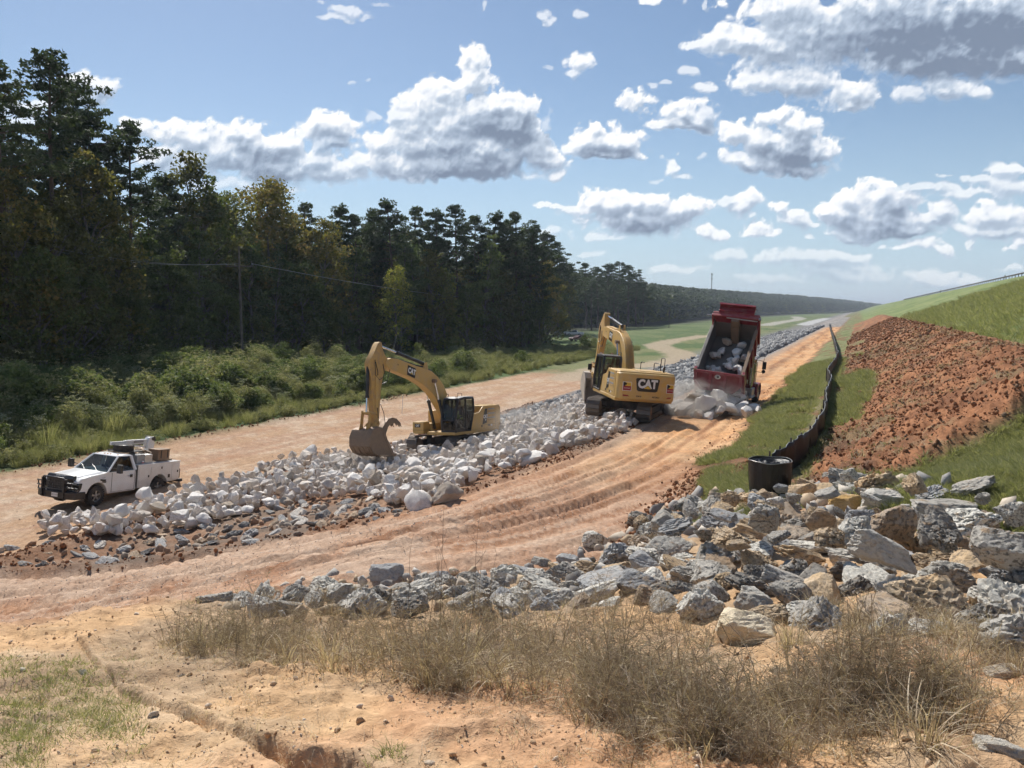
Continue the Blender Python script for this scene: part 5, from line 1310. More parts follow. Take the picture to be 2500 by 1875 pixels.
# ================================================================== PARKED VEHICLES FAR OFF
def far_vehicle(name, px, py, yaw, kind, mat, label, cat):
    g = ground_at(px, py, near=60)
    T = empty(name, tuple(g), pose_matrix(yaw), label, cat, 'vehicles parked at the wood edge')
    L = 2.45
    base = [(L, .45), (L + .02, .80), (L - .3, .98), (1.0, 1.08)]
    if kind == 'suv': pr = base + [(.35, 1.72), (-2.0, 1.76), (-2.40, 1.15), (-2.45, .45)]; gl = [(.95, 1.12), (.38, 1.66), (-1.95, 1.68), (-2.2, 1.16)]
    elif kind == 'pickup': pr = base + [(.45, 1.72), (-.75, 1.74), (-.95, 1.12), (-2.75, 1.12), (-2.8, .5)]; gl = [(.95, 1.12), (.47, 1.66), (-.70, 1.67), (-.80, 1.14)]
    else: pr = base + [(.35, 1.42), (-1.05, 1.42), (-1.9, 1.05), (-2.35, 1.0), (-2.4, .45)]; gl = [(.9, 1.05), (.36, 1.37), (-1.0, 1.37), (-1.6, 1.04)]
    pr = pr[:-1] + [(pr[-1][0], .42)]
    b = MB(); b.prism(pr, -.92, .92, ins=[.05, .05, .05, .04] + [.16] * 2 + [.05] * (len(pr) - 6)); b.build('body', mat, T, bevel=.05)
    b = MB(); b.prism(gl, -.905, .905, ins=[.0, .10, .10, .0]); b.build('window', M['glass_dark'], T)
    b = MB(); b.add([(gl[0][0] + .03, -.78, gl[0][1]), (gl[0][0] + .03, .78, gl[0][1]), (gl[1][0] + .04, .66, gl[1][1]), (gl[1][0] + .04, -.66, gl[1][1])], [(0, 1, 2, 3)]); b.build('windscreen', M['glass_dark'], T)
    for x in (1.45, -1.5):
        for s in (-1, 1):
            b = MB(); b.lathe([(.2, -.12), (.37, -.12), (.38, .12), (.2, .12)], c=(x, s * .82, .36), n=16); w2 = b.build('wheel', M['tyre'], T)
            b = MB(); b.lathe([(.001, -.10), (.21, -.10), (.21, .13), (.001, .13)], c=(x, s * .82 + (.0 if s > 0 else -.02), .36), n=12, caps=False); b.build('rim', M['rim'], w2)
    return T
M['maroon'] = paint('maroon_paint', (.10, .012, .025), .3, dirt=.1, coat=.4)
far_vehicle('parked_suv', 1372, 818, R_(-20), 'suv', M['white'], 'white sport utility vehicle parked behind the pole at the wood edge', 'car')
far_vehicle('parked_pickup', 1402, 820, R_(172), 'pickup', M['white'], 'far white pickup parked nose to the white sport utility vehicle', 'truck')
far_vehicle('parked_car', 1412, 833, R_(215), 'car', M['maroon'], 'maroon car parked on the grass before the white vehicles', 'car')

# ================================================================== ROCKS
def rock_mat():
    m, nt, b, out = newmat('limestone')
    oi = nt.nodes.new('ShaderNodeObjectInfo'); tc = nt.nodes.new('ShaderNodeTexCoord')
    ad = nt.nodes.new('ShaderNodeVectorMath'); ad.operation = 'ADD'
    nt.links.new(tc.outputs['Object'], ad.inputs[0])
    cb = nt.nodes.new('ShaderNodeCombineXYZ')
    nt.links.new(mth(nt, 'MULTIPLY', oi.outputs['Random'], 37.0), cb.inputs[0]); nt.links.new(mth(nt, 'MULTIPLY', oi.outputs['Random'], 11.0), cb.inputs[1])
    nt.links.new(cb.outputs[0], ad.inputs[1])
    v = ad.outputs[0]
    n1 = noise(nt, v, 1.3, 5, .6); n2 = noise(nt, v, 5.5, 7, .68); n3 = noise(nt, v, 2.3, 6, .6, .6)
    base = oi.outputs['Color']
    al = oi.outputs['Alpha']          # weathering: 1 = old and stained, 0 = fresh
    c = mix(nt, ramp(nt, n1, [(.42, 0.0), (.66, .55)]), base, mix(nt, .45, base, (.80, .76, .68)))
    c = mix(nt, mth(nt, 'MULTIPLY', ramp(nt, n3, [(.56, 0.0), (.66, .85)]), mth(nt, 'MULTIPLY_ADD', al, .75, .06)), c, (.40, .24, .11))
    dk = mth(nt, 'MULTIPLY', ramp(nt, n2, [(.50, 0.0), (.58, 1.0)]), mth(nt, 'MULTIPLY_ADD', al, .80, .0))
    c = mix(nt, dk, c, (.075, .072, .068))
    c = mix(nt, mth(nt, 'MULTIPLY', ramp(nt, noise(nt, v, 16, 4, .6), [(.3, .35), (.55, 0.0)]), .6), c, (.22, .18, .14))
    nt.links.new(c, b.inputs['Base Color'])
    b.inputs['Roughness'].default_value = .92; b.inputs['Specular IOR Level'].default_value = .2
    p = bump(nt, n2, .8, .022, None); bump(nt, noise(nt, v, 22, 5, .65), .6, .006, b, p)
    return m
M['rock'] = rock_mat()
def rock_mesh(name, seed, sub=4, planes=13, pit=.0, soft=14.0, flat=1.0):
    r = np.random.default_rng(seed)
    bm = bmesh.new(); bmesh.ops.create_icosphere(bm, subdivisions=sub, radius=1.0)
    co = np.array([v.co[:] for v in bm.verts]); fs = np.array([[v.index for v in f.verts] for f in bm.faces]); bm.free()
    n = r.normal(size=(planes, 3)); n /= np.linalg.norm(n, axis=1)[:, None]
    n = np.vstack([n, np.eye(3), -np.eye(3)])
    d = np.concatenate([r.uniform(.55, .92, planes), r.uniform(.8, 1.0, 6)])
    dots = co @ n.T
    rad = np.where(dots > .05, d[None, :] / np.maximum(dots, .05), 9.0)
    k = soft
    rr = -np.log(np.exp(-k * np.minimum(rad, 3)).sum(1)) / k
    p = co * rr[:, None]
    o = seed * 7.3
    f1 = fbm(p[:, 0] * 1.7 + o, p[:, 1] * 1.7, p[:, 2] * 1.7, oct=4, seed=seed)
    f2 = fbm(p[:, 0] * 5 + o, p[:, 1] * 5, p[:, 2] * 5, oct=4, seed=seed + 3, gain=.6)
    rg = np.abs(fbm(p[:, 0] * 3 + o, p[:, 1] * 3, p[:, 2] * 3, oct=3, seed=seed + 5))
    lay = fbm(p[:, 0] * .8 + o, p[:, 1] * .8, p[:, 2] * 6.0, oct=3, seed=seed + 9)
    dsp = 1 + .15 * f1 + .075 * f2 + .045 * lay
    if pit: dsp = dsp - pit * sstep(.16, .02, rg) - pit * .8 * sstep(.25, .6, fbm(p[:, 0] * 6 + o, p[:, 1] * 6, p[:, 2] * 6, oct=2, seed=seed + 8))
    p = p * dsp[:, None]
    p[:, 2] *= flat
    p /= np.abs(p).max()
    me = np_mesh(name, p, fs, M['rock'], True)
    if sub >= 3: me.set_sharp_from_angle(angle=R_(26 if sub == 5 else 30))
    return me
RK_OLD = [rock_mesh('boulder', 100 + i, 5, 15 + i % 4, [.12, .05, .20, .07, .03, .16, .09, .03, .18, .06][i], 34 + 14 * (i % 3), [.75, .8, .9, .62, .85, .7, .95, .55, .8, .7][i]) for i in range(10)]
RK_NEW = [rock_mesh('white_boulder', 200 + i, 4 if i < 4 else 3, 9 + i % 5, .04, 70, [.8, .9, .7, .85, .75, .95, .8, .65][i]) for i in range(8)]
RK_LOW = [rock_mesh('stone', 300 + i, 1, 9, 0, 18, .7) for i in range(4)]
def poly_world(pts): return [tuple(ground_at(a, b)[:2]) for a, b in pts]
def in_poly(x, y, P):
    c = np.zeros(np.shape(x), bool); n = len(P); j = n - 1
    for i in range(n):
        xi, yi = P[i]; xj, yj = P[j]
        c ^= ((yi > y) != (yj > y)) & (x < (xj - xi) * (y - yi) / (yj - yi + 1e-12) + xi)
        j = i
    return c
def scatter_pts(P, n, dmin, seed, taken=None):
    """dart throwing; dmin is a number or a function of (x, y)"""
    r = np.random.default_rng(seed)
    xs = [p[0] for p in P]; ys = [p[1] for p in P]
    cell = 1.0; grid = {}
    out = []
    def put(x, y, d): grid.setdefault((int(x // cell), int(y // cell)), []).append((x, y, d))
    for q in (taken or []): put(*q)
    X = r.uniform(min(xs), max(xs), n); Y = r.uniform(min(ys), max(ys), n)
    ok = in_poly(X, Y, P)
    for x, y in zip(X[ok], Y[ok]):
        d = dmin(x, y, r) if callable(dmin) else dmin
        good = True
        for i in range(int(x // cell) - 1, int(x // cell) + 2):
            for j in range(int(y // cell) - 1, int(y // cell) + 2):
                for (a, b_, e) in grid.get((i, j), ()):
                    if (a - x) ** 2 + (b_ - y) ** 2 < ((d + e) / 2) ** 2: good = False; break
                if not good: break
            if not good: break
        if good: out.append((x, y, d)); put(x, y, d)
    return out
def put_rock(me, name, p, size, col, label, cat, group, old=1.0, rot=None, asp=None, seed=None):
    o = bpy.data.objects.new(name, me); C.objects.link(o)
    r = rng
    a = asp if asp is not None else (r.uniform(.85, 1.2), r.uniform(.75, 1.05), r.uniform(.70, 1.05))
    o.scale = (size * .5 * a[0], size * .5 * a[1], size * .5 * a[2])
    o.rotation_euler = rot if rot is not None else (r.uniform(-.5, .5), r.uniform(-.5, .5), r.uniform(0, 6.28))
    o.location = p
    o.color = (*col, old)
    return tag(o, label, cat, group)

# ---- GN scatter for what nobody could count
def scatter_obj(name, protos, pos, rot, scl, idx=None, label=None, cols=None, group=None, cat=None):
    """one object: points with instances of the given meshes"""
    n = len(pos)
    me = bpy.data.meshes.new(name); me.vertices.add(n); me.vertices.foreach_set('co', np.asarray(pos, np.float32).ravel())
    a = me.attributes.new('rot', 'FLOAT_VECTOR', 'POINT'); a.data.foreach_set('vector', np.asarray(rot, np.float32).ravel())
    a = me.attributes.new('scl', 'FLOAT_VECTOR', 'POINT'); a.data.foreach_set('vector', np.asarray(scl, np.float32).ravel())
    a = me.attributes.new('idx', 'INT', 'POINT'); a.data.foreach_set('value', np.asarray(idx if idx is not None else rng.integers(0, len(protos), n), np.int32))
    a = me.attributes.new('tint', 'FLOAT_COLOR', 'POINT')
    cc = np.ones((n, 4), np.float32)
    if cols is not None: cc[:, :np.asarray(cols).shape[1]] = cols
    a.data.foreach_set('color', cc.ravel())
    o = link(name, me)
    col = bpy.data.collections.new(name + '_kinds')
    for k, pm in enumerate(protos):
        po = bpy.data.objects.new('%s_kind_%02d' % (name, k), pm); col.objects.link(po)
    g = bpy.data.node_groups.new(name, 'GeometryNodeTree')
    g.interface.new_socket('Geometry', in_out='INPUT', socket_type='NodeSocketGeometry')
    g.interface.new_socket('Geometry', in_out='OUTPUT', socket_type='NodeSocketGeometry')
    gi = g.nodes.new('NodeGroupInput'); go = g.nodes.new('NodeGroupOutput')
    ci = g.nodes.new('GeometryNodeCollectionInfo'); ci.inputs[0].default_value = col
    ci.inputs['Separate Children'].default_value = True; ci.inputs['Reset Children'].default_value = True
    ip = g.nodes.new('GeometryNodeInstanceOnPoints'); ip.inputs['Pick Instance'].default_value = True
    def na(nm, t):
        x = g.nodes.new('GeometryNodeInputNamedAttribute'); x.data_type = t; x.inputs[0].default_value = nm
        return [q for q in x.outputs if q.enabled and q.name == 'Attribute'][0]
    e2 = g.nodes.new('FunctionNodeEulerToRotation')
    g.links.new(na('rot', 'FLOAT_VECTOR'), e2.inputs[0])
    g.links.new(gi.outputs[0], ip.inputs['Points']); g.links.new(ci.outputs[0], ip.inputs['Instance'])
    g.links.new(na('idx', 'INT'), ip.inputs['Instance Index']); g.links.new(e2.outputs[0], ip.inputs['Rotation']); g.links.new(na('scl', 'FLOAT_VECTOR'), ip.inputs['Scale'])
    g.links.new(ip.outputs[0], go.inputs[0])
    md = o.modifiers.new('scatter', 'NODES'); md.node_group = g
    if label: o['label'] = label
    o['kind'] = 'stuff'
    return o
def stuff_rock_mat(name, cols):
    m, nt, b, out = newmat(name)
    oi = nt.nodes.new('ShaderNodeObjectInfo'); tc = nt.nodes.new('ShaderNodeTexCoord')
    c = ramp(nt, oi.outputs['Random'], cols)
    n = noise(nt, tc.outputs['Object'], 2.2, 6, .65)
    c = mix(nt, ramp(nt, n, [(.30, .45), (.5, 0.0)]), c, (.20, .15, .11))
    nt.links.new(c, b.inputs['Base Color']); b.inputs['Roughness'].default_value = .95; b.inputs['Specular IOR Level'].default_value = .15
    bump(nt, n, .5, .01, b)
    return m
def with_mat(meshes, mat):
    out = []
    for me in meshes:
        c = me.copy(); c.materials.clear(); c.materials.append(mat); out.append(c)
    return out

E1i = EX1.matrix_world.inverted(); E2i = EX2.matrix_world.inverted()
EX1.matrix_world; 
def clear_of_machines(x, y, r_):
    for (L, M_, ty) in (((-3.272, 43.798), 4.191, 0), ((6.095, 40.53), 1.70, -29)):
        a = M_ + R_(ty)
        dx, dy = x - L[0], y - L[1]
        u, v = dx * math.cos(a) + dy * math.sin(a), -dx * math.sin(a) + dy * math.cos(a)
        if ty == 0 and abs(u) < 2.5 + r_ and abs(v) < 1.75 + r_: return False
        if ty != 0 and abs(u) < 2.5 + r_ and abs(abs(v) - 1.3) < .42 + r_: return False
    return True

WHITE_POLY = poly_world([(95, 1292), (250, 1272), (430, 1222), (560, 1185), (700, 1135), (850, 1118), (1000, 1092), (1150, 1062), (1250, 1040), (1420, 975), (1480, 985), (1560, 1035), (1520, 1062), (1440, 1090), (1350, 1108), (1310, 1135), (1180, 1165), (1120, 1205), (1060, 1235), (1000, 1255), (900, 1215), (760, 1225), (620, 1255), (480, 1292), (350, 1312), (250, 1322), (120, 1325)])
OLDSTRIP = poly_world([(-60, 1345), (0, 1340), (120, 1325), (350, 1315), (480, 1295), (620, 1258), (760, 1228), (900, 1218), (990, 1262), (870, 1292), (760, 1312), (600, 1340), (450, 1358), (300, 1378), (150, 1388), (0, 1394), (-60, 1400)])
def white_size(x, y, r):
    return float(np.clip(r.lognormal(-.82, .34), .22, 1.0))
wp = [(x, y, d) for (x, y, d) in scatter_pts(WHITE_POLY, 22000, lambda x, y, r: white_size(x, y, r) * .72, 11)]
pts_all = []
for (x, y, d) in wp:
    if not clear_of_machines(x, y, d * .35): continue
    size = d / .70
    heap = .16 + .22 * max(0, float(vnoise(np.array([x * .5]), np.array([y * .5]), seed=77)[0]))
    pts_all.append((x, y, hz(x, y, False) + heap + .06 * rng.random(), size))
# a second layer perched in the gaps
wp2 = scatter_pts(WHITE_POLY, 6000, lambda x, y, r: white_size(x, y, r) * 1.05, 12)
for (x, y, d) in wp2:
    if clear_of_machines(x, y, d * .4) and rng.random() < .8: pts_all.append((x, y, hz(x, y, False) + .50 + .18 * rng.random(), d / 1.05 * .95))
for (px, py, wd) in [(1022, 1222, 68), (1092, 1205, 66), (1008, 1160, 62), (1300, 1110, 60), (960, 1180, 58)]:
    g = ground_at(px, py + 26); pts_all.append((g[0], g[1], g[2] + .30, 1.15 * wd / FP * g[1]))
def white_col():
    v = rng.random()
    if v < .62: c = np.array((.80, .755, .705)) * rng.uniform(.9, 1.06)
    elif v < .85: c = np.array((.64, .57, .50)) * rng.uniform(.85, 1.1)
    else: c = np.array((.47, .39, .31)) * rng.uniform(.8, 1.15)
    return tuple(np.clip(c, 0, .86))
order = sorted(range(len(pts_all)), key=lambda i: -pts_all[i][3] / math.hypot(pts_all[i][0], pts_all[i][1]))
NIND = 225
def where_white(x, y):
    s, t = to_st(x, y)
    px = CXP + FP * x / (y * math.cos(PITCH) + 7 * math.sin(PITCH))
    if px < 330: a = 'at the low left end of the bed'
    elif px < 560: a = 'in front of the parked pickup'
    elif px < 820: a = 'between the pickup and the digging bucket'
    elif px < 1080: a = 'below the digging bucket'
    elif px < 1300: a = 'in front of the digging excavator'
    else: a = 'at the tracks of the turned excavator'
    return a
for k, i in enumerate(order[:NIND]):
    x, y, z, size = pts_all[i]
    c = white_col(); old = float(rng.choice([.0, .08, .2, .4], p=[.3, .35, .2, .15]))
    sz = 'large ' if size > .72 else ('small ' if size < .48 else '')
    cn = 'chalk white' if c[2] > .60 else ('creamy' if c[0] > .5 else 'tan')
    w_ = where_white(x, y)
    s_, t_ = to_st(x, y); w_ += ', far side' if t_ < -20.5 else (', middle' if t_ < -15.5 else ', near side')
    put_rock(RK_NEW[int(rng.integers(len(RK_NEW)))], 'white_boulder', (x, y, z), size, c, '%s%s boulder %s' % (sz, cn, w_), 'boulder', '%s%s boulders %s' % (sz, cn, w_), old)
rest = [pts_all[i] for i in order[NIND:]]
M['rock_pale'] = stuff_rock_mat('pale_limestone', [(0, (.48, .42, .36)), (.3, (.66, .60, .54)), (.7, (.76, .71, .66)), (1, (.50, .40, .31))])
scatter_obj('riprap', with_mat(RK_NEW[:5], M['rock_pale']), [(p[0], p[1], p[2]) for p in rest], rng.uniform(-3, 3, (len(rest), 3)), [(p[3] * .5 * rng.uniform(.8, 1.15), p[3] * .5 * rng.uniform(.75, 1), p[3] * .5 * rng.uniform(.65, .95)) for p in rest],
            label='the rest of the white limestone riprap filling the bed')
# ---- older, muddy stones along the near edge of the bed
op = scatter_pts(OLDSTRIP, 9000, lambda x, y, r: float(np.clip(r.lognormal(-1.12, .38), .14, .62)) * .95, 13)
M['rock_mud'] = stuff_rock_mat('muddy_stone', [(0, (.36, .20, .11)), (.3, (.38, .32, .26)), (.55, (.56, .48, .39)), (.75, (.22, .18, .15)), (1, (.44, .27, .16))])
big = sorted(op, key=lambda q: -q[2])[:70]; small = [q for q in op if q not in big][::2]
OC = [((.44, .43, .42), 'grey'), ((.50, .36, .24), 'muddy brown'), ((.66, .60, .53), 'pale'), ((.24, .235, .23), 'dark')]
for (x, y, d) in big:
    c, cn = OC[int(rng.integers(4))]
    px = CXP + FP * x / (y * math.cos(PITCH) + 7 * math.sin(PITCH))
    w_ = 'by the rutted road below the pickup' if px < 450 else ('by the rutted road, left of the big pair' if px < 860 else 'in mud beside the big white pair')
    put_rock(RK_OLD[int(rng.integers(10))], 'stone', (x, y, hz(x, y, False) + .05), d * 1.15, c, '%s half buried stone %s' % (cn, w_), 'stone', '%s stones %s' % (cn, w_), .7, asp=(1.1, .9, .6))
scatter_obj('rubble', with_mat(RK_LOW, M['rock_mud']), [(x, y, hz(x, y, False) + .02) for x, y, d in small], rng.uniform(-3, 3, (len(small), 3)), [(d * .55 * rng.uniform(.8, 1.3), d * .5, d * .36) for x, y, d in small], label='small muddy stones between the white bed and the rutted road')
# ---- clods, pebbles: churned soil along the bed, on the bank and on the spoil heap
def band(s0, s1, t0, t1, n, curved=False, seed=1):
    r = np.random.default_rng(seed)
    s = r.uniform(s0, s1, n); t = r.uniform(t0, t1, n)
    if curved:
        x = r.uniform(-26, 12, n * 14); y = r.uniform(10, 46, n * 14); c = road_coord(x, y); k = (c > t0) & (c < t1); return x[k][:n], y[k][:n]
    return to_xy(s, t)
M['clod'] = stuff_rock_mat('soil_clod', [(0, (.20, .095, .05)), (.4, (.28, .13, .065)), (.75, (.35, .17, .085)), (1, (.17, .12, .08))])
M['clod2'] = stuff_rock_mat('dry_clod', [(0, (.50, .31, .17)), (.5, (.60, .42, .26)), (.8, (.62, .54, .45)), (1, (.42, .28, .17))])
CLOD = with_mat(RK_LOW, M['clod']); CLOD2 = with_mat(RK_LOW, M['clod2'])
P_ = []
for (a, n, r0, r1) in ((band(17, 60, -1.2, 6.0, 22000, seed=21), 0, .025, .12), (band(60, 150, -1.2, 6.0, 8000, seed=22), 0, .07, .26), (band(12, 44, -10.8, -9.8, 2500, True, seed=23), 0, .03, .13), (band(14, 60, -25.4, -24.2, 1800, seed=24), 0, .04, .16), (band(26, 46, -14, -9.6, 2600, seed=25), 0, .03, .12), (band(17, 26, -5.2, -2.2, 1800, seed=27), 0, .03, .14), (band(17, 60, -5.6, -4.0, 900, seed=28), 0, .02, .09), (band(20, 62, -38.8, -37.8, 900, seed=26), 0, .03, .14)):
    X, Y = a
    r = r0 + (r1 - r0) * rng.random(len(X)) ** 4.0
    s, t = to_st(X, Y)
    if n == 0 and t.mean() > 0:
        k = mound_add(s, t)[1] > .45; X, Y, r = X[k], Y[k], r[k]
    Z = height(X, Y)
    P_.append(np.stack([X, Y, Z + r * .3, r], 1))
P_ = np.concatenate(P_)
P_[:, 3] *= .62
scatter_obj('soil_clods', CLOD, P_[:, :3], rng.uniform(-3, 3, (len(P_), 3)), P_[:, 3:4] * rng.uniform(.7, 1.3, (len(P_), 3)), label='loose clods of red brown soil on the spoil heap and along the road edges')
r = np.random.default_rng(5)
yy = r.uniform(2.2, 11, 3200) ** 1.0; xx = r.uniform(-.75, .75, 3200) * yy
Bz, ov = bank(xx, yy); k = (ov < .3)
xx, yy = xx[k], yy[k]; rr = .004 + .024 * r.random(len(xx)) ** 6
zz = height(xx, yy)
n_ = 14000; y2 = r.uniform(2.4, 9.5, n_); x2 = r.uniform(-.72, .72, n_) * y2; k2 = (bank(x2, y2)[1] < .3) & (vnoise(x2 * 2.2, y2 * 2.2, seed=99) > .42); x2, y2 = x2[k2], y2[k2]; r2 = .003 + .007 * r.random(len(x2)) ** 2
xx = np.concatenate([xx, x2]); yy = np.concatenate([yy, y2]); rr = np.concatenate([rr, r2]); zz = np.concatenate([zz, height(x2, y2)])
scatter_obj('pebbles', CLOD2, np.stack([xx, yy, zz + rr * .3], 1), r.uniform(-3, 3, (len(xx), 3)), rr[:, None] * r.uniform(.7, 1.4, (len(xx), 3)), label='pebbles and crumbs of dry soil on the yellow bank')
xx = np.concatenate([r.uniform(-20, 14, 14000), r.uniform(-18, 2, 12000)]); yy = np.concatenate([r.uniform(8, 44, 14000), r.uniform(12, 23, 12000)]); s, t = to_st(xx, yy); c_ = road_coord(xx, yy); k = (c_ > -9.7) & (c_ < -4.5) & (r.random(26000) < .85); xx, yy, s, t = xx[k], yy[k], s[k], t[k]
k = bank(xx, yy)[0] < np.interp(t, TT, TH) - .3; xx, yy = xx[k], yy[k]
s2 = r.uniform(10, 60, 8000); t2 = r.uniform(-37.5, -25.5, 8000); x2, y2 = to_xy(s2, t2); xx = np.concatenate([xx, x2]); yy = np.concatenate([yy, y2])
rr = .005 + .016 * r.random(len(xx)) ** 3
M['gravel'] = stuff_rock_mat('road_gravel', [(0, (.36, .25, .18)), (.4, (.52, .42, .35)), (1, (.66, .60, .54))])
scatter_obj('gravel', with_mat(RK_LOW, M['gravel']), np.stack([xx, yy, height(xx, yy) + rr * .2], 1), r.uniform(-3, 3, (len(xx), 3)), rr[:, None] * r.uniform(.7, 1.4, (len(xx), 3)), label='pale gravel strewn over the dirt roads')
# ---- far grey riprap
n = 15000
s = 44 + (285 - 44) * r.random(n) ** 1.35; t = r.uniform(-24.2, -10.6, n)
kk = (s > 52) | (t < -16.5)
s, t = s[kk], t[kk]
xx, yy = to_xy(s, t); sz = (.16 + .26 * r.random(len(xx)) ** 1.5) * (1 + s / 260)
M['rock_grey'] = stuff_rock_mat('grey_riprap', [(0, (.13, .13, .135)), (.5, (.24, .245, .25)), (.85, (.36, .36, .36)), (1, (.50, .49, .47))])
scatter_obj('grey_riprap', with_mat(RK_LOW, M['rock_grey']), np.stack([xx, yy, height(xx, yy, False) + .08], 1), r.uniform(-3, 3, (len(xx), 3)), sz[:, None] * r.uniform(.7, 1.2, (len(xx), 3)) * np.array([1, 1, .7]), label='older grey riprap running away behind the excavator and truck')

# ---- dumped load
Tm = Matrix.Translation((11.326, 42.408, -5.60)) @ pose_matrix(1.112, 0, .085).to_4x4()
Bm = Tm @ Matrix.Translation((0, 0, 1.28)) @ Euler((R_(1.2), -.659, 0)).to_matrix().to_4x4()
r = np.random.default_rng(31)
pile = []
for k in range(34):
    u = r.uniform(-3.3, .1); v = r.normal(0, 1.05)
    if abs(v) > 2.2: continue
    top = 1.18 * max(0, 1 - ((u + .9) / 2.5) ** 2) * max(0, 1 - (v / 2.3) ** 2)
    size = float(np.clip(r.lognormal(-.42, .28), .4, 1.15))
    zz_ = r.uniform(0, 1) * max(0, top - .1)
    if u > -.9: zz_ = min(zz_, .55)
    pile.append((u, v, zz_, size))
pile += [(-2.3, .25, .35, 1.35), (-2.0, -1.0, .35, 1.0), (-1.9, 1.9, .35, 1.05), (-2.9, 1.2, .3, .95), (-1.7, .9, .8, .95), (-1.5, -.35, .85, .95), (-2.7, -.7, .3, .8), (-2.6, -2.0, .25, .7), (-2.4, -2.6, .2, .45), (-1.0, 2.6, .3, .8)]
for (u, v, z, size) in pile:
    P = Tm @ Vector((u, v, 0)); g = hz(P.x, P.y, False)
    c = white_col(); nm = 'large' if size > .9 else 'broken'
    put_rock(RK_NEW[int(r.integers(8))], 'white_boulder', (P.x, P.y, g + z + .16 * size), size, c, '%s pale boulder in the dusty heap behind the dump truck' % nm, 'boulder', '%s boulders dumped behind the truck' % nm, .15)
for k in range(34):
    a = r.uniform(-.1, 2.5); y = r.uniform(-1.0, 1.0); size = r.uniform(.30, .62)
    P = Bm @ Vector((a, y, size * .36 + (.25 if r.random() < .3 else 0)))
    put_rock(RK_NEW[int(r.integers(8))], 'white_boulder', P, size, white_col(), 'pale boulder sliding down inside the raised truck bed', 'boulder', 'boulders still in the truck bed', .15)
for (px, py, sz_) in ((1775, 833, .62), (1762, 857, .60), (1800, 860, .68), (1743, 868, .55), (1812, 842, .5), (1782, 888, .5), (1810, 905, .75)):
    rr_ = ray(px, py); Bi = Bm.inverted(); o_ = Bi @ Vector((0, 0, 0)); d_ = (Bi.to_3x3() @ Vector(rr_)); kk = (sz_ * .4 - o_.z) / d_.z; P = Bm @ (o_ + d_ * kk)
    put_rock(RK_NEW[int(r.integers(8))], 'white_boulder', P, sz_, white_col(), 'larger white boulder high in the raised truck bed', 'boulder', 'larger boulders in the truck bed', .1)

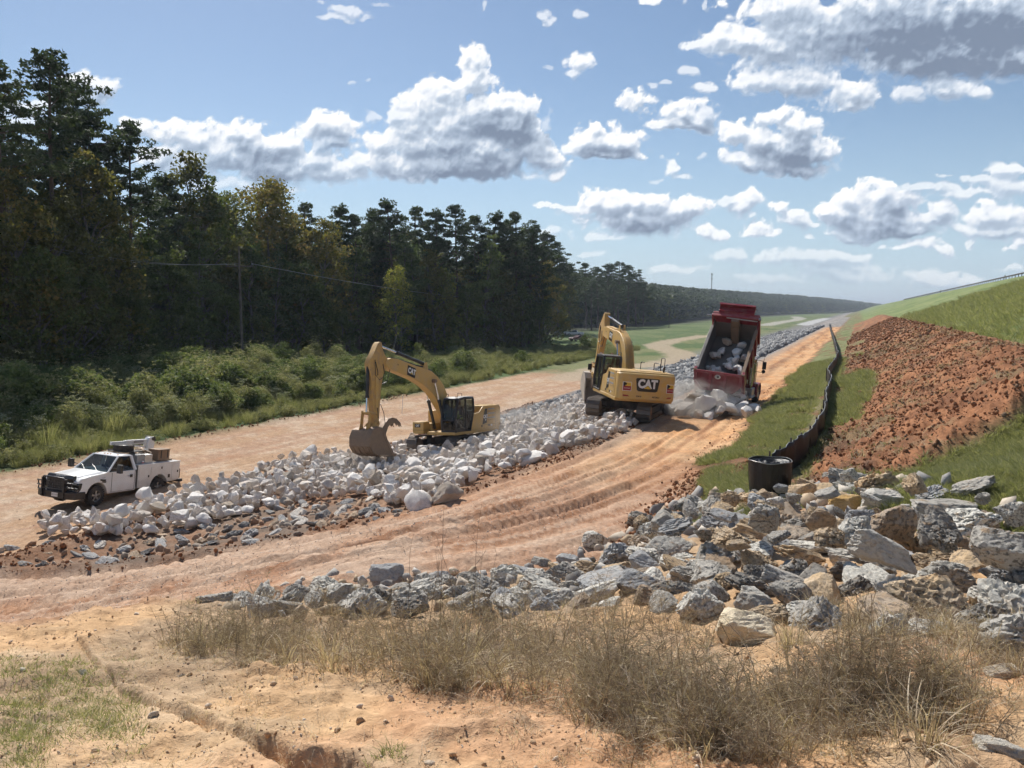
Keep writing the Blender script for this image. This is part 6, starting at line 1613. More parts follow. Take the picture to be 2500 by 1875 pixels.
# ---- foreground boulders
FG = [(1833, 1540, 150, 't', 'flat cream topped slab alone among the dry weeds', 1), (1698, 1236, 128, 'g', 'long dark grey boulder at the upper corner of the pile below the wire roll', 0), (2012, 1276, 118, 'b', 'big brown grey boulder leaning in the middle of the pile', 4),
      (2325, 1240, 172, 'g', 'long flat grey slab lying at the top of the pile by the grass', 7), (2166, 1220, 98, 'p', 'smooth pale grey boulder near the top of the pile', 1), (2140, 1184, 108, 't', 'tan topped boulder at the very top of the pile', 2), (2180, 1312, 134, 'b', 'brown slanted boulder below the smooth pale one', 3),
      (1967, 1356, 170, 't', 'long tan and black slab sloping down through the pile', 7), (1843, 1436, 132, 'd', 'dark grey rough boulder above the cream slab', 8), (1977, 1490, 142, 'w', 'white pitted boulder right of the cream slab', 5), (2320, 1358, 128, 't', 'tan boulder with black hollows near the pile edge', 5),
      (2205, 1440, 142, 'w', 'white boulder riddled with holes low in the pile', 2), (2340, 1420, 142, 'g', 'grey hollowed boulder low in the pile', 8), (2425, 1460, 140, 'w', 'pale honeycombed boulder at the right side of the pile', 5), (2410, 1515, 165, 'g', 'wide pitted grey boulder above the dry grass at the pile foot', 2),
      (2285, 1550, 134, 'w', 'chalky boulder half hidden in tall dry stems', 1), (1614, 1443, 98, 'd', 'dark brown boulder with a shaded face at the pile foot', 4), (1579, 1385, 98, 'l', 'blue grey boulder beside the rutted road', 1), (1465, 1445, 135, 'w', 'long white boulder at the foot of the pile in the weeds', 7),
      (1803, 1320, 92, 't', 'tan holey boulder in the upper part of the pile', 5), (1742, 1310, 82, 't', 'yellowish tan boulder beside the holey one', 0), (2071, 1226, 78, 'y', 'small yellow ochre boulder near the pile top', 4), (2071, 1366, 104, 'p', 'pale rounded boulder below the slanted slab', 6), (2166, 1360, 76, 't', 'tan block beside the pale rounded boulder', 1),
      (2275, 1384, 82, 't', 'light tan boulder under the black hollowed one', 6), (530, 1464, 84, 'g', 'dark grey boulder standing alone at the road edge', 3), (946, 1396, 86, 'l', 'pointed grey boulder on the bank edge', 4), (775, 1422, 44, 'p', 'small pale stone on the bank edge', 6), (718, 1447, 72, 'g', 'grey domed boulder in the dry weeds', 0),
      (708, 1483, 80, 'g', 'low slanting grey boulder in the dry weeds', 3), (841, 1478, 46, 'g', 'small square grey boulder on the bank', 1), (1022, 1449, 96, 'p', 'broad pale boulder behind the tall stems', 7), (946, 1461, 80, 't', 'tan grey boulder in front of the pointed one', 5), (1079, 1404, 42, 'l', 'small blue grey stone behind the stems', 4),
      (1150, 1421, 72, 'd', 'dark rounded boulder on the bank edge', 6), (1287, 1404, 78, 'l', 'tall grey boulder on the bank edge', 4), (1378, 1402, 96, 'g', 'craggy grey boulder at the road side', 0), (1387, 1368, 62, 'l', 'grey boulder perched behind the craggy one', 1), (1323, 1372, 46, 'g', 'small grey pointed stone by the road', 4),
      (1435, 1388, 72, 't', 'tan rough boulder by the rutted road', 5), (1401, 1459, 108, 'w', 'bright white boulder at the weeds', 7), (1268, 1459, 60, 'w', 'white lumpy boulder in the weeds', 6), (1920, 1240, 70, 'd', 'dark craggy boulder right of the wire roll', 0), (1990, 1180, 60, 'b', 'brown low boulder behind the pile', 3),
      (2027, 1168, 40, 'g', 'small domed grey stone at the back of the pile', 6), (1830, 1216, 52, 'b', 'brown stone at the foot of the wire roll', 3), (1880, 1216, 58, 't', 'tan pointed stone at the foot of the wire roll', 4), (2400, 1292, 70, 'p', 'pale stone behind the hollowed boulders', 1), (2465, 1330, 80, 'g', 'grey boulder at the pile edge by the grass', 0)]
COLS = {'g': (.37, .345, .305), 'd': (.22, .20, .175), 'l': (.35, .35, .35), 'p': (.53, .50, .445), 'w': (.64, .61, .54), 't': (.52, .375, .225), 'b': (.34, .25, .17), 'y': (.56, .35, .13)}
CN = {'g': 'grey', 'd': 'dark grey', 'l': 'blue grey', 'p': 'pale grey', 'w': 'whitish', 't': 'tan', 'b': 'brown', 'y': 'ochre'}
taken = []
for (px, py, wd, cc, lab, mi) in FG:
    g = ground_at(px, py + wd * .20)
    slab_ = 'cream topped' in lab
    size = wd / FP * (g[1] * math.cos(PITCH) - g[2] * math.sin(PITCH))
    old = .25 if slab_ else {'g': .75, 'd': .9, 'l': .35, 'p': .3, 'w': .5, 't': .75, 'b': .8, 'y': .3}[cc]
    fl = .60 if ('slab' in lab or 'flat' in lab) else rng.uniform(.70, .92)
    put_rock(RK_OLD[mi], 'boulder', (g[0], g[1] + size * .12, g[2] + size * .16), size * (1.02 if slab_ else (.92 if wd > 110 else 1.05)), (.86, .72, .50) if slab_ else COLS[cc], lab, 'boulder', None, old, asp=(1.08, .82, .95 if slab_ else fl), rot=(.06, .02, .1) if slab_ else (rng.uniform(-.3, .3), (rng.uniform(.3, .5) if 'slop' in lab or 'slant' in lab else rng.uniform(-.25, .25)), rng.uniform(-.5, .5)))
    taken.append((g[0], g[1] + size * .1, size * .8))
FGP = poly_world([(540, 1500), (640, 1440), (760, 1415), (900, 1405), (1080, 1400), (1250, 1395), (1380, 1360), (1500, 1310), (1600, 1255), (1700, 1215), (1900, 1208), (2080, 1180), (2250, 1178), (2400, 1205), (2560, 1250), (2720, 1330), (2720, 1640), (2500, 1600), (2300, 1590), (2100, 1560), (1950, 1550), (1800, 1515), (1650, 1500), (1500, 1500), (1350, 1505), (1100, 1505), (900, 1510), (700, 1520)])
def fsz(x, y, r):
    k = float(np.interp(x, [-4, 0, 3, 8], [.34, .40, .52, .60]))
    return float(np.clip(k * r.lognormal(0, .28), .16, 1.0)) * .80
fp = scatter_pts(FGP, 14000, fsz, 41, taken)
fp.sort(key=lambda q: -q[2] / math.hypot(q[0], q[1]))
nfg = 0
UP = poly_world([(1560, 1320), (1700, 1255), (1900, 1240), (2150, 1215), (2400, 1270), (2500, 1320), (2500, 1500), (2250, 1510), (2050, 1480), (1850, 1440), (1700, 1430), (1560, 1420)])
fp = [(x, y, d, .0) for x, y, d in fp]
upp = [(x, y, d, .40) for x, y, d in scatter_pts(UP, 3000, lambda x, y, r: fsz(x, y, r) * 1.25, 43)][:60]
upp = [(x, y, d / 1.7, z) for x, y, d, z in upp]
N1 = 232 - len(upp)
for (x, y, d, up_) in fp[:N1] + upp:
    cc = 'ggdlpwtbtw'[int(rng.integers(10))]
    if x < 0.5 and cc in 'tb': cc = 'p'
    size = d / .74
    px = CXP + FP * x / (y * math.cos(PITCH) + 3.5 * math.sin(PITCH))
    w_ = 'on the bank edge left of the pointed boulder' if px < 900 else ('on the bank edge right of the pointed boulder' if px < 1350 else ('in the pile left of the wire roll' if px < 1750 else ('in the pile just below the wire roll' if px < 2120 else 'in the pile beside the red soil')))
    w_ += ', back row' if y > (13.6 if px > 1350 else 11.2) else (', front row' if y < (9.6 if px > 1350 else 9.4) else '')
    sz = 'large ' if size > .62 else ('small ' if size < .34 else '')
    put_rock(RK_OLD[int(rng.integers(10))], 'boulder', (x, y, hz(x, y, False) + size * .10 + .05 + up_), size, tuple(np.array(COLS[cc]) * rng.uniform(.85, 1.15)), '%s%s boulder %s' % (sz, CN[cc], w_), 'boulder', '%s%s boulders %s' % (sz, CN[cc], w_), float(rng.uniform(.3, .95)))
q = [(x, y, d) for x, y, d, _ in fp[N1:]]
M['rock_old'] = stuff_rock_mat('weathered_stone', [(0, (.22, .21, .20)), (.4, (.42, .40, .37)), (.7, (.50, .38, .25)), (1, (.55, .52, .47))])
if q: scatter_obj('rubble', with_mat(RK_LOW, M['rock_old']), [(x, y, hz(x, y, False) + .03) for x, y, d in q], rng.uniform(-3, 3, (len(q), 3)), [(d * .6, d * .5, d * .45) for x, y, d in q], label='small stones between the foreground boulders')
for (px, py, wd, lab, c) in ((447, 1653, 26, 'small purplish grey stone on the bare yellow soil', (.30, .24, .22)), (200, 1652, 34, 'pale pointed stone leaning in the gully by the green tuft', (.58, .55, .50)), (1895, 1640, 44, 'low tan stone below the cream slab', (.52, .42, .30)), (2440, 1830, 120, 'pale chalk lump in the lower corner of the bank', (.60, .55, .47)), (2450, 1640, 80, 'pale stone under the dry grass at the pile foot', (.60, .52, .42)), (2390, 1700, 50, 'chalk stone in the weeds near the corner', (.6, .54, .45)), (1000, 1860, 22, 'small stone at the gully hole', (.4, .3, .2)), (640, 1690, 16, 'pale pebble on the bare soil', (.65, .58, .48)), (1325, 1865, 22, 'pale pebble near the lower frame', (.7, .66, .6))):
    g = ground_at(px, py + wd * .2); size = wd / FP * (g[1] * math.cos(PITCH) - g[2] * math.sin(PITCH))
    put_rock(RK_OLD[int(rng.integers(10))], 'stone', (g[0], g[1], g[2] + size * .15), size * 1.1, c, lab, 'stone', None, .25)
print('fg rocks', len(fp), 'white', len(pts_all), 'old', len(op))

# ================================================================== PLANTS
def leaf_mat(name, cols, trans=.35, rough=.7, spec=.25):
    m = bpy.data.materials.new(name); m.use_nodes = True
    nt = m.node_tree; nt.nodes.clear()
    out = nt.nodes.new('ShaderNodeOutputMaterial')
    at = nd(nt, 'ShaderNodeAttribute', attribute_name='leaf')
    oi = nt.nodes.new('ShaderNodeObjectInfo')
    f = mth(nt, 'ADD', mth(nt, 'MULTIPLY', at.outputs['Fac'], .62), mth(nt, 'MULTIPLY', oi.outputs['Random'], .38), clamp=True)
    c = ramp(nt, f, cols)
    df = nt.nodes.new('ShaderNodeBsdfPrincipled'); nt.links.new(c, df.inputs['Base Color']); df.inputs['Roughness'].default_value = rough; df.inputs['Specular IOR Level'].default_value = spec
    tr = nt.nodes.new('ShaderNodeBsdfTranslucent'); nt.links.new(mix(nt, 1.0, c, (1.35, 1.35, .85), 'MULTIPLY'), tr.inputs[0])
    mx_ = nt.nodes.new('ShaderNodeMixShader'); mx_.inputs[0].default_value = trans
    nt.links.new(df.outputs[0], mx_.inputs[1]); nt.links.new(tr.outputs[0], mx_.inputs[2]); nt.links.new(mx_.outputs[0], out.inputs[0])
    return m
def bark_mat(name, c1, c2):
    m, nt, b, out = newmat(name)
    tc = nt.nodes.new('ShaderNodeTexCoord'); mp = nt.nodes.new('ShaderNodeMapping'); mp.inputs['Scale'].default_value = (4, 4, .8)
    nt.links.new(tc.outputs['Object'], mp.inputs[0]); n = noise(nt, mp.outputs[0], 3, 5, .65)
    nt.links.new(ramp(nt, n, [(.35, c1), (.65, c2)]), b.inputs['Base Color']); b.inputs['Roughness'].default_value = .95
    bump(nt, n, .8, .05, b)
    return m
M['pine'] = leaf_mat('pine_needles', [(0, (.032, .050, .028)), (.5, (.062, .088, .046)), (1, (.11, .135, .068))], .28)
M['broad'] = leaf_mat('broad_leaves', [(0, (.050, .070, .026)), (.5, (.095, .125, .042)), (.8, (.16, .175, .06)), (1, (.28, .22, .075))], .45)
M['bronze'] = leaf_mat('bronze_leaves', [(0, (.065, .070, .025)), (.5, (.125, .125, .042)), (.8, (.20, .17, .055)), (1, (.30, .20, .08))], .45)
M['lime'] = leaf_mat('yellow_green_leaves', [(0, (.10, .13, .03)), (.5, (.18, .20, .05)), (1, (.34, .28, .07))], .5)
M['cypress'] = leaf_mat('feathery_leaves', [(0, (.055, .085, .032)), (.5, (.095, .13, .052)), (1, (.15, .18, .07))], .45)
M['bush'] = leaf_mat('bush_leaves', [(0, (.065, .095, .034)), (.45, (.125, .165, .060)), (.8, (.19, .22, .09)), (1, (.28, .29, .15))], .38)
M['bush_pale'] = leaf_mat('pale_bush_leaves', [(0, (.13, .155, .075)), (.6, (.23, .25, .14)), (1, (.46, .46, .36))], .35)
M['weed'] = leaf_mat('weed_leaves', [(0, (.14, .16, .07)), (.6, (.25, .255, .125)), (1, (.40, .37, .22))], .38)
M['grassg'] = leaf_mat('green_grass', [(0, (.165, .185, .075)), (.5, (.26, .27, .125)), (1, (.42, .39, .235))], .42)
M['drygrass'] = leaf_mat('dry_grass', [(0, (.22, .16, .115)), (.35, (.40, .31, .22)), (.7, (.60, .50, .37)), (1, (.82, .73, .57))], .3)
M['drystem'] = leaf_mat('dry_stems', [(0, (.14, .105, .085)), (.4, (.34, .27, .21)), (.75, (.52, .44, .35)), (1, (.74, .66, .54))], .25)
M['bark'] = bark_mat('pine_bark', (.055, .040, .032), (.14, .105, .085))
M['bark2'] = bark_mat('grey_bark', (.075, .068, .06), (.20, .18, .155))

def quads(centres, size, rnd, upbias=.0, aspect=1.7, jit=.4):
    """leaf-sized faces; returns verts, faces, per-vertex random"""
    n = len(centres)
    nrm = rnd.normal(size=(n, 3)); nrm[:, 2] += upbias; nrm /= np.linalg.norm(nrm, axis=1)[:, None]
    a = rnd.normal(size=(n, 3)); a -= nrm * (a * nrm).sum(1)[:, None]; a /= np.linalg.norm(a, axis=1)[:, None]
    b = np.cross(nrm, a)
    sz = size * rnd.uniform(1 - jit, 1 + jit, n)[:, None]
    a = a * sz * .5 * aspect; b = b * sz * .5
    co = np.stack([centres - a - b * .5, centres - a * .1 - b, centres + a, centres - a * .1 + b], 1).reshape(-1, 3)
    f = np.arange(4 * n).reshape(-1, 4)
    return co, f
def leaf_mesh(name, parts, mat):
    co = np.concatenate([p[0] for p in parts]); off = 0; fs = []
    for p in parts: fs.append(p[1] + off); off += len(p[0])
    me = np_mesh(name, co, np.concatenate(fs), mat, False)
    set_col(me, 'leaf', np.concatenate([p[2] for p in parts]))
    return me
def cluster(c, rad, n, size, rnd, flat=.6, up=.3, aspect=1.7, hollow=.5):
    d = rnd.normal(size=(n, 3)); d /= np.linalg.norm(d, axis=1)[:, None]
    r_ = (hollow + (1 - hollow) * rnd.random(n) ** .5)[:, None] * rad * rnd.uniform(.75, 1.15, n)[:, None]
    p = np.asarray(c) + d * r_ * np.array([1, 1, flat])
    co, f = quads(p, size, rnd, up, aspect)
    v = np.clip(.5 + .25 * rnd.normal(size=n) + rnd.normal() * .12, 0, 1)
    return co, f, np.repeat(v, 4)
def trunk_mesh(name, path, r0, r1, limbs, mat, n=8):
    b = MB(); m_ = len(path)
    b.tube(path, r0, n=n, radii=[r0 + (r1 - r0) * (i / (m_ - 1)) ** .8 for i in range(m_)])
    for lp, ra, rb in limbs:
        k = len(lp); b.tube(lp, ra, n=4, radii=[ra + (rb - ra) * i / (k - 1) for i in range(k)])
    return b.mesh(name, mat, 60)
def make_pine(seed, H=24, clear=.5, spread=3.6, dens=42, nbr=36, leaf=.24):
    r = np.random.default_rng(seed)
    path = []; x = y = 0
    for i in range(9):
        path.append((x, y, H * i / 8 * .97)); x += r.normal() * .10; y += r.normal() * .10
    P = np.array(path)
    def at(z): return np.array([np.interp(z, P[:, 2], P[:, 0]), np.interp(z, P[:, 2], P[:, 1]), z])
    parts = []; limbs = []
    for k in range(nbr):
        u = (k + r.random()) / nbr
        z = H * (clear + (1 - clear) * u ** .85 * .97)
        az = k * 2.4 + r.normal() * .5
        L = spread * (math.sin(math.pi * min(1, .22 + u * .86)) ** .7 * .95 + .12) * r.uniform(.55, 1.2)
        rise = r.uniform(.05, .55) * L if u > .25 else r.uniform(-.1, .3) * L
        a = at(z); e = a + np.array([math.cos(az) * L, math.sin(az) * L, rise]); mid = (a + e) / 2 + np.array([0, 0, -.06 * L])
        limbs.append(([tuple(a), tuple(mid), tuple(e)], .02 + .018 * L, .012))
        for q in range(2 + int(L > 1.6) + int(L > 2.6)):
            w_ = 1 - q * .27 * r.uniform(.7, 1.2)
            c = a + (e - a) * max(.3, w_) + r.normal(size=3) * np.array([.35, .35, .18])
            parts.append(cluster(c, r.uniform(.42, .78), dens, leaf, r, .5, .5, 2.6))
    for q in range(4): parts.append(cluster(at(H * .96) + r.normal(size=3) * .4, .7, dens, leaf, r, .8, .4, 2.4))
    for k in range(5):   # dead stubs lower down
        z = H * r.uniform(.25, clear); az = r.uniform(0, 6.28); L = r.uniform(.4, 1.3); a = at(z)
        limbs.append(([tuple(a), tuple(a + np.array([math.cos(az) * L, math.sin(az) * L, r.uniform(-.2, .3)]))], .035, .01))
    return leaf_mesh('pine_crown', parts, M['pine']), trunk_mesh('pine_trunk', path, .30 * H / 24, .06, limbs, M['bark'])
def make_broad(seed, H=16, W=4.2, clear=.12, n=95, dens=46, leaf=.26, mat='broad', conic=.35, flat=.75):
    r = np.random.default_rng(seed)
    path = [(0, 0, 0)]; x = y = 0
    for i in range(1, 7): x += r.normal() * .22; y += r.normal() * .22; path.append((x, y, H * .9 * i / 6))
    P = np.array(path)
    parts = []; limbs = []
    for k in range(n):
        u = r.random() ** .85
        z = H * (clear + (1 - clear) * u)
        prof = (math.sin(math.pi * (u * .88 + .10)) ** .6) * (1 - conic * u)
        az = r.uniform(0, 6.28); rr = W * prof * r.uniform(.35, 1.12) ** .7
        ax = np.interp(z, P[:, 2], P[:, 0]); ay = np.interp(z, P[:, 2], P[:, 1])
        c = np.array([ax + rr * math.cos(az), ay + rr * math.sin(az), z + r.normal() * .3])
        parts.append(cluster(c, r.uniform(.6, 1.25), dens, leaf, r, flat, .5, 1.5))
        if k % 4 == 0:
            z0 = max(.5, z - .55 * rr - 1); limbs.append(([(np.interp(z0, P[:, 2], P[:, 0]), np.interp(z0, P[:, 2], P[:, 1]), z0), ((ax + c[0]) / 2, (ay + c[1]) / 2, (z0 + z) / 2 + .2), tuple(c)], .05 + .02 * rr, .015))
    return leaf_mesh('tree_crown', parts, M[mat]), trunk_mesh('tree_trunk', path, .22 * H / 16, .05, limbs, M['bark2'])
PINES = [make_pine(1, 25, .50, 3.4, 62, 36, .14), make_pine(2, 23, .42, 4.2, 66, 36, .14), make_pine(3, 24, .60, 3.4, 58, 26, .14), make_pine(4, 22, .28, 4.4, 74, 44, .155)]
BROADS = [make_broad(11, 16, 4.0, dens=80, leaf=.19, mat='bronze'), make_broad(12, 14, 4.4, .05, 100, 80, .19, 'bronze'), make_broad(13, 17, 3.6, .15, dens=80, leaf=.19), make_broad(14, 11, 3.6, .02, 70, 80, .18)]
LIMES = [make_broad(21, 13, 3.5, .10, 62, 60, .19, 'lime', .4), make_broad(22, 9, 2.4, .02, 45, 44, .24, 'lime', .5)]
CYPS = [make_broad(31, 15, 3.0, .12, 80, 50, .20, 'cypress', .55, .4), make_broad(32, 12, 2.6, .04, 60, 50, .20, 'cypress', .6, .4)]
def plant_tree(kind, x, y, z, h, label, name, rz=None, wide=1.0, group=None):
    crown, trunk = kind
    H = max(v.co.z for v in trunk.vertices) if 'H' not in trunk else trunk['H']; trunk['H'] = H
    k = h / H
    T = bpy.data.objects.new(name, None); C.objects.link(T); T.location = (x, y, z); T.rotation_euler = (rng.normal() * .015, rng.normal() * .015, rz if rz is not None else rng.uniform(0, 6.28))
    T.scale = (k * wide, k * wide, k)
    tag(T, label, 'tree', group)
    for nm, me in (('crown', crown), ('trunk', trunk)):
        o = bpy.data.objects.new(nm, me); C.objects.link(o); o.parent = T
    return T
def tree_at(kind, px, ytop, dist, label, name, wide=1.0, base=None, group=None):
    """a tree whose tip is surveyed at (px, ytop) from `dist` metres ahead"""
    r_ = ray(px, ytop); p = r_ * (dist / r_[1])
    zb = hz(p[0], p[1], False) if base is None else base
    return plant_tree(kind, p[0], p[1], zb, p[2] - zb, label, name, None, wide, group)
# tree line: picture column, tip height and distance
def line_d(px): return float(np.interp(px, [-300, 0, 250, 500, 750, 1000, 1250, 1380], [60, 63, 78, 98, 118, 134, 148, 158]))
TREES = [   # px, top, dd, kind, label
 (-30, 150, 0, 'p0', 'tall pine cut by the frame at the far left'), (92, 128, 0, 'p2', 'very tall lone pine towering over the wood, long bare trunk'), (15, 300, 6, 'p1', 'dark pine behind the tallest pine'), (190, 215, 6, 'p1', 'broad topped pine right of the tallest pine'), (225, 290, 4, 'p3', 'lower pine tucked beside the broad topped pine'),
 (297, 300, 0, 'p2', 'pine with see through spreading crown against the white cloud'), (150, 300, 5, 'p3', 'pine filling the gap beside the tallest trunk'), (345, 455, 3, 'p0', 'short dark pine right of the see through pine'), (395, 440, 8, 'p3', 'dark tree with a square top left of the dense black one'),
 (440, 435, 6, 'b2', 'round dark tree beside the dense black one'), (495, 435, 4, 'b0', 'dense blackish tree with bushy flat top'), (545, 470, 6, 'b2', 'dark tree right of the dense black one'), (585, 480, 2, 'b2', 'green leafy tree with twiggy top'), (640, 475, 5, 'b1', 'leafy tree with thin upright shoots'), (680, 490, 8, 'b0', 'dark leafy tree left of the small round pine'),
 (742, 502, 6, 'p1', 'small round crowned pine standing in a gap'), (705, 560, 4, 'b2', 'tree below the small round pine'), (820, 512, 6, 'p3', 'pine at the left end of the dome shaped group'), (870, 530, 4, 'p1', 'low pine in the dome shaped group'), (905, 512, 10, 'p0', 'slim pine between the dome shaped pines'), (965, 498, 2, 'p3', 'big dome shaped pine'), (1010, 512, 6, 'p1', 'pine behind the dome shaped one'),
 (1065, 520, 3, 'p3', 'pine with ragged crown right of the dome'), (1118, 508, 2, 'p1', 'tall pine with a notched crown'), (1160, 530, 6, 'p0', 'pine in the notch of the tree line'), (1205, 528, 2, 'p3', 'pine with a narrow rounded crown'), (1230, 540, 5, 'p0', 'pine with a half hidden crown'), (1262, 524, 2, 'p1', 'tallest pine at the end of the near wood'), (1292, 560, 0, 'p3', 'pine leaning out at the end of the near wood'), (1312, 610, 0, 'p3', 'lower pine at the corner of the near wood'), (1322, 655, 0, 'b1', 'low dark tree at the corner of the near wood'),
 (40, 470, -3, 'b0', 'yellowing leafy tree at the foot of the tallest pine'), (130, 520, -4, 'b1', 'yellow green leafy tree by the tallest trunk'), (215, 440, -3, 'b0', 'bronze tinted tall leafy tree'), (265, 560, -3, 'b2', 'leafy tree below the broad topped pine'), (330, 560, -2, 'c0', 'feathery green tree under the see through pine'), (400, 600, -4, 'b3', 'rounded leafy tree in the shade'), (470, 590, -3, 'c0', 'feathery tree left of the utility pole'), (-40, 560, -4, 'b1', 'leafy tree at the left frame edge'),
 (610, 600, -3, 'c1', 'pale feathery tree right of the utility pole'), (665, 620, -4, 'c0', 'feathery tree with drooping sprays'), (720, 640, -5, 'b3', 'leafy tree with a brownish crown'), (785, 575, -3, 'b0', 'bronze green wide tree left of the yellow tree'), (760, 690, -6, 'b3', 'low leafy tree left of the yellow tree'), (850, 610, -2, 'c0', 'feathery tree behind the yellow tree'),
 (955, 655, -12, 'l0', 'bright yellow green tree standing out from the wood'), (975, 600, -5, 'c0', 'light green feathery tree above the yellow tree'), (1010, 605, -4, 'c1', 'green feathery tree right above the yellow tree'), (1095, 668, -5, 'l1', 'small bright green tree right of the yellow tree'), (1060, 640, -4, 'b0', 'dark leafy tree between the two bright ones'), (1180, 600, -3, 'c0', 'feathery tree with a pale top in the dark pines'), (1145, 700, -5, 'b3', 'shaded leafy tree at the wood edge'), (1230, 680, -4, 'b1', 'dark leafy tree near the end of the wood'), (1280, 690, -3, 'b2', 'dark leafy tree at the end of the wood'), (1318, 740, -4, 'b3', 'low dark tree before the parked cars'),
 (1025, 838, -34, 'b3', 'lone young bushy tree standing out in the meadow'), (100, 620, -7, 'b3', 'leafy tree in front of the tallest trunk'), (210, 640, -7, 'b3', 'shaded tree with pale trunk beside it'), (330, 700, -7, 'b3', 'shaded low tree at the wood edge'), (560, 720, -7, 'b3', 'shaded low tree left of the pole'), (440, 740, -6, 'b3', 'rusty leaved low tree in shade'), (830, 760, -9, 'b3', 'bush like tree left of the yellow tree'), (900, 790, -6, 'b3', 'bush like tree at the foot of the wood'), (640, 770, -8, 'b3', 'low tree beside the utility pole foot'),
]
KD = {'p': PINES, 'b': BROADS, 'l': LIMES, 'c': CYPS}
NM = {'p': 'pine_tree', 'b': 'leafy_tree', 'l': 'yellow_tree', 'c': 'cypress_tree'}
for (px, top, dd, kd, lab) in TREES:
    tree_at(KD[kd[0]][int(kd[1])], px, top, line_d(px) + dd, lab, NM[kd[0]], wide=1.0 if kd[0] != 'p' else 1.08)
for k, (px, top, d) in enumerate([(1322, 575, 240), (1348, 598, 245), (1372, 628, 250), (1392, 650, 262), (1338, 660, 236), (1366, 690, 238)]):
    tree_at([PINES[3], PINES[1], PINES[3], PINES[1], BROADS[3], BROADS[1]][k], px, top, d, ['tall pine standing behind the parked vehicles', 'second pine behind the parked vehicles, a little lower', 'pine right above the far white pickup', 'last pine of the row behind the parked vehicles', 'dark leafy tree behind the white sport utility vehicle', 'low leafy tree behind the far white pickup'][k], 'pine_tree' if k < 4 else 'leafy_tree', 1.35)
# second stand, farther right
for k, (px, top, d) in enumerate([(1392, 652, 300), (1432, 645, 310), (1458, 655, 325), (1485, 648, 330), (1512, 640, 340), (1535, 650, 345), (1556, 668, 350), (1572, 690, 360), (1445, 690, 290), (1500, 690, 310)]):
    tree_at(PINES[k % 4] if k != 4 else PINES[2], px, top, d, ['dark pine just past the near wood', 'round pine in the farther stand', 'dark pine in the middle of the farther stand', 'pine in the farther stand beside the see through one', 'see through pine on the skyline of the farther stand', 'airy pine at the right end of the farther stand', 'low pine where the farther stand slopes down', 'lowest pine at the end of the farther stand', 'front pine of the farther stand', 'front pine below the skyline pines'][k], 'pine_tree', 1.5)
# the wood behind the front trees
def joined(kind):
    crown, trunk = kind
    me = crown.copy()
    n0 = len(crown.vertices)
    co = np.empty(n0 * 3, np.float32); crown.vertices.foreach_get('co', co); co = co.reshape(-1, 3)
    tv = np.array([v.co[:] for v in trunk.vertices])
    bm = bmesh.new(); bm.from_mesh(crown)
    b2 = bmesh.new(); b2.from_mesh(trunk)
    off = [bm.verts.new(v.co) for v in b2.verts]
    for f in b2.faces:
        nf = bm.faces.new([off[v.index] for v in f.verts]); nf.material_index = 1
    m2 = bpy.data.meshes.new(crown.name + '_whole'); bm.to_mesh(m2); bm.free(); b2.free()
    m2.materials.append(crown.materials[0]); m2.materials.append(trunk.materials[0])
    return m2
PJ = [joined(k) for k in PINES]; BJ = [joined(k) for k in BROADS]
r = np.random.default_rng(9)
pos, scl, idx = [], [], []
for k in range(330):
    px = r.uniform(-420, 1290); d = line_d(px) + r.uniform(5, 60)
    rr_ = ray(px, 800); p = rr_ * (d / rr_[1]); z = hz(p[0], p[1], False)
    top = float(np.interp(px, [-300, 0, 240, 330, 420, 700, 740, 850, 980, 1290, 1385], [520, 520, 500, 560, 540, 575, 600, 575, 560, 585, 670]))
    ht = (ray(px, top)[2] / ray(px, top)[1]) * d - z
    ht = min(ht, 26) * r.uniform(.72, 1.0)
    j = int(r.integers(8)); H = 24 if j < 4 else 15
    pos.append((p[0], p[1], z)); scl.append((ht / H * 1.25, ht / H * 1.25, ht / H)); idx.append(j)
scatter_obj('woods', PJ + BJ, pos, np.stack([np.zeros(len(pos)), np.zeros(len(pos)), r.uniform(0, 6.28, len(pos))], 1), scl, idx, label='the wood that stands behind the front row of trees')
# undergrowth at the wood's foot
# ---- far forest
def far_tree(seed, pine):
    r_ = np.random.default_rng(seed); parts = []
    for k in range(26):
        u = r_.random(); z = 5 + 13 * u if pine else 2 + 13 * u
        rad = 3.2 * math.sin(math.pi * (.15 + .8 * u)); az = r_.uniform(0, 6.28); q = rad * r_.random() ** .5
        parts.append(cluster((q * math.cos(az), q * math.sin(az), z), 1.5, 16, 1.0, r_, .7, .5, 1.3))
    me = leaf_mesh('far_tree', parts, M['pine'] if pine else M['broad'])
    return me
FT = [far_tree(k, k % 3 != 2) for k in range(5)]
pos, scl = [], []
def ftop(px): return float(np.interp(px, [1380, 1560, 1700, 1800, 1950, 2050, 2110, 2160], [668, 694, 706, 712, 722, 731, 738, 744]))
for k in range(5200):
    px = r.uniform(1340, 2150)
    d0 = float(np.interp(px, [1340, 1560, 1650, 1750, 1900, 2000, 2120], [330, 370, 520, 700, 1150, 1400, 1800]))
    d = d0 * (1 + .55 * r.random() ** 1.5)
    z0 = -8.0
    base_h = 17
    topz = ray(px, ftop(px)); tz = topz[2] / topz[1] * d
    ground_z = z0 + max(0, (tz - z0 - base_h)) * min(1, (d / d0 - 1) / .3)
    h = min(base_h, max(6, tz - ground_z)) * r.uniform(.7, 1.02)
    p = ray(px, 760); x = p[0] / p[1] * d
    pos.append((x, d, ground_z)); w_ = h / 17 * r.uniform(1.0, 1.5) * (1 + d / 2600); scl.append((w_, w_, h / 17))
scatter_obj('far_forest', FT, pos, np.stack([np.zeros(len(pos)), np.zeros(len(pos)), r.uniform(0, 6.28, len(pos))], 1), scl, label='the far forest that closes the valley below the sky')

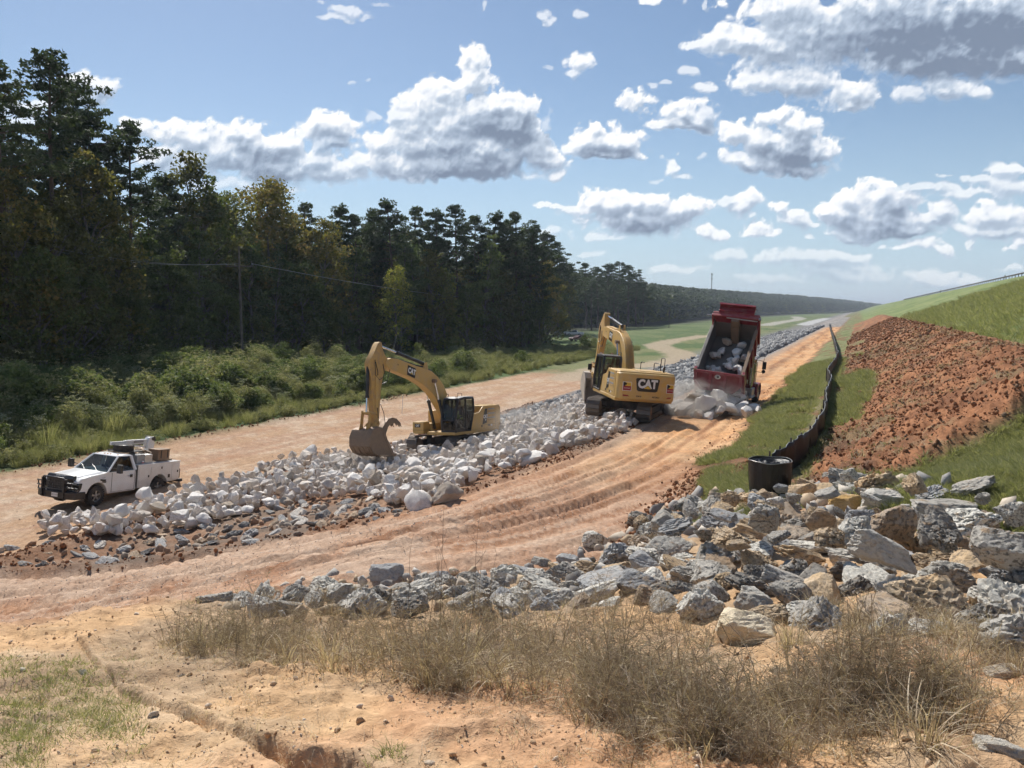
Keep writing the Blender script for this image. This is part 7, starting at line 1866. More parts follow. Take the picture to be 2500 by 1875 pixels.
# ---- bushes and tall weeds between road and wood
def bush_mesh(seed, H, W, mat, n=26, dens=42, leaf=.10, umbel=0):
    dens = int(dens * 1.45); leaf = leaf * .78
    r_ = np.random.default_rng(seed); parts = []
    for k in range(n):
        az = r_.uniform(0, 6.28); q = W * r_.random() ** .6; z = H * (.12 + .88 * r_.random() ** .8) * (1 - .45 * (q / W) ** 2)
        parts.append(cluster((q * math.cos(az), q * math.sin(az), z), r_.uniform(.16, .34) * H ** .5, dens, leaf, r_, .7, .7, 1.6))
    if umbel:
        for k in range(umbel):
            az = r_.uniform(0, 6.28); q = W * r_.random() ** .6
            c = cluster((q * math.cos(az), q * math.sin(az), H * r_.uniform(.85, 1.1)), .13, 26, .035, r_, .3, 1.5, 1.1); parts.append((c[0], c[1], np.full(len(c[2]), 1.0)))
    return leaf_mesh('bush', parts, M[mat])
def blades(seed, n, H, spread, width, mat, lean=.5, name='grass_tuft', segs=3, droop=.35):
    r_ = np.random.default_rng(seed)
    co = []; fs = []; va = []
    for k in range(n):
        az = r_.uniform(0, 6.28); q = spread * r_.random() ** .7
        bx, by = q * math.cos(az), q * math.sin(az); a2 = az + r_.normal() * .8
        L = H * r_.uniform(.45, 1.1); ln = lean * r_.uniform(.2, 1.2); w_ = width * r_.uniform(.6, 1.3)
        px_, py_ = -math.sin(a2), math.cos(a2); tw = r_.uniform(0, 3.14); v = r_.random()
        px_, py_ = math.cos(tw), math.sin(tw)
        for i in range(segs + 1):
            u = i / segs; out_ = ln * L * u ** 1.6; z = L * (u - droop * ln * u * u)
            ww = w_ * (1 - u) ** .7 + .0003
            x, y = bx + math.cos(a2) * out_, by + math.sin(a2) * out_
            co += [(x - px_ * ww, y - py_ * ww, z), (x + px_ * ww, y + py_ * ww, z)]; va += [v, v]
            if i: b_ = len(co) - 4; fs.append((b_, b_ + 1, b_ + 3, b_ + 2))
    me = np_mesh(name, np.array(co), np.array(fs), M[mat], False); set_col(me, 'leaf', np.array(va)); return me
BU = [bush_mesh(1, 2.0, .8, 'bush', 30), bush_mesh(2, 1.5, 1.1, 'bush', 28), bush_mesh(3, 2.4, 1.2, 'bush', 36, 42, .13), bush_mesh(4, 1.5, .7, 'bush_pale', 18, 36, .08, 16), bush_mesh(5, 1.2, .7, 'weed', 18, 40, .07, 5),
      blades(6, 150, 1.35, .45, .012, 'weed', .5), bush_mesh(7, 1.1, .8, 'weed', 16, 40, .07, 3), bush_mesh(8, 2.6, .6, 'weed', 22, 40, .09, 8), blades(9, 160, 1.7, .5, .011, 'grassg', .45)]
pos, scl, idx = [], [], []
n = 9500
s = r.uniform(8, 150, n); t = -38.9 - 42 * r.random(n) ** 1.15
X, Y = to_xy(s, t)
lv = vnoise(X * .12, Y * .12, seed=95); l2 = vnoise(X * .35, Y * .35, seed=96)
tree_t = np.interp(s, [20, 37, 80, 132, 150], [-75, -72, -66, -56, -52])
Z = height(X, Y, False)
for i in range(n):
    if X[i] < -62 and Y[i] < 34: continue
    meadow = sstep(50, 78, s[i] + 22 * (lv[i] - .5) + (t[i] + 45) * .5)
    if t[i] < tree_t[i] - 4: continue
    d = math.hypot(X[i], Y[i])
    if r.random() < meadow * .38: continue
    v = r.random()
    if meadow > .5 and v < .93: j = 5 if v < .55 else (4 if v < .8 else 6); sc_ = r.uniform(.55, 1.05)
    elif t[i] > -41.5: j = int(r.choice([4, 5, 5, 8, 6])); sc_ = r.uniform(.4, .8)
    else:
        j = int(r.choice([0, 1, 2, 0, 7])) if l2[i] > .56 else int(r.choice([3, 4, 5, 5, 6, 7, 8, 8, 3])); sc_ = r.uniform(.55, 1.15) * (.65 + .8 * lv[i])
    pos.append((X[i], Y[i], Z[i] - .05)); scl.append((sc_ * r.uniform(.9, 1.25), sc_ * r.uniform(.9, 1.25), sc_)); idx.append(j)
scatter_obj('undergrowth', BU, pos, np.stack([r.normal(0, .08, len(pos)), r.normal(0, .08, len(pos)), r.uniform(0, 6.28, len(pos))], 1), scl, idx, label='dense green bushes and tall weeds between the dirt road and the wood')
# ---- turf
TU = [blades(41, 26, .16, .10, .006, 'grassg', .7), blades(42, 30, .11, .13, .006, 'grassg', .9), blades(43, 20, .22, .09, .006, 'grassg', .8)]
n = 34000
s = 17 + 60 * r.random(n) ** 1.4; t = r.uniform(-6.2, -1.8, n)
X, Y = to_xy(s, t); k = (fbm(X * .9, Y * .9, seed=58, oct=3) < .12 + .14 * r.normal(size=n)) & (road_coord(X, Y) - (-4.6 + 3.0 * sstep(27, 17, s)) + 1.3 * (.7 * fbm(X * .55, Y * .55, seed=65, oct=4)) > .25) & (bank(X, Y)[0] < height(X, Y, False) - .05)
X, Y, s = X[k], Y[k], s[k]
n2 = 34000; xa = r.uniform(6, 16, n2); ya = r.uniform(11, 26, n2); sa, ta = to_st(xa, ya)
k = (ta > .3) & (mound_add(sa, ta)[1] < .3) & (fbm(xa * .7, ya * .7, seed=97, oct=2) < .75); X2, Y2 = xa[k], ya[k]
n3 = 11000; s3 = 24 + 130 * r.random(n3) ** 1.7; t3 = 5.5 + 27 * r.random(n3); X3, Y3 = to_xy(s3, t3); k3 = mound_add(s3, t3)[1] < .35; X3, Y3, s3 = X3[k3], Y3[k3], s3[k3]
XX = np.concatenate([X, X2, X3]); YY = np.concatenate([Y, Y2, Y3])
sz = np.concatenate([.8 + s / 60, np.full(len(X2), .9), 1.0 + s3 / 40]) * r.uniform(.6, 1.3, len(XX))
n4 = 9000; s4 = r.uniform(17, 75, n4); t4 = r.uniform(-1.2, 1.6, n4); X4, Y4 = to_xy(s4, t4); k4 = (mound_add(s4, t4)[1] < .55); X4, Y4, s4 = X4[k4], Y4[k4], s4[k4]
XX = np.concatenate([XX, X4]); YY = np.concatenate([YY, Y4]); sz = np.concatenate([sz, (.8 + s4 / 60) * r.uniform(.6, 1.3, len(X4))])
ZZ = height(XX, YY)
scatter_obj('grass', TU, np.stack([XX, YY, ZZ - .01], 1), np.stack([np.zeros(len(XX)), np.zeros(len(XX)), r.uniform(0, 6.28, len(XX))], 1), np.stack([sz * 1.3, sz * 1.3, sz], 1), label='short green grass on the strip by the silt fence and on the dam face')
gl = [(70, 1800, 110, 60), (210, 1720, 150, 70), (255, 1790, 90, 45), (30, 1655, 70, 35), (130, 1690, 120, 50), (290, 1765, 70, 40), (30, 1750, 60, 80), (60, 1860, 60, 40), (955, 1865, 40, 22), (190, 1650, 100, 30)]
pp = []
for (a, b_, w_, h_) in gl:
    for k in range(int(w_ * h_ / 60)):
        px, py = a + r.normal() * w_ * .45, b_ + r.normal() * h_ * .45
        if py > 1540 and px < 1000:
            pp.append(ground_at(px, py, near=2.0))
TG_ = [blades(44, 12, .055, .06, .0018, 'grassg', 1.4), blades(45, 10, .075, .06, .0018, 'grassg', 1.5), blades(46, 12, .04, .06, .0018, 'grassg', 1.6)]
pp = np.array(pp); pp[:, 2] = height(pp[:, 0], pp[:, 1])
scatter_obj('grass_patch', TG_, pp, np.stack([np.zeros(len(pp)), np.zeros(len(pp)), r.uniform(0, 6.28, len(pp))], 1), r.uniform(.6, 1.3, (len(pp), 1)) * np.ones((1, 3)), label='sprawling green grass patch on the bare yellow soil')
n5 = 5200; s5 = 18 + 60 * r.random(n5) ** 1.3; t5 = r.uniform(-1, 6.3, n5); X5, Y5 = to_xy(s5, t5); k5 = (mound_add(s5, t5)[1] > .4) & (fbm(X5 * .45, Y5 * .45, seed=59, oct=4) + .5 * fbm(X5 * .6, Y5 * .6, seed=60, oct=4) > .02); X5, Y5 = X5[k5], Y5[k5]
SG = [blades(47, 16, .14, .16, .006, 'drygrass', 1.5, 'straw', 3, .7), blades(48, 14, .10, .2, .006, 'weed', 1.6, 'straw', 3, .7)]
scatter_obj('straw', SG, np.stack([X5, Y5, height(X5, Y5)], 1), np.stack([r.normal(0, .4, len(X5)), r.normal(0, .4, len(X5)), r.uniform(0, 6.28, len(X5))], 1), r.uniform(.6, 1.5, (len(X5), 1)) * np.ones((1, 3)), label='torn up sod and straw mixed into the red brown spoil heap')
# ---- dry weeds on the bank
def dry_weed(seed, H=.7, nb=34, name='dry_weed'):
    r_ = np.random.default_rng(seed); co = []; fs = []; va = []
    def stick(p, d, L, w0, n, droop, v):
        d = np.array(d, float); d /= np.linalg.norm(d); p = np.array(p, float)
        side = np.cross(d, r_.normal(size=3)); side /= np.linalg.norm(side)
        pts = [p.copy()]
        for i in range(n):
            p = p + d * L / n; d = d + np.array([r_.normal() * .12, r_.normal() * .12, -droop]); d /= np.linalg.norm(d); pts.append(p.copy())
        sd2 = np.cross(side, d)
        for sd in ((side,) if w0 < .0016 else (side, sd2)):
            for i, q in enumerate(pts):
                ww = w0 * (1 - .6 * i / n); co.append(q - sd * ww); co.append(q + sd * ww); va.extend([v, v])
                if i: b_ = len(co) - 4; fs.append((b_, b_ + 1, b_ + 3, b_ + 2))
        return pts
    for m_ in range(3):
        az = r_.uniform(0, 6.28); lean = r_.uniform(.05, .45)
        main = stick((r_.normal() * .03, r_.normal() * .03, 0), (math.cos(az) * lean, math.sin(az) * lean, 1), H * r_.uniform(.7, 1.1), .0036, 7, .02, r_.random() * .7)
        for k in range(nb // 5):
            q = main[int(r_.integers(1, 7))]; a2 = r_.uniform(0, 6.28); u = r_.uniform(.2, 1.1)
            sub = stick(q, (math.cos(a2), math.sin(a2), u), H * r_.uniform(.14, .42), .0020, 4, .08, r_.random())
            for j in range(3):
                q2 = sub[int(r_.integers(1, 5))]; a3 = r_.uniform(0, 6.28); stick(q2, (math.cos(a3), math.sin(a3), r_.uniform(-.2, .9)), H * r_.uniform(.05, .15), .0017, 2, .1, r_.random())
    me = np_mesh(name, np.array(co), np.array(fs), M['drystem'], False); set_col(me, 'leaf', np.array(va)); return me
DW = [dry_weed(51, .62, 40), dry_weed(52, .5, 46), dry_weed(53, .75, 36), blades(54, 30, .50, .12, .0042, 'drygrass', .9, 'dry_tuft', 6, .7), blades(55, 34, .36, .16, .0038, 'drygrass', 1.3, 'dry_tuft', 6, .8), blades(56, 30, .60, .09, .0048, 'drygrass', .7, 'dry_tuft', 6, .7), blades(57, 26, .20, .22, .0028, 'drygrass', 1.9, 'litter', 4, .7), dry_weed(58, .35, 50)]
W1 = poly_world([(380, 1570), (520, 1560), (700, 1560), (900, 1565), (1100, 1575), (1350, 1585), (1500, 1620), (1600, 1690), (1480, 1740), (1300, 1740), (1150, 1710), (950, 1690), (800, 1650), (620, 1640), (450, 1610)])
W2 = poly_world([(1480, 1640), (1600, 1670), (1800, 1740), (1950, 1700), (2100, 1680), (2350, 1690), (2400, 1740), (2380, 1874), (1850, 1874), (1600, 1830), (1380, 1760)])
W3 = poly_world([(560, 1450), (900, 1430), (1200, 1440), (1500, 1470), (1500, 1530), (1000, 1560), (500, 1570), (420, 1520)])
W4 = poly_world([(1950, 1500), (2200, 1500), (2500, 1540), (2500, 1700), (2300, 1600), (2100, 1580)])
pos, scl, idx, tilt = [], [], [], []
def addw(poly, n, kinds, smin, smax, seed):
    r_ = np.random.default_rng(seed); xs = [p[0] for p in poly]; ys = [p[1] for p in poly]
    x = r_.uniform(min(xs), max(xs), n * 3); y = r_.uniform(min(ys), max(ys), n * 3); k = in_poly(x, y, poly); x, y = x[k][:n], y[k][:n]
    dn = vnoise(x * 1.3, y * 1.3, seed=98) + .15 * r_.normal(size=len(x)); k = dn > .28; x, y = x[k], y[k]
    z = height(x, y)
    for a, b_, c_ in zip(x, y, z):
        q = r_.uniform(smin, smax); pos.append((a, b_, c_ - .01)); scl.append((q * r_.uniform(.9, 1.2), q * r_.uniform(.9, 1.2), q)); idx.append(int(r_.choice(kinds))); tilt.append((r_.normal() * .18, r_.normal() * .18, r_.uniform(0, 6.28)))
addw(W1, 380, [0, 1, 2, 3, 4, 7, 3, 1, 4], .45, .88, 61); addw(W1, 300, [6, 4, 7, 6], .4, .75, 62)
addw(W2, 400, [0, 1, 1, 4, 7, 3, 3, 2], .45, .95, 63); addw(W2, 330, [6, 6, 7, 4], .5, .9, 64)
addw(W3, 200, [3, 4, 6, 7, 0, 1], .3, .55, 65); addw(W4, 210, [3, 4, 6, 7], .4, .75, 66)
W5 = poly_world([(600, 1500), (1500, 1480), (1800, 1560), (1700, 1640), (1450, 1600), (1000, 1570), (500, 1590)])
addw(W5, 200, [6, 7, 4, 1, 0], .4, .8, 68)
W6 = poly_world([(1400, 1700), (2450, 1700), (2560, 1880), (1500, 1880)])
addw(W6, 300, [6, 6, 4, 7, 1], .35, .75, 69)
for (px, py, j, q) in ((1090, 1650, 5, 1.0), (1110, 1670, 5, .95), (1070, 1690, 5, .85), (1130, 1630, 5, .9), (800, 1640, 5, .8), (2080, 1740, 2, .95), (2050, 1760, 2, .95), (2280, 1690, 5, .8), (2300, 1700, 5, .8), (1930, 1590, 5, .7), (1950, 1590, 3, .8), (2160, 1730, 2, .85)):
    for k in range(3):
        g = ground_at(px + r.normal() * 12, py + r.normal() * 8); pos.append((g[0], g[1], g[2])); scl.append((q, q, q)); idx.append(j); tilt.append((.1 * r.normal(), .1 * r.normal(), r.uniform(0, 6.28)))
scatter_obj('dry_weeds', DW, pos, tilt, scl, idx, label='dead brown weeds and dry grass on the bank before the boulders')
# litter of fine dead stems over the bare soil
LT = poly_world([(0, 1640), (200, 1600), (450, 1580), (700, 1600), (1200, 1700), (1800, 1800), (2500, 1700), (2700, 1900), (1500, 1900), (0, 1900)])
pos, scl, idx, tilt = [], [], [], []
addw(LT, 420, [6], .3, .6, 67)
scatter_obj('dead_stalks', DW, pos, tilt, scl, idx, label='thin dead stalks lying scattered on the yellow soil')
# a few tall stalks
def stalk(seed, H):
    b = MB(); r_ = np.random.default_rng(seed); p = Vector((0, 0, 0)); d = Vector((r_.normal() * .12, r_.normal() * .12, 1)).normalized(); pts = [p]
    for i in range(8): p = p + d * H / 8; d = (d + Vector((r_.normal() * .06, r_.normal() * .06, 0))).normalized(); pts.append(p)
    b.tube(pts, .003, n=4, radii=[.0035 - .0024 * i / 8 for i in range(9)])
    for k in range(7):
        q = pts[int(r_.integers(3, 9))]; e = q + Vector((r_.normal() * .05, r_.normal() * .05, r_.uniform(.04, .12))); b.tube([q, e], .0015, n=3, radii=[.0015, .0008])
    return b
for k, (px, py, top) in enumerate([(1050, 1590, 1290), (1075, 1600, 1235), (1100, 1610, 1330), (1125, 1590, 1300), (1165, 1600, 1335), (1010, 1600, 1330), (1190, 1590, 1360), (860, 1600, 1440), (640, 1570, 1410), (1140, 1620, 1215)]):
    g = ground_at(px, py); d = g[1]; H = (ray(px, top)[2] / ray(px, top)[1]) * d - g[2]
    o = stalk(70 + k, H).build('tall_stalk', M['drystem'], None); o.location = tuple(g)
    tag(o, 'thin dead stalk rising above the boulders in front of the rutted road', 'plant stalk', 'tall dead stalks before the road')

# ================================================================== SILT FENCE AND ROLL
M['fabric'] = leaf_mat('black_geotextile', [(0, (.014, .011, .010)), (.5, (.024, .018, .015)), (1, (.036, .026, .020))], .12, .55, .5)
M['fabric_black'] = paint('black_fabric', (.012, .012, .014), .38, dirt=.12, dirtcol=(.12, .09, .07), scale=4)
M['wire'] = paint('galvanised_wire', (.32, .33, .32), .35, .8, dirt=.3)
M['post'] = paint('dark_steel_post', (.05, .05, .05), .6, .4, dirt=.4)
FE = [(1882, 1172), (1912, 1160), (1945, 1140), (1972, 1116), (1992, 1090), (2006, 1060), (2014, 1026), (2017, 999), (2021, 975), (2030, 955), (2019, 935), (2030, 918), (2040, 900), (2046, 882), (2040, 862), (2036, 842), (2032, 826), (2028, 812), (2025, 800), (2024, 792)]
pts = [ground_at(a, b_, near=15) for a, b_ in FE]
root = empty('silt_fence', tuple(pts[0]), None, 'black silt fence sagging along the foot of the red spoil heap', 'fence')
bpy.context.view_layer.update()
base = Vector(pts[0])
b_v = []; b_f = []; top_pts = []
K = 6
fine = []
for i in range(len(pts) - 1):
    for j in range(K): fine.append(pts[i] + (pts[i + 1] - pts[i]) * j / K)
fine.append(pts[-1]); fine = np.array(fine)
fz = height(fine[:, 0], fine[:, 1])
co = []; NR = 6
for i in range(len(fine)):
    dist = math.hypot(fine[i][0], fine[i][1])
    sg = math.sin(i * 2.3) * .03 + .05 * float(fbm(np.array([i * .31]), np.array([2.0]), seed=5)[0])
    Hh = .86 + .20 * float(fbm(np.array([i * .22]), np.array([7.0]), seed=6)[0]) - (.05 if i % K == K // 2 else 0)
    for j in range(NR + 1):
        u = j / NR; off = .07 * math.sin(u * 3.1) * math.sin(i * .9) + sg * u
        co.append((fine[i][0] + off, fine[i][1] - off * .4, fz[i] - .08 + (Hh + .08) * u))
co = np.array(co); fs = []
for i in range(len(fine) - 1):
    for j in range(NR):
        a = i * (NR + 1) + j; fs.append((a, a + 1, a + NR + 2, a + NR + 1))
me = np_mesh('fabric', co - np.array(base), np.array(fs), M['fabric'], True); set_col(me, 'leaf', vnoise(co[:, 0] * 3, co[:, 1] * 3, co[:, 2] * 3))
fb = link('fabric', me, root)
sd_ = fb.modifiers.new('thick', 'SOLIDIFY'); sd_.thickness = .012
b = MB(); b.tube([Vector(co[i * (NR + 1) + NR]) - base + Vector((0, 0, .005)) for i in range(0, len(fine))], .012, n=5); b.build('top_wire', M['wire'], root, smooth=60)
for i in range(0, len(fine), 5):
    p = Vector(co[i * (NR + 1) + NR]) - base; q = Vector((fine[i][0], fine[i][1], fz[i])) - base
    b = MB(); b.box(((p.x + q.x) / 2 - .05, (p.y + q.y) / 2 + .02, (p.z + q.z) / 2 + .05), (.04, .04, abs(p.z - q.z) + .06)); b.build('post', M['post'], root)
# roll of wire-backed fabric
g = ground_at(1878, 1206, near=10)
RL = empty('fence_roll', tuple(g), None, 'thick upright black roll of wire backed silt fence at the fence end', 'roll')
sp_ = []
Rr = .53; Hr = .88
b = MB()
def ring(r_, z, k=0): return [(r_ * (1 + .02 * math.sin(3 * a + k)) * math.cos(a), r_ * (1 + .02 * math.sin(2 * a + k)) * math.sin(a), z + .012 * math.sin(4 * a + k)) for a in np.linspace(0, 2 * math.pi, 41)[:-1]]
b.loft([ring(Rr * .90, 0), ring(Rr * .93, .12, 1), ring(Rr * .97, .35, 2), ring(Rr, .62, 1), ring(Rr, Hr), ring(Rr * .975, Hr)], caps=False)
b.build('outer_wrap', M['fabric_black'], RL, smooth=60)
b = MB(); b.cyl((0, 0, .02), (0, 0, Hr - .07), Rr * .88, Rr * .95, n=40); b.build('core', M['fabric_black'], RL, smooth=60)
spi = [(Rr * (.95 - .72 * u) * math.cos(u * 26), Rr * (.95 - .72 * u) * math.sin(u * 26)) for u in np.linspace(0, 1, 150)]
cs = []; ff = []
for i, (x, y) in enumerate(spi): zt = Hr - .05 + .035 * math.sin(i * .45) * (i / 150); cs += [(x, y, .3), (x, y, zt + .03)]
for i in range(len(spi) - 1): ff.append((2 * i, 2 * i + 1, 2 * i + 3, 2 * i + 2))
me = np_mesh('inner_wraps', np.array(cs), np.array(ff), M['fabric_black'], True); o = link('inner_wraps', me, RL); m_ = o.modifiers.new('t', 'SOLIDIFY'); m_.thickness = .014
b = MB(); b.tube([(p[0] * 1.01, p[1] * 1.01, p[2] + .01) for p in ring(Rr, Hr)], .010, n=6, closed=True); b.build('rim_wire', M['wire'], RL, smooth=60)
M['wire2'] = paint('dull_wire', (.045, .05, .045), .5, .6, dirt=.3)
b = MB()
for z in (.14, .30, .46, .62, .76): 
    k = np.interp(z, [0, .35, .62, .9], [.915, .975, 1.005, 1.005]); b.tube([(p[0] * k, p[1] * k, p[2]) for p in ring(Rr * 1.006, z, 1)], .0035, n=4, closed=True)
for a in np.linspace(0, 2 * math.pi, 29)[:-1]:
    b.tube([(Rr * .915 * math.cos(a), Rr * .915 * math.sin(a), .02), (Rr * .985 * math.cos(a), Rr * .985 * math.sin(a), .35), (Rr * 1.012 * math.cos(a), Rr * 1.012 * math.sin(a), .62), (Rr * 1.012 * math.cos(a), Rr * 1.012 * math.sin(a), Hr)], .0035, n=4)
b.build('wire_mesh', M['wire2'], RL, smooth=60)

# ================================================================== UTILITY POLES, STAKES, MAST, GUARD RAIL
M['wood'] = bark_mat('pole_wood', (.07, .06, .05), (.16, .14, .12))
def pole(px, ybase, ytop, dist, label, arm=True):
    r_ = ray(px, ybase); p = r_ * (dist / r_[1]); zb = hz(p[0], p[1], False); zt = ray(px, ytop)[2] / ray(px, ytop)[1] * dist
    T = empty('utility_pole', (p[0], p[1], zb), None, label, 'utility pole'); H = zt - zb
    b = MB(); b.cyl((0, 0, 0), (0, 0, H), .17, .11, n=12); b.build('pole', M['wood'], T, smooth=50)
    if arm:
        b = MB(); b.slab(-1.5, 1.5, -.06, .06, H - 2.3, H - 2.15); b.tube([(-.7, 0, H - 2.2), (0, 0, H - 2.8)], .02, n=5); b.tube([(.7, 0, H - 2.2), (0, 0, H - 2.8)], .02, n=5); b.build('crossarm', M['wood'], T)
        for x in (-1.4, -.5, 1.4):
            b = MB(); b.lathe([(.03, 0), (.06, .04), (.04, .1), (.06, .14), (.02, .2)], 'z', (x, 0, H - 2.15), n=10); b.build('insulator', M['chrome'], T)
    return Vector((p[0], p[1], zb)), H
pA, hA = pole(592, 880, 600, 86, 'wooden utility pole with crossarm standing in the wood edge')
pB, hB = pole(1362, 828, 712, 205, 'dark utility pole beside the parked cars')
pC, hC = pole(1633, 812, 752, 330, 'short far utility pole in the green field', False)
left = Vector((ray(-60, 560)[0] / ray(-60, 560)[1] * 60, 60, ray(-60, 560)[2] / ray(-60, 560)[1] * 60))
def wire_run(a, b_, sag, label, r0=.018):
    pts_ = [a.lerp(b_, u) - Vector((0, 0, sag * 4 * u * (1 - u))) for u in np.linspace(0, 1, 24)]
    b = MB(); b.tube([p - a for p in pts_], r0, n=5); o = b.build('overhead_wire', M['wire'], None, smooth=60); o.location = a; tag(o, label, 'wire', 'overhead power wires')
for dx, lb in ((-1.4, 'left overhead wire from the near utility pole past the tall pine'), (.0, 'middle overhead wire from the near utility pole past the tall pine')):
    wire_run(Vector((pA.x + dx, pA.y, pA.z + hA - 1.95)), left + Vector((dx, 0, 0)), 1.0, lb)
wire_run(Vector((pA.x + 1.4, pA.y, pA.z + hA - 1.95)), Vector((pB.x - 1.4, pB.y, pB.z + hB - 1.95)), 1.6, 'long overhead wire between the near and the far utility pole', .03)
def far_mast(px, ytop, dist, label, h):
    r_ = ray(px, ytop); x = r_[0] / r_[1] * dist; zt = r_[2] / r_[1] * dist
    T = empty('radio_mast', (x, dist, zt - h), None, label, 'radio mast')
    b = MB()
    for a in (0, 2.1, 4.2): b.cyl((.5 * math.cos(a), .5 * math.sin(a), 0), (.3 * math.cos(a), .3 * math.sin(a), h), .14, n=5)
    for k in range(int(h / 1.5)):
        z = k * 1.5; q = [(.45 * math.cos(a), .45 * math.sin(a), z + (1.5 if i % 2 else 0)) for i, a in enumerate((0, 2.1, 4.2))]; b.tube(q + [q[0]], .05, n=4)
    b.build('lattice', M['post'], T)
    b = MB()
    for a in (0, 2.1, 4.2):
        b.box((.9 * math.cos(a), .9 * math.sin(a), h - 1.2), (.5, .5, 2.2)); b.box((.9 * math.cos(a), .9 * math.sin(a), h - 6.5), (.5, .5, 2.0))
    b.build('antenna', M['grey'], T)
far_mast(1738, 667, 900, 'tall thin radio mast rising above the far forest', 40)
# guard rail and little posts on the dam crest
GR = empty('guard_rail', (*to_xy(60, 32.6), 7.25), None, 'dark guard rail running along the crest of the dam', 'guard rail')
o0 = Vector((*to_xy(60, 32.6), 7.25))
b = MB()
L0, L1 = Vector((*to_xy(55, 32.6), 7.9)) - o0, Vector((*to_xy(700, 32.6), 7.9)) - o0
b.tube([L0, L1], .16, n=6); b.build('rail', M['post'], GR)
b = MB()
for k in range(160):
    x, y = to_xy(55 + k * 4, 32.6); b.cyl(Vector((x, y, 7.1)) - o0, Vector((x, y, 7.95)) - o0, .09, n=5)
o = b.build('rail_posts', M['post'], GR); o['kind'] = 'stuff'
for k, (px, h_) in enumerate(((2452, 14), (2295, 9), (2478, 5))):
    # where that column meets the crest
    best = None
    for s_ in np.linspace(60, 900, 2000):
        x, y = to_xy(s_, 34); d = y * math.cos(PITCH) - 7.3 * math.sin(PITCH)
        if abs(CXP + FP * x / d - px) < 1.0: best = (x, y, d); break
    if best:
        hh = h_ / FP * best[2]; T = empty('marker_post', (best[0], best[1], 7.2), None, ['tallest marker post on the dam crest near the frame edge', 'thin marker post far along the dam crest', 'short marker post at the frame edge on the crest'][k], 'post')
        b = MB(); b.cyl((0, 0, 0), (0, 0, hh), .07, n=8); b.build('shaft', M['post'], T); b = MB(); b.box((0, 0, hh - .2), (.3, .1, .4)); b.build('head', M['post'], T)
# survey stakes and tall pale stem
for (px, py, top, lab) in ((983, 1010, 965, 'thin pale survey stake in the weeds behind the bucket'),):
    g = ground_at(px, py, near=30); H = (py - top) / FP * g[1]
    b = MB(); b.box((0, 0, H / 2), (.035, .02, H), rot=(0, .08, 0)); b.box((.03, 0, H - .1), (.06, .005, .12)); o = b.build('survey_stake', M['decal_white'], None); o.location = tuple(g); tag(o, lab, 'stake')
g = ground_at(1438, 834, near=60); b = MB(); b.ball((0, 0, .35), .35, 10); b.cyl((0, 0, 0), (0, 0, .3), .12, n=8); o = b.build('white_marker', M['decal_white'], None, smooth=60); o.location = tuple(g); tag(o, 'small white marker ball on the grass right of the maroon car', 'marker')

# ================================================================== OPERATOR
M['vest'] = paint('safety_vest', (.42, .62, .06), .8, dirt=.1)
M['skin'] = paint('skin', (.42, .24, .16), .6, dirt=0)
M['denim'] = paint('work_trousers', (.06, .07, .10), .85, dirt=.3)
M['hat'] = paint('hard_hat', (.75, .75, .72), .4, dirt=.1)
def operator(E_, label):
    """seated figure grown from a skeleton inside the cab"""
    J = [(.95, 1.0, 1.78), (.93, 1.0, 2.0), (.92, 1.0, 2.24), (.94, 1.0, 2.34), (.96, 1.0, 2.44), (.97, 1.0, 2.55),
         (.92, 1.17, 2.22), (1.02, 1.25, 2.0), (1.25, 1.20, 1.93), (.92, .83, 2.22), (1.02, .75, 2.0), (1.25, .80, 1.93),
         (1.0, 1.09, 1.76), (1.38, 1.12, 1.80), (1.46, 1.12, 1.38), (1.62, 1.12, 1.32), (1.0, .91, 1.76), (1.38, .88, 1.80), (1.46, .88, 1.38), (1.62, .88, 1.32)]
    Ed = [(0, 1), (1, 2), (2, 3), (3, 4), (4, 5), (2, 6), (6, 7), (7, 8), (2, 9), (9, 10), (10, 11), (0, 12), (12, 13), (13, 14), (14, 15), (0, 16), (16, 17), (17, 18), (18, 19)]
    Rd = [.15, .14, .15, .07, .10, .085, .075, .05, .04, .075, .05, .04, .10, .08, .055, .05, .10, .08, .055, .05]
    me = bpy.data.meshes.new('body'); me.from_pydata(J, Ed, [])
    me.materials.append(M['denim'])
    o = bpy.data.objects.new('person', me); C.objects.link(o)
    sk = o.modifiers.new('skin', 'SKIN')
    lay = me.skin_vertices[0] if me.skin_vertices else None
    if lay:
        for v, rr in zip(lay.data, Rd): v.radius = (rr, rr)
        lay.data[0].use_root = True
    ss = o.modifiers.new('sub', 'SUBSURF'); ss.levels = 1; ss.render_levels = 2
    o.matrix_world = E_.matrix_world.copy()
    tag(o, label, 'person')
    b = MB(); b.loft([[(.95 + a * math.cos(q), 1.0 + c_ * math.sin(q), z) for q in np.linspace(0, 6.28, 17)[:-1]] for (a, c_, z) in ((.16, .19, 1.80), (.165, .20, 2.0), (.17, .22, 2.2), (.12, .15, 2.30))], caps=False); b.build('vest', M['vest'], o, smooth=60)
    b = MB(); b.ball((.97, 1.0, 2.46), .112, 14, (1, .88, 1.15)); b.ball((1.08, 1.0, 2.44), .018, 6); b.build('head', M['skin'], o, smooth=60)
    b = MB(); b.lathe([(.13, 0), (.125, .06), (.09, .11), (.001, .13)], 'z', (.965, 1.0, 2.50), n=16, caps=False); b.prismz([(1.05, .92), (1.16, .95), (1.16, 1.05), (1.05, 1.08)], 2.50, 2.512); b.build('hard_hat', M['hat'], o, smooth=50)
bpy.context.view_layer.update()
operator(EX1, 'operator in a yellow green safety vest seated in the digging excavator cab')
operator(EX2, 'operator seated in the cab of the excavator turned away')

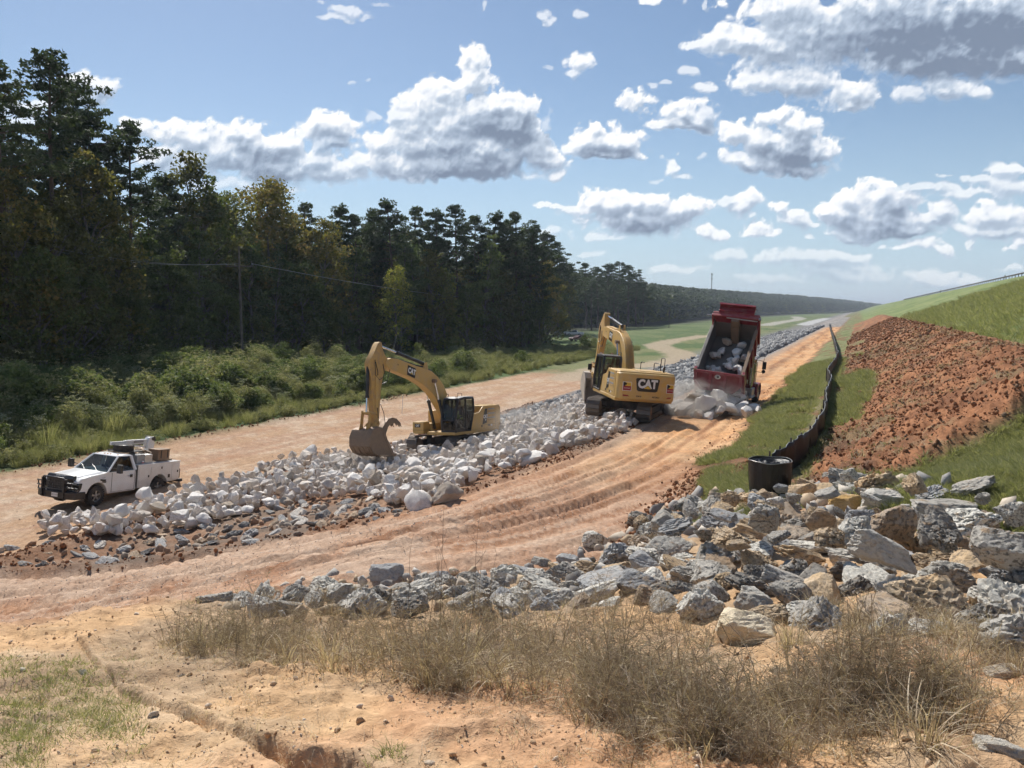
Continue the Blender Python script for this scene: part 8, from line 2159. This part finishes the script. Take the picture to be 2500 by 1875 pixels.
# ================================================================== DUST AND HAZE
def vol_mat(name, dens, col, aniso=.2, noise_=None):
    m = bpy.data.materials.new(name); m.use_nodes = True
    nt = m.node_tree; nt.nodes.clear(); out = nt.nodes.new('ShaderNodeOutputMaterial')
    pv = nt.nodes.new('ShaderNodeVolumePrincipled'); pv.inputs['Color'].default_value = (*col, 1); pv.inputs['Density'].default_value = dens; pv.inputs['Anisotropy'].default_value = aniso
    nt.links.new(pv.outputs[0], out.inputs['Volume'])
    if noise_:
        tc = nt.nodes.new('ShaderNodeTexCoord'); n_ = noise(nt, tc.outputs['Object'], noise_, 3, .6)
        ln = nt.nodes.new('ShaderNodeVectorMath'); ln.operation = 'LENGTH'; nt.links.new(tc.outputs['Object'], ln.inputs[0])
        fall = nt.nodes.new('ShaderNodeMapRange'); fall.interpolation_type = 'SMOOTHSTEP'; fall.inputs[1].default_value = 1.0; fall.inputs[2].default_value = .15; fall.inputs[3].default_value = 0; fall.inputs[4].default_value = 1
        nt.links.new(ln.outputs['Value'], fall.inputs[0])
        d = mth(nt, 'MULTIPLY', mth(nt, 'MULTIPLY', ramp(nt, n_, [(.40, 0.0), (.68, 1.0)]), fall.outputs[0]), dens)
        nt.links.new(d, pv.inputs['Density'])
    return m
def dust(name, c, rad, dens, label):
    b = MB(); b.ball((0, 0, 0), 1.0, 20); o = b.build(name, vol_mat(name, dens, (.86, .80, .74), .3, 1.6), None, smooth=60)
    o.location = c; o.scale = rad; o['kind'] = 'stuff'; o['label'] = label; o.rotation_euler = (0, 0, R_(66)); return o
p = Tm @ Vector((-1.6, .8, .7)); dust('dust', p, (3.4, 3.2, 1.5), 1.5, 'pale dust rising from the freshly dumped rocks')
dust('dust', (1.0, 42.6, -6.3), (4.5, 3.0, 1.5), .40, 'thin dust drifting behind the digging excavator')
dust('dust', (-8.0, 37.6, -7.6), (2.8, 2.2, .9), .5, 'thin dust blown off the digging bucket')
HZD = 0.00022
b = MB(); b.slab(-2600, 2600, -60, 6000, -12, 70)
if True:
    o = b.build('haze', vol_mat('haze', HZD, (.80, .88, 1.0), .0), None); o['kind'] = 'stuff'; o['label'] = 'thin blue summer haze in the valley air'
